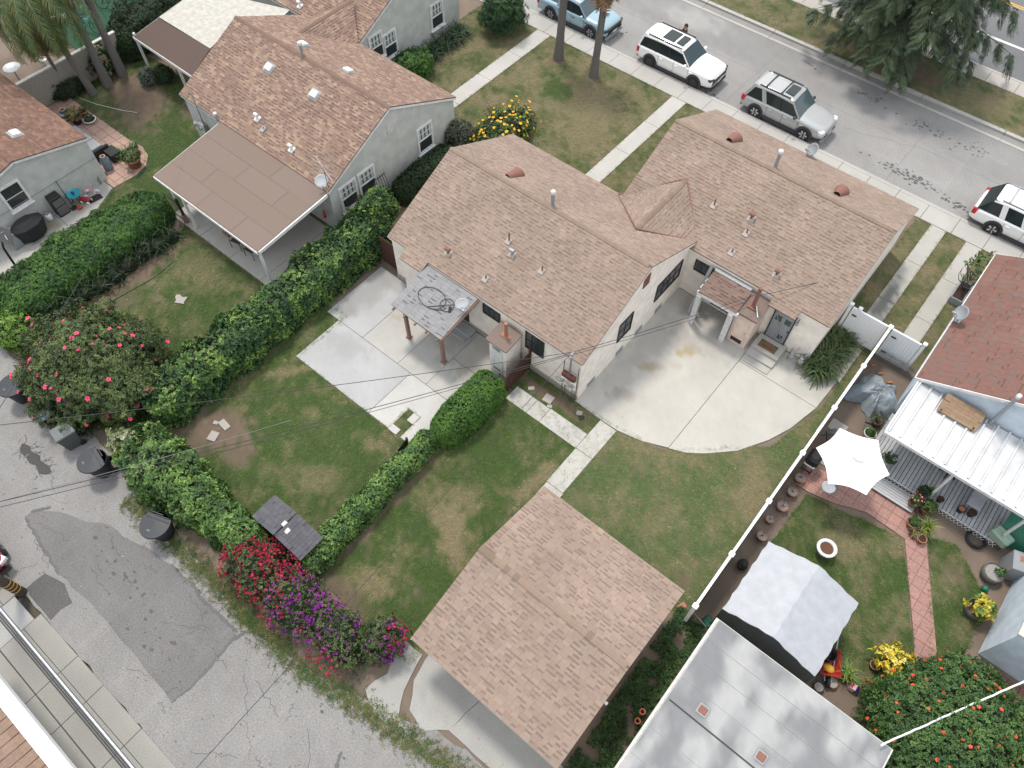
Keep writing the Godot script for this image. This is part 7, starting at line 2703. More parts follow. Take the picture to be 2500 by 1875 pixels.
# ---------- a figure meshed from a smooth field of tapered bones
func field(q: Vector3, bones: Array, k: float) -> float:
	var s := 0.0
	for b in bones:
		var ab: Vector3 = b[1] - b[0]
		var f := clampf((q - b[0]).dot(ab) / maxf(ab.length_squared(), 1e-6), 0.0, 1.0)
		s += exp(-k * (q.distance_to(b[0] + ab * f) - lerpf(b[2], b[3], f)))
	return -log(maxf(s, 1e-30)) / k

func nets(st: SurfaceTool, bones: Array, cell: float, k: float, tint: Callable):
	var lo := Vector3(1e9, 1e9, 1e9)
	var hi := -lo
	for b in bones:
		var r: float = maxf(b[2], b[3]) + cell * 2
		lo = lo.min(b[0] - Vector3.ONE * r).min(b[1] - Vector3.ONE * r)
		hi = hi.max(b[0] + Vector3.ONE * r).max(b[1] + Vector3.ONE * r)
	var n := Vector3i(((hi - lo) / cell).ceil()) + Vector3i.ONE
	var val := PackedFloat32Array()
	val.resize(n.x * n.y * n.z)
	for x in n.x:
		for y in n.y:
			for z in n.z:
				val[(x * n.y + y) * n.z + z] = field(lo + Vector3(x, y, z) * cell, bones, k)
	var cor := [Vector3i(0, 0, 0), Vector3i(1, 0, 0), Vector3i(0, 1, 0), Vector3i(1, 1, 0), Vector3i(0, 0, 1), Vector3i(1, 0, 1), Vector3i(0, 1, 1), Vector3i(1, 1, 1)]
	var edges := [[0, 1], [2, 3], [4, 5], [6, 7], [0, 2], [1, 3], [4, 6], [5, 7], [0, 4], [1, 5], [2, 6], [3, 7]]
	var vert := {}
	for x in n.x - 1:
		for y in n.y - 1:
			for z in n.z - 1:
				var f := []
				var neg := 0
				for c in cor:
					var w := val[((x + c.x) * n.y + y + c.y) * n.z + z + c.z]
					f.append(w)
					neg += int(w < 0)
				if neg == 0 or neg == 8:
					continue
				var s := Vector3.ZERO
				var m := 0
				for e in edges:
					var a: float = f[e[0]]
					var b: float = f[e[1]]
					if (a < 0) != (b < 0):
						s += Vector3(cor[e[0]]).lerp(Vector3(cor[e[1]]), a / (a - b))
						m += 1
				vert[(x * n.y + y) * n.z + z] = lo + (Vector3(x, y, z) + s / m) * cell
	var step := [n.y * n.z, n.z, 1]
	for x in range(1, n.x - 1):
		for y in range(1, n.y - 1):
			for z in range(1, n.z - 1):
				var i := (x * n.y + y) * n.z + z
				for ax in 3:
					if (val[i] < 0) == (val[i + step[ax]] < 0):
						continue
					var u: int = step[(ax + 1) % 3]
					var w: int = step[(ax + 2) % 3]
					var q := [i, i - u, i - u - w, i - w]
					if not (vert.has(q[0]) and vert.has(q[1]) and vert.has(q[2]) and vert.has(q[3])):
						continue
					if val[i] < 0:
						q.reverse()
					for t in [0, 1, 2, 0, 2, 3]:
						st.set_color(tint.call(vert[q[t]]))
						st.add_vertex(vert[q[t]])

func make_person():
	var t := thing("person", v(-17.4, -0.09, -36.1), "person in black clothes standing behind the white suv with hands raised", "person", "", -0.9)
	var black := L(0.018, 0.018, 0.02)
	var skin := L(0.45, 0.25, 0.18)
	var st := round_tool()
	var body := [[v(0, 0.95, 0), v(0, 1.2, 0), 0.135, 0.13], [v(0, 1.2, 0), v(0, 1.4, -0.01), 0.14, 0.12], [v(-0.14, 1.42, 0), v(0.14, 1.42, 0), 0.07, 0.07], [v(0, 1.42, 0), v(0, 1.53, 0.015), 0.055, 0.05]]
	for s in [-1.0, 1.0]:
		body.append([v(s * 0.09, 0.92, 0), v(s * 0.1, 0.5, 0.02), 0.095, 0.062])
		body.append([v(s * 0.1, 0.5, 0.02), v(s * 0.105, 0.1, -0.02), 0.062, 0.04])
		body.append([v(s * 0.105, 0.05, -0.03), v(s * 0.115, 0.035, 0.14), 0.042, 0.034])
		body.append([v(s * 0.18, 1.41, 0), v(s * 0.24, 1.18, 0.1), 0.052, 0.042])
		body.append([v(s * 0.24, 1.18, 0.1), v(s * 0.09, 1.36, 0.27), 0.042, 0.03])
	nets(st, body, 0.028, 45.0, func(q: Vector3) -> Color: return skin if q.y > 1.485 or (q.z > 0.24 and q.y > 1.25) else (L(0.02, 0.02, 0.022) if q.y < 0.09 else black))
	var head := [[v(0, 1.62, 0.02), v(0, 1.64, 0.0), 0.088, 0.092], [v(0, 1.56, 0.05), v(0, 1.59, 0.055), 0.052, 0.06], [v(0, 1.60, 0.105), v(0, 1.625, 0.11), 0.016, 0.009], [v(-0.088, 1.6, 0.0), v(-0.092, 1.63, -0.005), 0.016, 0.018], [v(0.088, 1.6, 0.0), v(0.092, 1.63, -0.005), 0.016, 0.018]]
	nets(st, head, 0.013, 90.0, func(q: Vector3) -> Color:
		if q.z > 0.085 and absf(q.y - 1.635) < 0.012 and absf(absf(q.x) - 0.033) < 0.016:
			return L(0.05, 0.04, 0.04)
		if q.z > 0.09 and absf(q.y - 1.572) < 0.008 and absf(q.x) < 0.024:
			return L(0.35, 0.12, 0.1)
		return skin)
	for s in [-1.0, 1.0]:
		var o := v(s * 0.085, 1.375, 0.285)
		var hand := [[o, o + v(-s * 0.02, 0.06, 0.03), 0.022, 0.026]]
		for k in 4:
			var b := o + v(-s * 0.02 + (k - 1.5) * 0.018, 0.085, 0.03)
			var l: float = [0.032, 0.038, 0.035, 0.028][k]
			var m := b + v(-s * 0.006, l, 0.012)
			hand.append([b - v(0, 0.03, 0), m, 0.0095, 0.009])
			hand.append([m, m + v(-s * 0.02, l * 0.5, -0.012), 0.009, 0.0075])
		hand.append([o + v(-s * 0.03, 0.03, 0.0), o + v(-s * 0.055, 0.065, -0.01), 0.011, 0.009])
		nets(st, hand, 0.006, 200.0, func(_q: Vector3) -> Color: return skin)
	part(t, "body", st, M.figure)
	st = round_tool()
	var hair := [[v(0, 1.66, -0.012), v(0, 1.67, 0.01), 0.095, 0.09], [v(0, 1.60, -0.045), v(0, 1.65, -0.03), 0.075, 0.085]]
	nets(st, hair, 0.016, 90.0, func(_q: Vector3) -> Color: return L(0.02, 0.015, 0.012))
	part(t, "hair", st, M.figure)
	st = flat_tool()
	cbx(st, v(0, 1.455, 0.335), v(0.15, 0.075, 0.012), 0.004)
	solo("phone", st, M.black, "small black phone held up by the person behind the white suv", "phone", "", t.position, -0.9)


func cart_bin(at: Vector3, label: String, turn: float):
	var t := thing("wheelie_bin", at, label, "bin", "", turn)
	t.scale = v(1.12, 1.0, 1.12)
	var st := round_tool()
	lathe(st, Vector3.ZERO, [[0.0, 0.04], [0.3, 0.04], [0.38, 0.5], [0.42, 0.92], [0.4, 0.94]], 24)
	part(t, "tub", st, M.bin)
	st = round_tool()
	# lid: round in front with a straight hinge side
	var ring := []
	for i in 25:
		var a := PI * 1.35 * i / 24 - PI * 0.175 - PI / 2
		ring.append(v(sin(a) * 0.49, 0.0, cos(a) * 0.52 + 0.02))
	st.set_smooth_group(-1)
	var up := []
	var dn := []
	for q in ring:
		up.append(v(q.x * 0.97, 1.0, q.z * 0.97))
		dn.append(v(q.x, 0.95, q.z))
	var crown := v(0, 1.035, 0)
	for i in 25:
		var j := (i + 1) % 25
		tri(st, crown, up[i], up[j])
		quad(st, up[i], dn[i], dn[j], up[j])
	var lid := part(t, "lid", st, M.bin)
	st = flat_tool()
	bx(st, v(0.0, 1.03, -0.12), v(0.8, 0.02, 0.025))
	bx(st, v(0.1, 1.015, -0.24), v(0.5, 0.03, 0.03))
	bx(st, v(-0.1, 1.015, -0.3), v(0.4, 0.03, 0.03))
	part(lid, "hinge_ribs", st, M.black)
	st = flat_tool()
	for k in 2:
		bx(st, v(-0.05, 1.032, 0.28 + k * 0.03), v(0.12, 0.004, 0.008), Basis(Vector3.RIGHT, 0.06))
	part(lid, "print", st, M.zinc)
	for s in [-0.28, 0.28]:
		st = round_tool()
		cyl(st, v(s - 0.03, 0.13, -0.34), v(s + 0.03, 0.13, -0.34), 0.13, 0.13, 14)
		part(t, "wheel", st, M.tyre)

func bicycle(at: Vector3, turn: float, label: String, m: Material):
	var t := thing("bicycle", at, label, "bicycle", "", turn)
	for x in [-0.5, 0.5]:
		var st := round_tool()
		var pts := []
		for i in 21:
			pts.append(v(x + cos(TAU * i / 20) * 0.33, 0.35 + sin(TAU * i / 20) * 0.33, 0))
		tube(st, pts, 0.02, 0.02, 5)
		for i in 8:
			tube(st, [v(x, 0.35, 0), v(x + cos(TAU * i / 8) * 0.33, 0.35 + sin(TAU * i / 8) * 0.33, 0)], 0.004, 0.004, 4)
		part(t, "wheel", st, M.tyre)
	var st := round_tool()
	for q in [[v(-0.5, 0.35, 0), v(-0.05, 0.33, 0)], [v(-0.05, 0.33, 0), v(0.38, 0.78, 0)], [v(-0.05, 0.33, 0), v(-0.2, 0.82, 0)], [v(-0.2, 0.78, 0), v(0.36, 0.82, 0)], [v(-0.5, 0.35, 0), v(-0.18, 0.76, 0)], [v(0.5, 0.35, 0), v(0.35, 0.92, 0)]]:
		tube(st, q, 0.018, 0.018, 6)
	part(t, "frame", st, m)
	st = round_tool()
	tube(st, [v(0.4, 0.98, -0.28), v(0.34, 0.95, 0), v(0.4, 0.98, 0.28)], 0.013, 0.013, 6)
	part(t, "handlebar", st, M.zinc)
	st = flat_tool()
	cbx(st, v(-0.22, 0.86, 0), v(0.26, 0.05, 0.14), 0.02)
	part(t, "saddle", st, M.black)
	t.rotation.x = 0.0

func patio_chair(at: Vector3, turn: float, label: String):
	var t := thing("patio_chair", at, label, "chair", "chairs under the patio cover", turn)
	var st := flat_tool()
	bx(st, v(0, 0.43, 0), v(0.5, 0.02, 0.48))
	part(t, "seat", st, M.mesh_fabric)
	st = flat_tool()
	bx(st, v(0, 0.72, -0.29), v(0.5, 0.56, 0.02), Basis(Vector3.RIGHT, -0.22))
	part(t, "backrest", st, M.mesh_fabric)
	for s in [-0.27, 0.27]:
		st = round_tool()
		tube(st, [v(s, 0.0, 0.26), v(s, 0.45, 0.25), v(s, 0.64, 0.2), v(s, 0.64, -0.2), v(s, 0.98, -0.36)], 0.016, 0.016, 6)
		tube(st, [v(s, 0.64, -0.15), v(s, 0.42, -0.24), v(s, 0.0, -0.3)], 0.016, 0.016, 6)
		part(t, "frame", st, M.black)

func make_left_neighbour():
	var st: SurfaceTool
	# block wall with pale cap along the side boundary
	var w := thing("block_wall", v(-40.55, 0, -12.3), "weathered grey block wall with pale cap behind the palms", "wall")
	st = flat_tool()
	bx(st, v(0, 0.85, 0), v(0.15, 1.7, 6.6))
	part(w, "wall", st, M.stucco_dirty)
	st = flat_tool()
	bx(st, v(0, 1.73, 0), v(0.2, 0.06, 6.7))
	part(w, "cap", st, M.trim)
	st = flat_tool()
	bx(st, v(-42.5, 0.85, -9.2), v(4.0, 1.7, 0.15))
	solo("block_wall", st, M.stucco_dirty, "return of the grey block wall beside the patio heater", "wall")
	var ht := thing("patio_heater", v(-43.94, 0, -10.87) + v(1.6, 0, 0.3), "white domed patio heater beyond the block wall", "heater")
	ht.position = v(-41.3, 0, -10.3)
	st = round_tool()
	cyl(st, v(0, 0, 0), v(0, 2.15, 0), 0.04, 0.04, 8)
	part(ht, "post", st, M.zinc)
	st = round_tool()
	lathe(st, v(0, 2.12, 0), [[0.42, 0.0], [0.42, 0.03], [0.26, 0.08], [0.25, 0.11], [0.12, 0.14], [0.0, 0.15]], 24)
	part(ht, "dome", st, M.vinyl)
	st = round_tool()
	lathe(st, Vector3.ZERO, [[0.0, 0.0], [0.22, 0.0], [0.2, 0.7], [0.05, 0.75]], 16)
	part(ht, "base", st, M.zinc)
	var c := thing("plastic_chair", v(-43.56, 0, -12.51), "white plastic garden chair beyond the block wall", "chair", "", 0.6)
	st = flat_tool()
	cbx(st, v(0, 0.42, 0), v(0.45, 0.04, 0.42), 0.02)
	part(c, "seat", st, M.vinyl)
	st = flat_tool()
	cbx(st, v(-0.22, 0.68, 0), v(0.04, 0.5, 0.42), 0.02)
	part(c, "backrest", st, M.vinyl)
	for s in [[-0.19, -0.18], [0.19, -0.18], [-0.19, 0.18], [0.19, 0.18]]:
		st = flat_tool()
		bar(st, v(s[0], 0, s[1]), v(s[0] * 0.9, 0.42, s[1] * 0.9), 0.035, 0.035)
		part(c, "leg", st, M.vinyl)
	var tb := thing("folding_table", v(-45.05, 0, -13.7), "grey folding table beside the plastic chair", "table", "", 0.3)
	st = flat_tool()
	cbx(st, v(0, 0.72, 0), v(0.8, 0.03, 0.6), 0.01)
	part(tb, "top", st, M.zinc)
	for s in [[-0.35, -0.25], [0.35, -0.25], [-0.35, 0.25], [0.35, 0.25]]:
		st = flat_tool()
		bar(st, v(s[0], 0, s[1]), v(s[0], 0.71, s[1]), 0.03, 0.03)
		part(tb, "leg", st, M.zinc)
	var sc := thing("ride_on_toy", v(-46.3, 0, -15.31), "child's white and dark ride-on toy on the green court", "toy", "", 0.8)
	st = flat_tool()
	cbx(st, v(0, 0.3, 0), v(0.7, 0.22, 0.3), 0.08)
	part(sc, "body", st, M.black)
	st = flat_tool()
	cbx(st, v(0.28, 0.46, 0), v(0.2, 0.2, 0.34), 0.06)
	cbx(st, v(-0.25, 0.43, 0), v(0.26, 0.08, 0.24), 0.03)
	part(sc, "fairing", st, M.vinyl)
	for x in [-0.28, 0.28]:
		st = round_tool()
		cyl(st, v(x, 0.16, -0.05), v(x, 0.16, 0.05), 0.16, 0.16, 12)
		part(sc, "wheel", st, M.tyre)
	bicycle(v(-45.34, 0, -18.1), 0.9, "dark bicycle lying nearest the ivy on the green court", M.black)
	bicycle(v(-46.42, 0, -17), 2.0, "silver bicycle parked between the palm trunks", M.zinc)
	bicycle(v(-44.37, 0, -15.87), 0.3, "small teal bicycle at the foot of the palm shrub", M.teal)
	# brick patio furniture
	var so := thing("wicker_sofa", v(-36.0, 0, -10.1), "dark wicker corner sofa with grey seat along the garage eave", "sofa")
	for q in [[-0.2, 0.2, -0.05, 2.7, 0.4, 0.75], [-0.2, 0.52, 0.3, 2.7, 0.26, 0.12], [1.22, 0.33, -0.1, 0.14, 0.62, 0.9]]:
		st = flat_tool()
		cbx(st, v(q[0], q[1], q[2]), v(q[3], q[4], q[5]), 0.03)
		part(so, "frame", st, M.wicker)
	for i in 3:
		st = flat_tool()
		cbx(st, v(-1.05 + i * 0.78, 0.44, -0.1), v(0.74, 0.1, 0.6), 0.03)
		part(so, "cushion", st, M.grey_metal)
	st = flat_tool()
	cbx(st, v(0, 0.24, 0), v(0.75, 0.48, 0.55), 0.02)
	solo("wicker_ottoman", st, M.wicker, "black wicker storage box at the end of the sofa", "storage box", "", v(-34.4, 0, -10.55))
	# urns and pots on the brick patio
	var g := [L(0.04, 0.08, 0.02), L(0.07, 0.12, 0.03)]
	var j := thing("striped_urn", v(-38.75, 0, -10.7), "teal and white banded ceramic urn on the brick patio", "urn")
	for k in 5:
		st = round_tool()
		var y0 := k * 0.12
		var r0: float = [0.2, 0.24, 0.25, 0.24, 0.2][k]
		var r1: float = [0.24, 0.25, 0.24, 0.2, 0.15][k]
		lathe(st, v(0, y0, 0), [[r0, 0.0], [r1, 0.12]], 18)
		part(j, "band", st, M.teal_glaze if k % 2 == 0 else M.white)
	st = round_tool()
	lathe(st, v(0, 0.6, 0), [[0.15, 0.0], [0.16, 0.04], [0.11, 0.05], [0.1, 0.0]], 18)
	part(j, "mouth", st, M.pink_clay)
	potted("blue_pot", "cobalt blue glazed pot with a lanky orange leaved plant", v(-38.05, 0, -10.85), 0.27, 0.42, M.blue_pot, "small", 90, 0.12, [L(0.12, 0.16, 0.03), L(0.25, 0.16, 0.04), L(0.08, 0.12, 0.03)], 1.5)
	potted("clay_pot", "brown clay pot between blue pot and white bowl", v(-38.3, 0, -11.45), 0.22, 0.32, M.terra, "small", 60, 0.07, g, 0.8)
	potted("bowl_planter", "white bowl planter of small plants on the brick patio", v(-37.65, 0, -11.35), 0.32, 0.2, M.white, "small", 90, 0.07, g, 0.7)
	var bp := potted("clay_urn", "large brown clay urn overflowing with green and red plants", v(-33.1, 0, -10.85), 0.38, 0.55, M.terra, "small", 260, 0.1, [L(0.05, 0.11, 0.025), L(0.08, 0.15, 0.03), L(0.10, 0.13, 0.06), L(0.16, 0.2, 0.05)], 1.15)
	foliage(bp, "leaves", dome_spots(v(-0.45, 0.5, 0.1), v(0.4, 0.35, 0.35), 60, 0.4), "blade", 0.25, 0.4, [L(0.10, 0.2, 0.03), L(0.16, 0.25, 0.05)])
	potted("flower_pot", "small pot of pale flowers behind the large clay urn", v(-34.0, 0, -11.5), 0.2, 0.28, M.terra, "small", 90, 0.08, [L(0.06, 0.12, 0.03), L(0.09, 0.15, 0.04), L(0.5, 0.48, 0.3)], 1.0)
	var cy := thing("water_jar", v(-33.95, 0, -9.9), "tall grey blue ceramic jar at the garage corner", "jar")
	st = round_tool()
	lathe(st, Vector3.ZERO, [[0.0, 0.0], [0.2, 0.0], [0.22, 0.05], [0.22, 0.62], [0.13, 0.74], [0.13, 0.8], [0.08, 0.8], [0.08, 0.7]], 20)
	part(cy, "jar", st, M.grey_glaze)
	st = round_tool()
	lathe(st, v(0, 0.79, 0), [[0.13, 0.0], [0.145, 0.02], [0.09, 0.03]], 18)
	part(cy, "rim", st, M.pink_clay)
	# things along the left garage wall
	var b := thing("covered_barbecue", v(-32.75, 0, -5.05), "large barbecue under a black octagonal cover against the grey garage", "barbecue")
	st = flat_tool()
	var lo := []
	var mid := []
	var hi := []
	for i in 8:
		var a := TAU * (i + 0.5) / 8
		lo.append(v(cos(a) * 0.42, 0.12, sin(a) * 0.62))
		mid.append(v(cos(a) * 0.5, 0.86, sin(a) * 0.82))
		hi.append(v(cos(a) * 0.28, 1.06, sin(a) * 0.5))
	for i in 8:
		var k := (i + 1) % 8
		quad(st, lo[i], mid[i], mid[k], lo[k])
		quad(st, mid[i], hi[i], hi[k], mid[k])
	fan(st, hi)
	part(b, "cover", st, M.black_cloth)
	st = flat_tool()
	bar(st, v(0.45, 0.08, -0.4), v(0.45, 0.08, 0.4), 0.02, 0.02)
	bar(st, v(0.4, 0.03, 0.35), v(0.4, 0.15, 0.35), 0.03, 0.03)
	part(b, "rail", st, M.zinc)
	var pr := thing("propane_tank", v(-33.15, 0, -6.1), "white propane tank beside the covered barbecue", "gas tank")
	st = round_tool()
	lathe(st, Vector3.ZERO, [[0.0, 0.03], [0.13, 0.03], [0.155, 0.09], [0.155, 0.3], [0.12, 0.37], [0.0, 0.39]], 18)
	part(pr, "tank", st, M.vinyl)
	st = round_tool()
	lathe(st, Vector3.ZERO, [[0.1, 0.38], [0.1, 0.47]], 14)
	cyl(st, v(0, 0.38, 0), v(0, 0.45, 0), 0.02, 0.02, 6)
	part(pr, "collar", st, M.zinc)
	var sm := thing("smoker_cabinet", v(-33.1, 0, -6.75), "upright dark smoker cabinet with two grey doors by the wall", "smoker")
	st = flat_tool()
	cbx(st, v(0, 0.55, 0), v(0.5, 1.06, 0.55), 0.02)
	part(sm, "body", st, M.black)
	for q in [[0.28, 0.44], [0.74, 0.36]]:
		st = flat_tool()
		cbx(st, v(0.26, q[0] + 0.05, 0), v(0.03, q[1], 0.5), 0.012)
		part(sm, "door", st, M.smoke_glass)
	var sv := thing("shovel", v(-33.2, 0, -7.25), "black handled shovel leaning on the grey garage wall", "shovel")
	st = round_tool()
	tube(st, [v(0.25, 0.06, 0), v(-0.2, 1.4, -0.05)], 0.016, 0.016, 6)
	part(sv, "handle", st, M.black)
	st = flat_tool()
	bx(st, v(0.3, 0.05, 0.02), v(0.24, 0.02, 0.3), Basis(Vector3.FORWARD, 0.2))
	part(sv, "blade", st, M.black)
	st = flat_tool()
	cbx(st, v(0, 0.06, 0), v(0.2, 0.12, 0.22), 0.03)
	solo("dustpan", st, M.red, "red plastic dustpan on the path by the shovel", "dustpan", "", v(-32.7, 0.03, -7.4))
	var ba := thing("water_table", v(-33.15, 0, -7.6), "round turquoise play table by the grey garage wall", "table")
	st = round_tool()
	lathe(st, v(0, 0.5, 0), [[0.0, 0.0], [0.3, 0.0], [0.34, 0.06], [0.31, 0.06], [0.28, 0.03], [0.0, 0.03]], 20)
	part(ba, "basin", st, M.teal)
	st = round_tool()
	for i in 3:
		ball(st, v(rr(-0.1, 0.1), 0.57, rr(-0.1, 0.1)), v(0.06, 0.04, 0.06), 8)
	part(ba, "toys", st, M.blue_pot)
	for i in 3:
		st = round_tool()
		cyl(st, v(cos(i * 2.1) * 0.15, 0.5, sin(i * 2.1) * 0.15), v(cos(i * 2.1) * 0.22, 0.0, sin(i * 2.1) * 0.22), 0.02, 0.02, 6)
		part(ba, "leg", st, M.black)
	var tr := thing("tricycle", v(-33.05, 0, -8.3), "child's pink tricycle with white wheels by the wall", "tricycle", "", 0.9)
	for q in [[0.28, 0.0, 0.14], [-0.22, -0.18, 0.1], [-0.22, 0.18, 0.1]]:
		st = round_tool()
		cyl(st, v(q[0], q[2], q[1] - 0.02), v(q[0], q[2], q[1] + 0.02), q[2], q[2], 14)
		var wl := part(tr, "wheel", st, M.vinyl)
		st = round_tool()
		cyl(st, v(q[0], q[2], q[1] - 0.024), v(q[0], q[2], q[1] + 0.024), q[2] * 0.6, q[2] * 0.6, 12)
		part(wl, "hub", st, M.pink)
	st = round_tool()
	tube(st, [v(-0.22, 0.12, 0), v(0.0, 0.25, 0), v(0.22, 0.36, 0), v(0.28, 0.14, 0)], 0.02, 0.02, 6)
	tube(st, [v(0.2, 0.36, 0), v(0.15, 0.52, 0), v(0.12, 0.52, 0.18)], 0.012, 0.012, 6)
	tube(st, [v(0.15, 0.52, 0), v(0.12, 0.52, -0.18)], 0.012, 0.012, 6)
	part(tr, "frame", st, M.pink)
	st = flat_tool()
	cbx(st, v(-0.1, 0.33, 0), v(0.2, 0.05, 0.18), 0.02)
	part(tr, "seat", st, M.pink)
	var wg := thing("toy_wagon", v(-32.85, 0, -7.85), "dark red toy wagon with white wheels beside the turquoise table", "toy wagon", "", 0.5)
	st = flat_tool()
	cbx(st, v(0, 0.18, 0), v(0.5, 0.1, 0.24), 0.03)
	part(wg, "bed", st, M.red_dark)
	for q in [[-0.18, -0.13], [0.18, -0.13], [-0.18, 0.13], [0.18, 0.13]]:
		st = round_tool()
		cyl(st, v(q[0], 0.08, q[1] - 0.02), v(q[0], 0.08, q[1] + 0.02), 0.08, 0.08, 12)
		part(wg, "wheel", st, M.vinyl)
	st = flat_tool()
	bx(st, Vector3.ZERO, v(0.42, 0.015, 0.62))
	solo("rubber_mat", st, M.black, "black rubber mat on the path beside tricycle", "mat", "", v(-32.72, 0.035, -8.25), -0.15)
	var fc := thing("wall_faucet", v(-33.38, 0, -9.05), "grey outdoor faucet pipe at the garage corner", "faucet")
	st = round_tool()
	tube(st, [v(0, 0, 0), v(0, 0.45, 0)], 0.02, 0.02, 6)
	tube(st, [v(0.05, 0.0, 0.08), v(0.05, 0.4, 0.08)], 0.02, 0.02, 6)
	part(fc, "pipe", st, M.zinc)
	st = flat_tool()
	cbx(st, v(0, 0.4, 0), v(0.5, 0.8, 0.5), 0.05)
	bx(st, v(0, 0.82, 0), v(0.56, 0.05, 0.56))
	solo("grey_bin", st, M.grey_metal, "grey lidded bin between barbecue and basketball hoop", "bin", "", v(-32.85, 0.02, -4.2))
	var hp := thing("basketball_hoop", v(-30.9, 0, -3.3), "portable basketball hoop with grey backboard above the broad hedge", "basketball hoop")
	st = round_tool()
	tube(st, [v(0, 0, 0), v(-0.1, 1.8, -0.15), v(0.1, 2.3, -0.25)], 0.05, 0.05, 8)
	part(hp, "pole", st, M.black)
	st = flat_tool()
	cbx(st, v(0.1, 2.6, -0.4), v(1.1, 0.03, 0.75), 0.01, Basis(Vector3.UP, 0.35) * Basis(Vector3.RIGHT, 1.1))
	part(hp, "backboard", st, M.smoke_glass)
	st = flat_tool()
	for q in [[v(-0.45, 2.62, -0.62), v(0.62, 2.62, -0.4)], [v(-0.3, 2.35, -0.15), v(0.25, 2.75, -0.5)]]:
		bar(st, q[0], q[1], 0.03, 0.03)
	part(hp, "frame", st, M.zinc)
	# things around the left house
	patio_chair(v(-25.0, 0.03, -10.75), 0.25, "black mesh patio chair under the brown flat cover")
	patio_chair(v(-24.1, 0.03, -10.8), 0.1, "black mesh patio chair under the brown flat cover")
	var bn := thing("wood_stack", v(-26.3, 0.03, -11.2), "pair of reddish boards stacked under the brown flat cover", "boards")
	for i in 2:
		st = flat_tool()
		cbx(st, v(i * 0.25, 0.08, 0.1 * i), v(0.18, 0.1, 1.0), 0.01)
		part(bn, "board", st, M.wood_red)
	bn.rotation.y = 0.3
	var gt := thing("chain_gate", v(-28.7, 0, -10.1), "dark tubular wire gate between hedge and patio cover", "gate")
	st = round_tool()
	tube(st, [v(-0.55, 0.05, 0), v(-0.55, 1.05, 0), v(-0.4, 1.15, 0), v(0.4, 1.15, 0), v(0.5, 1.05, 0), v(0.5, 0.05, 0), v(-0.55, 0.05, 0)], 0.022, 0.022, 6)
	part(gt, "frame", st, M.black)
	st = round_tool()
	for k in 12:
		tube(st, [v(-0.55 + k * 0.09, 0.05, 0), v(-0.55 + k * 0.09, 1.14, 0)], 0.004, 0.004, 4)
		tube(st, [v(-0.55, 0.08 + k * 0.09, 0), v(0.5, 0.08 + k * 0.09, 0)], 0.004, 0.004, 4)
	part(gt, "mesh", st, M.wire_grey)
	st = flat_tool()
	bx(st, v(0.62, 0.25, 0), v(0.18, 0.5, 0.18))
	part(gt, "brick_base", st, M.wood_red)
	st = flat_tool()
	bx(st, v(0.62, 0.85, 0), v(0.1, 1.3, 0.1))
	part(gt, "post", st, M.black)
	var ig := thing("iron_gate", v(-21.75, 0, -16.85), "black iron gate leaning against the pale grey wall", "gate")
	st = flat_tool()
	for k in 5:
		bar(st, v(0.55, 0.02, -0.3 + k * 0.14), v(-0.12, 1.75, -0.3 + k * 0.14 - 0.1), 0.022, 0.022)
	for f in [0.05, 0.5, 0.95]:
		bar(st, v(lerpf(0.55, -0.12, f), lerpf(0.02, 1.75, f), -0.32 - 0.1 * f), v(lerpf(0.55, -0.12, f), lerpf(0.02, 1.75, f), 0.28 - 0.1 * f), 0.025, 0.03)
	part(ig, "bars", st, M.black)
	var cn := thing("traffic_cone", v(-20.98, 0, -16.75), "orange red traffic cone on brick strip beside the iron gate", "cone")
	st = flat_tool()
	cbx(st, v(0, 0.02, 0), v(0.34, 0.04, 0.34), 0.01)
	part(cn, "base", st, M.cone)
	st = round_tool()
	cyl(st, v(0, 0.03, 0), v(0, 0.5, 0), 0.12, 0.03, 14)
	part(cn, "cone", st, M.cone)
	st = round_tool()
	cyl(st, v(0, 0.28, 0), v(0, 0.38, 0), 0.078, 0.06, 14, false)
	part(cn, "band", st, M.white)
	tiles("brick_edging", rect(-21.9, -17.3, -20.9, -16.1), p(0.22, 0.11), 0.006, 0.02, L(0.30, 0.15, 0.11), 0.15, p(-21.9, -17.3))
	var ex := thing("fire_extinguisher", v(-22.6, 0, -14.0), "red fire extinguisher hung on the wall under the patio cover", "extinguisher")
	ex.position = v(-22.55, 0.9, -14.0)
	st = round_tool()
	lathe(st, Vector3.ZERO, [[0.0, 0.0], [0.07, 0.01], [0.07, 0.32], [0.03, 0.38], [0.0, 0.4]], 14)
	part(ex, "cylinder", st, M.red)
	st = flat_tool()
	bx(st, v(0.02, 0.42, 0), v(0.1, 0.04, 0.03))
	part(ex, "handle", st, M.black)
	var an := thing("tv_antenna", v(-22.2, 2.55, -14.35), "silver television antenna at the gable corner of grey house", "antenna")
	st = round_tool()
	tube(st, [v(0, -0.4, 0), v(0, 1.3, 0)], 0.02, 0.02, 6)
	part(an, "mast", st, M.zinc)
	st = flat_tool()
	bar(st, v(-0.7, 1.25, -0.25), v(0.85, 1.25, 0.3), 0.025, 0.025)
	part(an, "boom", st, M.zinc)
	for k in 11:
		st = round_tool()
		var f := k / 10.0
		var o := v(-0.7, 1.26, -0.25).lerp(v(0.85, 1.26, 0.3), f)
		var l := lerpf(0.9, 0.15, f)
		tube(st, [o + v(0.33, 0, -0.94) * l, o - v(0.33, 0, -0.94) * l], 0.006, 0.006, 4)
		part(an, "element", st, M.zinc)
	dish("white satellite dish edge-on at the grey house gable", v(-22.5, 2.58, -14.25), v(0.9, 0.3, 0.35), 0.3, 0.45, M.vinyl)
	# electrical service on the left house
	var em := thing("electric_service", v(-31.2, 0, -14.1), "grey meter boxes and service mast on the grey house rear wall", "electric meter")
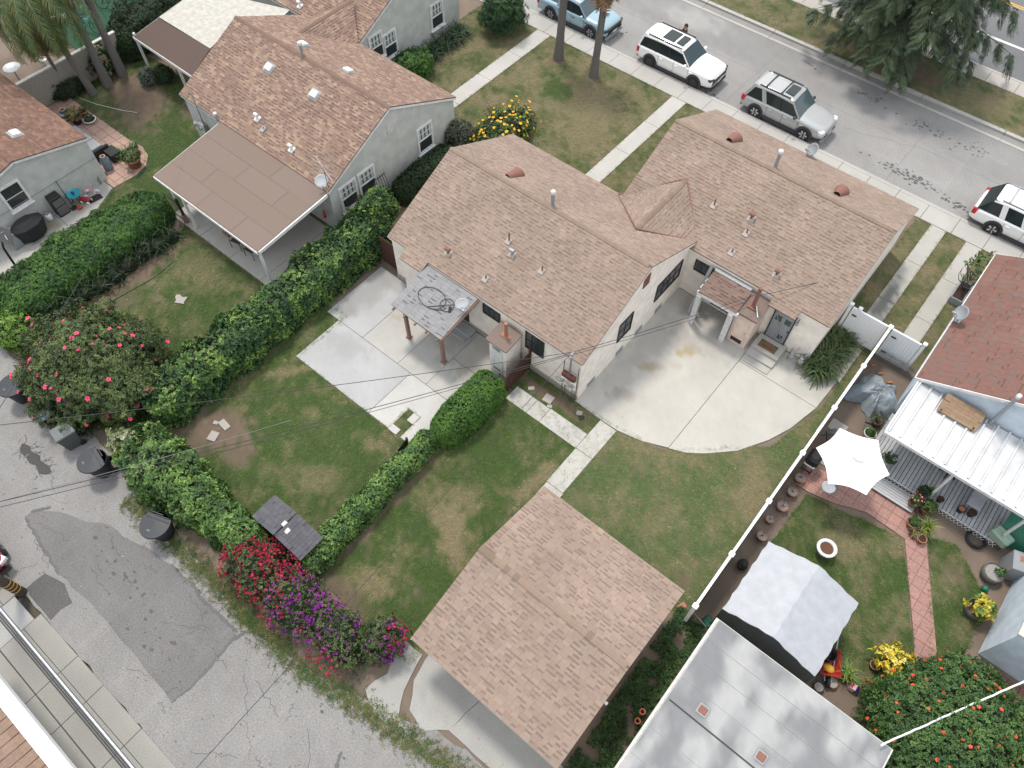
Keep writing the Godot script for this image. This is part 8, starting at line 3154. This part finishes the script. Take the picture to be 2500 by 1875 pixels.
	st = flat_tool()
	cbx(st, v(0.0, 1.3, 0.05), v(0.4, 0.6, 0.14), 0.02)
	cbx(st, v(-0.5, 1.2, 0.05), v(0.3, 0.45, 0.14), 0.02)
	part(em, "box", st, M.trim)
	for k in 2:
		st = round_tool()
		cyl(st, v(-0.5 + k * 0.5, 1.35, 0.12), v(-0.5 + k * 0.5, 1.35, 0.2), 0.08, 0.08, 14)
		part(em, "meter", st, M.zinc)
	st = round_tool()
	tube(st, [v(0.25, 0.9, 0.05), v(0.25, 3.4, 0.05), v(0.2, 3.5, 0.15)], 0.03, 0.03, 8)
	part(em, "mast", st, M.zinc)
	var vp := thing("vent_stack", v(-29.6, 2.55, -14.15), "short galvanised vent with white cap at the cover edge", "vent")
	st = round_tool()
	cyl(st, v(0, -0.02, 0), v(0, 0.35, 0), 0.06, 0.06, 12)
	part(vp, "pipe", st, M.zinc)
	st = round_tool()
	lathe(st, v(0, 0.33, 0), [[0.06, 0.0], [0.09, 0.02], [0.09, 0.1], [0.0, 0.13]], 12)
	part(vp, "cap", st, M.white)
	st = round_tool()
	tube(st, [v(-40.0, 0.03, -12.0), v(-38.6, 0.03, -12.35), v(-37.2, 0.03, -12.9), v(-36.4, 0.03, -13.3)], 0.02)
	solo("garden_hose", st, M.trim, "beige garden hose lying across the dry lawn edge", "hose")
	st = round_tool()
	tube(st, [v(-27.4, 0.03, -8.7), v(-26.6, 0.03, -8.2), v(-26.5, 0.03, -7.0), v(-26.9, 0.03, -4.4), v(-27.3, 0.03, -2.6)], 0.02)
	solo("garden_hose", st, M.wood_grey, "grey garden hose along the bare soil by the broad hedge", "hose")
	st = flat_tool()
	prism(st, rough_edge([p(-24.9, -7.1), p(-24.4, -7.25), p(-24.2, -6.95), p(-24.6, -6.75)], 0.12, 0.15), 0.0, 0.05)
	solo("flat_stone", st, M.pebble_pale, "pale flat stone lying on the side lawn", "stone")

func make_small_things():
	var st: SurfaceTool
	# bins in the alley
	cart_bin(v(-16.2, 0, 0.05), "dark bin with round lid and white print by the alley hedge", 0.35)
	cart_bin(v(-20.05, 0, 0.0), "dark round lidded bin under the variegated bush", -0.2)
	cart_bin(v(-25.3, 0, 0.1), "dark round lidded bin beyond the hibiscus bush", 0.2)
	var b := thing("square_bin", v(-21.95, 0, 0.05), "grey green square wheelie bin between hibiscus and round bin", "bin", "", -0.15)
	st = flat_tool()
	var lo := [v(-0.24, 0.05, -0.26), v(0.24, 0.05, -0.26), v(0.24, 0.05, 0.26), v(-0.24, 0.05, 0.26)]
	var hi := [v(-0.3, 0.95, -0.36), v(0.3, 0.95, -0.36), v(0.3, 0.95, 0.36), v(-0.3, 0.95, 0.36)]
	for i in 4:
		quad(st, lo[i], hi[i], hi[(i + 1) % 4], lo[(i + 1) % 4])
	part(b, "tub", st, M.bin_grey)
	st = flat_tool()
	cbx(st, v(0, 1.0, 0), v(0.66, 0.09, 0.78), 0.03)
	var l := part(b, "lid", st, M.bin_lid)
	st = flat_tool()
	bx(st, v(0.05, 1.05, -0.1), v(0.4, 0.02, 0.3))
	part(l, "panel", st, M.bin_grey)
	st = round_tool()
	cyl(st, v(0.1, 0.75, 0.345), v(0.1, 0.75, 0.36), 0.06, 0.06, 12)
	part(b, "sticker", st, M.trim)
	for s in [-0.26, 0.26]:
		st = round_tool()
		cyl(st, v(s - 0.03, 0.12, -0.3), v(s + 0.03, 0.12, -0.3), 0.12, 0.12, 14)
		part(b, "wheel", st, M.tyre)
	b = thing("small_bin", v(-23.2, 0, 0.05), "small blue lidded bin tucked under the hibiscus", "bin")
	st = flat_tool()
	cbx(st, v(0, 0.45, 0), v(0.42, 0.9, 0.45), 0.04)
	part(b, "tub", st, M.bin)
	st = flat_tool()
	cbx(st, v(0, 0.94, 0), v(0.48, 0.07, 0.52), 0.03)
	part(b, "lid", st, M.blue_lid)
	# playhouse
	var t := thing("playhouse", v(-12.35, 0, -2.78), "small playhouse with charcoal shingle roof and pale roof hatch on lawn", "playhouse")
	st = flat_tool()
	bx(st, v(0, 0.62, 0), v(2.2, 1.24, 0.9))
	part(t, "wall", st, M.grey_metal)
	var ch := [L(0.125, 0.125, 0.142), L(0.138, 0.138, 0.155), L(0.115, 0.115, 0.13), L(0.07, 0.07, 0.08)]
	var roof := Node3D.new()
	roof.name = "roof"
	t.add_child(roof)
	var tabs := []
	for s in [-1.0, 1.0]:
		var e := v(s * 1.26, 1.3, 0)
		var w := v(-s * 1.22, 0.27, 0)
		deck_poly(roof, [v(s * 1.26, 1.3, -0.54), v(s * 1.26, 1.3, 0.52), v(s * 0.03, 1.57, 0.52), v(s * 0.03, 1.57, -0.54)], M.shingle, 0.03)
		var u := v(0, 0, -s)
		courses(tabs, v(s * 1.26, 1.3, 0.52 * s), u, w.normalized(), [p(0, 0), p(1.05, 0), p(1.05, w.length()), p(0, w.length())], ch, {"course": 0.14, "min": 0.15, "max": 0.2, "dash": 0.1})
	finish_roof(roof, tabs, ch)
	for x in [-0.05, 0.22]:
		st = flat_tool()
		cbx(st, v(x, 1.575 - absf(x) * 0.2, 0.02 + x * 0.4), v(0.16, 0.03, 0.2), 0.01, Basis(Vector3.FORWARD, 0.2 * signf(x)))
		part(roof, "roof_hatch", st, M.trim)
	# picket fence by the clipped hedge
	t = thing("picket_fence", v(-10.53, 0, -13.3), "short dark brown picket fence between closet and clipped hedge", "fence")
	for k in 13:
		st = flat_tool()
		bx(st, v(0, 0.6 + rr(-0.03, 0.03), -0.66 + k * 0.11), v(0.025, 1.16, 0.085))
		part(t, "picket", st, M.wood_dark)
	st = flat_tool()
	for y in [0.25, 0.95]:
		bx(st, v(-0.03, y, 0), v(0.035, 0.07, 1.4))
	part(t, "rail", st, M.wood_dark)
	st = flat_tool()
	bx(st, v(0, 0.75, -0.72), v(0.09, 1.5, 0.09))
	part(t, "post", st, M.wood_dark)
	t = thing("side_gate", v(-18.75, 0, -14.35), "dark brown boarded gate between ivy hedge and cream house", "gate")
	for k in 8:
		st = flat_tool()
		bx(st, v(-0.5 + k * 0.14, 0.8, 0), v(0.13, 1.6, 0.03))
		part(t, "board", st, M.wood_dark)
	st = flat_tool()
	for y in [0.3, 1.3]:
		bx(st, v(0, y, -0.035), v(1.1, 0.1, 0.04))
	part(t, "rail", st, M.wood_dark)
	# posts and mesh in the low hedge
	for q in [[-11.69, -10.07, 0.55, "grey timber post beside the clipped hedge on the patio edge"], [-11.85, -8.15, 0.8, "leaning grey post with wire mesh at the lawn corner"], [-11.75, -7.5, 0.75, "grey post rising from the low ivy hedge"]]:
		st = flat_tool()
		bx(st, v(0, q[2] / 2, 0), v(0.09, q[2], 0.07), Basis(Vector3.FORWARD, 0.05))
		solo("timber_post", st, M.wood_grey, q[3], "post", "", v(q[0], 0, q[1]))
	st = flat_tool()
	quad(st, v(-11.85, 0.02, -8.15), v(-11.75, 0.02, -7.55), v(-11.75, 0.7, -7.55), v(-11.85, 0.72, -8.15))
	solo("wire_mesh", st, M.mesh_fabric, "dark wire mesh stretched between two posts at lawn corner", "mesh")
	# services on the cream house corner
	t = thing("electric_service", v(-8.45, 0, -13.9), "rusty junction box, two meters and service mast on cream wall", "electric meter")
	st = flat_tool()
	cbx(st, v(0, 1.72, 0.08), v(0.62, 0.22, 0.2), 0.03)
	part(t, "junction_box", st, M.rust_dark)
	for k in 2:
		st = flat_tool()
		cbx(st, v(-0.22 + k * 0.46, 1.22, 0.05), v(0.24, 0.42, 0.12), 0.02)
		var mb := part(t, "meter_box", st, M.stucco)
		st = round_tool()
		cyl(st, v(-0.22 + k * 0.46, 1.3, 0.1), v(-0.22 + k * 0.46, 1.3, 0.2), 0.085, 0.085, 14)
		part(mb, "meter", st, M.zinc)
	st = round_tool()
	tube(st, [v(0.0, 1.6, 0.06), v(0.0, 3.3, 0.06), v(0.05, 3.42, 0.1)], 0.035, 0.035, 8)
	part(t, "mast", st, M.zinc)
	st = round_tool()
	for q in [[-0.3, 0.1, 2.5], [0.38, 0.2, 2.55], [-0.16, 0.0, 1.0], [0.2, 0.05, 1.0], [0.3, 0.05, 1.0]]:
		tube(st, [v(q[0], q[1], 0.04), v(q[0], q[2], 0.04)], 0.018, 0.018, 6)
	for k in 2:
		var pts := []
		for i in 13:
			pts.append(v(-0.45 + k * 0.4 + cos(i * 0.5) * 0.13, 1.1 + sin(i * 0.5) * 0.12, 0.1))
		tube(st, pts, 0.012, 0.012, 5)
	part(t, "conduit", st, M.wire_grey)
	st = round_tool()
	ball(st, v(0, 3.0, 0.1), v(0.1, 0.08, 0.08), 8)
	ball(st, v(0.03, 3.3, 0.12), v(0.09, 0.06, 0.09), 8)
	part(t, "insulator", st, M.zinc)
	# gas meters by the back steps
	for k in 2:
		t = thing("gas_meter", v(-2.42 + k * 0.42, 0, -21.2), "grey gas meter nearest the back steps" if k == 0 else "grey gas meter nearest the ornamental grass", "gas meter")
		st = round_tool()
		ball(st, v(0, 0.42, 0), v(0.14, 0.17, 0.1), 10)
		part(t, "body", st, M.zinc)
		st = flat_tool()
		cbx(st, v(0, 0.62, 0.02), v(0.14, 0.12, 0.1), 0.02)
		part(t, "dial", st, M.zinc)
		st = round_tool()
		tube(st, [v(-0.12, 0.0, -0.1), v(-0.12, 0.75, -0.1), v(-0.02, 0.75, -0.05), v(-0.02, 0.6, 0.0)], 0.022, 0.022, 6)
		tube(st, [v(0.06, 0.6, 0.0), v(0.08, 0.82, -0.05), v(0.12, 0.82, -0.3)], 0.022, 0.022, 6)
		part(t, "pipe", st, M.zinc)
	var wlm := thing("wall_lamp", v(-2.85, 2.1, -21.4), "small glass wall lamp under the eave beside the back door", "lamp")
	st = round_tool()
	lathe(st, v(0, -0.12, 0), [[0.0, 0.0], [0.07, 0.03], [0.07, 0.14], [0.03, 0.18]], 12)
	part(wlm, "shade", st, M.zinc)
	st = flat_tool()
	bar(st, v(0, 0.06, 0), v(0, 0.06, -0.2), 0.03, 0.03)
	part(wlm, "arm", st, M.black)
	# dishes
	dish("white satellite dish with loose cables on the grey patio cover", v(-13.45, 2.42, -13.25), v(0.75, 0.25, 0.55), 0.27, 0.4, M.vinyl)
	dish("grey satellite dish on the street side eave of the front house", v(-6.85, 2.7, -29.72), v(-0.5, 0.6, 0.6), 0.3, 0.35, M.grey_metal)
	st = round_tool()
	var pts := []
	for i in 33:
		var a := TAU * i / 26.0
		pts.append(v(-14.7 + cos(a) * (0.75 - i * 0.005), 2.42 + (sin(a) * 0.0), -12.9 + sin(a) * 0.42))
	for i in pts.size():
		pts[i].y = 2.15 + (-11.73 - pts[i].z) * 0.194
	pts.append(v(-13.5, 2.5, -13.4))
	tube(st, pts, 0.014, 0.014, 5)
	var p2 := []
	for i in 22:
		var a := TAU * i / 18.0
		var q := v(-14.0 + cos(a) * 0.3, 0, -13.0 + sin(a) * 0.28)
		q.y = 2.16 + (-11.73 - q.z) * 0.194
		p2.append(q)
	tube(st, p2, 0.014, 0.014, 5)
	solo("loose_cable", st, M.wire, "loops of loose black cable lying on the grey patio cover", "cable")
	st = flat_tool()
	bx(st, Vector3.ZERO, v(0.12, 0.24, 0.03), Basis(Vector3.RIGHT, -1.0))
	solo("junction_plate", st, M.black, "small black box beside the white dish on grey cover", "box", "", v(-13.75, 2.42, -12.9), 0.5)
	# slabs and stones
	for q in [[-18.12, -4.21, 0.5, 0.28, -0.1, "long pale paving slab on bare soil of the back lawn"], [-18.05, -3.6, 0.36, 0.42, 0.35, "square paving slab on bare soil of the back lawn"], [-18.45, -4.05, 0.2, 0.16, 0.5, "small broken slab piece between the two lawn slabs"], [-9.0, -13.35, 0.4, 0.38, 0.1, "flat grey stepping stone below the electric meters"], [-8.75, -13.1, 0.2, 0.14, 0.5, "chip of pale stone beside the grey stepping stone"], [-7.64, -13.62, 0.24, 0.2, 0.3, "white stone block near the courtyard corner"], [-9.85, -13.3, 0.26, 0.16, 0.8, "pale rubble stone by the picket fence"]]:
		st = flat_tool()
		cbx(st, v(0, 0.03, 0), v(q[2], 0.05, q[3]), 0.01)
		solo("paving_slab", st, M.pebble_pale, q[5], "paving slab", "", v(q[0], 0, q[1]), q[4])
	st = round_tool()
	lathe(st, Vector3.ZERO, [[0.0, 0.01], [0.09, 0.01], [0.11, 0.05], [0.07, 0.07], [0.0, 0.05]], 12)
	solo("yard_drain", st, M.black, "small black drain cap in the grass by white stone", "drain cap", "", v(-7.45, 0, -13.5))
	# far-left corner building with parapet and tiled roof
	t = thing("corner_building", v(-14.0, 0, 9.0), "white parapet building with brown tile roof across the alley", "building")
	st = flat_tool()
	bx(st, v(0, 1.3, 1.0), v(12.0, 2.6, 5.0))
	part(t, "wall", st, M.white)
	st = flat_tool()
	bx(st, v(0.3, 2.85, -2.88), v(6.2, 0.3, 0.42))
	part(t, "parapet", st, M.vinyl)
	st = flat_tool()
	bx(st, v(3.45, 2.82, -2.85), v(0.18, 0.34, 0.56))
	part(t, "parapet_end", st, M.stucco)
	var tl := Node3D.new()
	tl.name = "tile_roof"
	t.add_child(tl)
	var mats := []
	for i in 4:
		var m: StandardMaterial3D = M.brick.duplicate()
		m.vertex_color_use_as_albedo = false
		m.albedo_color = vary(L(0.30, 0.205, 0.15), 0.12).linear_to_srgb()
		var s2 := flat_tool()
		cbx(s2, Vector3.ZERO, v(0.31, 0.04, 0.36), 0.012)
		mats.append(commit(s2, m))
	for i in 16:
		for j in 7:
			put(tl, "roof_tile", mats[rng.randi() % 4], Transform3D(Basis(Vector3.RIGHT, -0.16), v(-1.7 + i * 0.33, 2.62 + j * 0.05, -2.5 + j * 0.34)))
	# utility pole with yellow guards; the cable guy
	t = thing("utility_pole", v(-18.25, 0, 4.6), "leaning wooden utility pole with yellow plastic bands in the alley", "utility pole")
	st = round_tool()
	tube(st, [v(0, 0, 0), v(-0.1, 3, 0.05), v(-0.3, 9, 0.1)], 0.17, 0.12, 14)
	part(t, "pole", st, M.bark)
	for k in 4:
		st = round_tool()
		lathe(st, v(-0.012 - k * 0.008, 0.45 + k * 0.2, 0), [[0.185, 0.0], [0.19, 0.02], [0.185, 0.05]], 16)
		part(t, "band", st, M.yellow)
	st = round_tool()
	tube(st, [v(-7.49, 0.9, -2.79), v(-7.48, 0.9, -3.01), v(-6.56, 0.9, -3.04)], 0.022)
	for q in [v(-7.61, 0.45, -3.06), v(-6.84, 0.45, -3.08)]:
		cyl(st, q - v(0, 0.45, 0), q + v(0, 0.45, 0), 0.022, 0.022, 6)
	solo("pipe_rail", st, M.rust_dark, "rusty pipe rail between bougainvillea and the garage corner", "rail")
	# scattered litter and leaves
	var tfs := []
	var cols := []
	for i in 260:
		var q := v(rr(-24, 0), 0.022, rr(0.4, 4.4))
		var s := rr(0.012, 0.035)
		var a := rr(0, TAU)
		tfs.append(Transform3D(Basis(v(cos(a), 0, sin(a)) * s, Vector3.UP * s, v(-sin(a), 0, cos(a)) * s), q))
		cols.append([L(0.5, 0.48, 0.44), L(0.12, 0.09, 0.05), L(0.2, 0.14, 0.08), L(0.06, 0.05, 0.04)][rng.randi() % 4])
	for i in 420:
		var q := v(rr(-28, 7), 0.045, rr(-16, -0.5))
		var s := rr(0.014, 0.03)
		tfs.append(Transform3D(Basis(Vector3.UP, rr(0, TAU)).scaled(v(s, s, s)), q))
		cols.append([L(0.45, 0.40, 0.25), L(0.16, 0.11, 0.05), L(0.30, 0.28, 0.12), L(0.5, 0.47, 0.4)][rng.randi() % 4])
	var o := crowd(self, "leaf_litter", sprig("broad"), tfs, cols)
	o.set_meta("kind", "stuff")
	tag(o, "scattered dry leaves and litter on alley, lawns and patio", "litter")

func sag(a: Vector3, b: Vector3, d: float, n := 24) -> Array:
	var out := []
	for i in n + 1:
		var f := float(i) / n
		out.append(a.lerp(b, f) - v(0, 4 * d * f * (1 - f), 0))
	return out

func wire(called: String, label: String, a: Vector3, b: Vector3, d: float, r: float, m: Material):
	var st := round_tool()
	tube(st, sag(a, b, d), r, r, 5)
	solo(called, st, m, label, "cable")

func make_wires():
	# drops from the alley line to the cream house mast
	wire("overhead_wire", "long overhead wire crossing hibiscus and patio to the cream house mast", v(-21.03, 7, 3.89), v(-8.42, 3.35, -13.85), 0.25, 0.012, M.wire)
	wire("overhead_wire", "overhead service cable passing low over the alley bins to cream house", v(-17.55, 7, 4.33), v(-8.44, 3.25, -13.88), 0.25, 0.013, M.wire)
	wire("overhead_wire", "overhead telephone wire just below the service cable to the cream house", v(-17.57, 6.8, 4.46), v(-8.5, 3.05, -13.9), 0.3, 0.010, M.wire)
	wire("overhead_wire", "thin overhead wire over the alley ending above the round bin hedge", v(-17.35, 7.2, 4.3), v(-13.49, 4.5, -5.08), 0.15, 0.009, M.wire_grey)
	wire("overhead_wire", "overhead wire crossing the courtyard to the front house flue", v(-8.42, 3.3, -13.9), v(-4.6, 3.0, -21.0), 0.12, 0.012, M.wire)
	wire("overhead_wire", "second overhead wire crossing the courtyard to the porch closet", v(-8.42, 3.15, -13.9), v(-4.9, 2.4, -20.8), 0.12, 0.010, M.wire)
	wire("overhead_wire", "wire running over the front house roof to its far gable", v(-4.55, 2.9, -21.0), v(-1.75, 3.6, -24.3), 0.05, 0.012, M.wire)
	wire("overhead_wire", "wire from the alley over hibiscus to the grey house mast", v(-18.65, 6.5, 2.22), v(-31.0, 3.45, -14.0), 0.2, 0.011, M.wire)
	wire("overhead_wire", "diagonal wire from cream house mast over bougainvillea to the alley", v(-6.81, 6.8, 3.55), v(-8.5, 3.2, -13.9), 0.1, 0.009, M.wire)
	# bundle above the alley pavement
	var what := ["thick silver messenger cable above the alley pavement", "black cable lashed beside the silver cable over the pavement", "second black cable lashed beside the silver cable over the pavement", "thin black cable at the outer side of the silver cable", "single thinner power cable apart from the silver bundle over the pavement"]
	for k in 5:
		wire("power_cable", what[k], v(-40, 7.2, 3.75 + k * 0.05 + (0.35 if k == 4 else 0.0)), v(20, 7.2, 4.2 + k * 0.05 + (0.35 if k == 4 else 0.0)), 0.0, [0.05, 0.02, 0.02, 0.018, 0.016][k], M.steel if k == 0 else M.wire)
	# white rope over the bush
	var st := round_tool()
	var pts := []
	for i in 40:
		var f := i / 39.0
		pts.append(v(6.3, 2.75, -9.0).lerp(v(9.2, 3.1, -14.0), f) + v(rr(-0.012, 0.012), -0.25 * sin(PI * f) + rr(-0.015, 0.015), 0))
	tube(st, pts, 0.028, 0.028, 6)
	solo("white_rope", st, M.vinyl, "white wrapped rope stretched over the orange flowering bush", "rope")
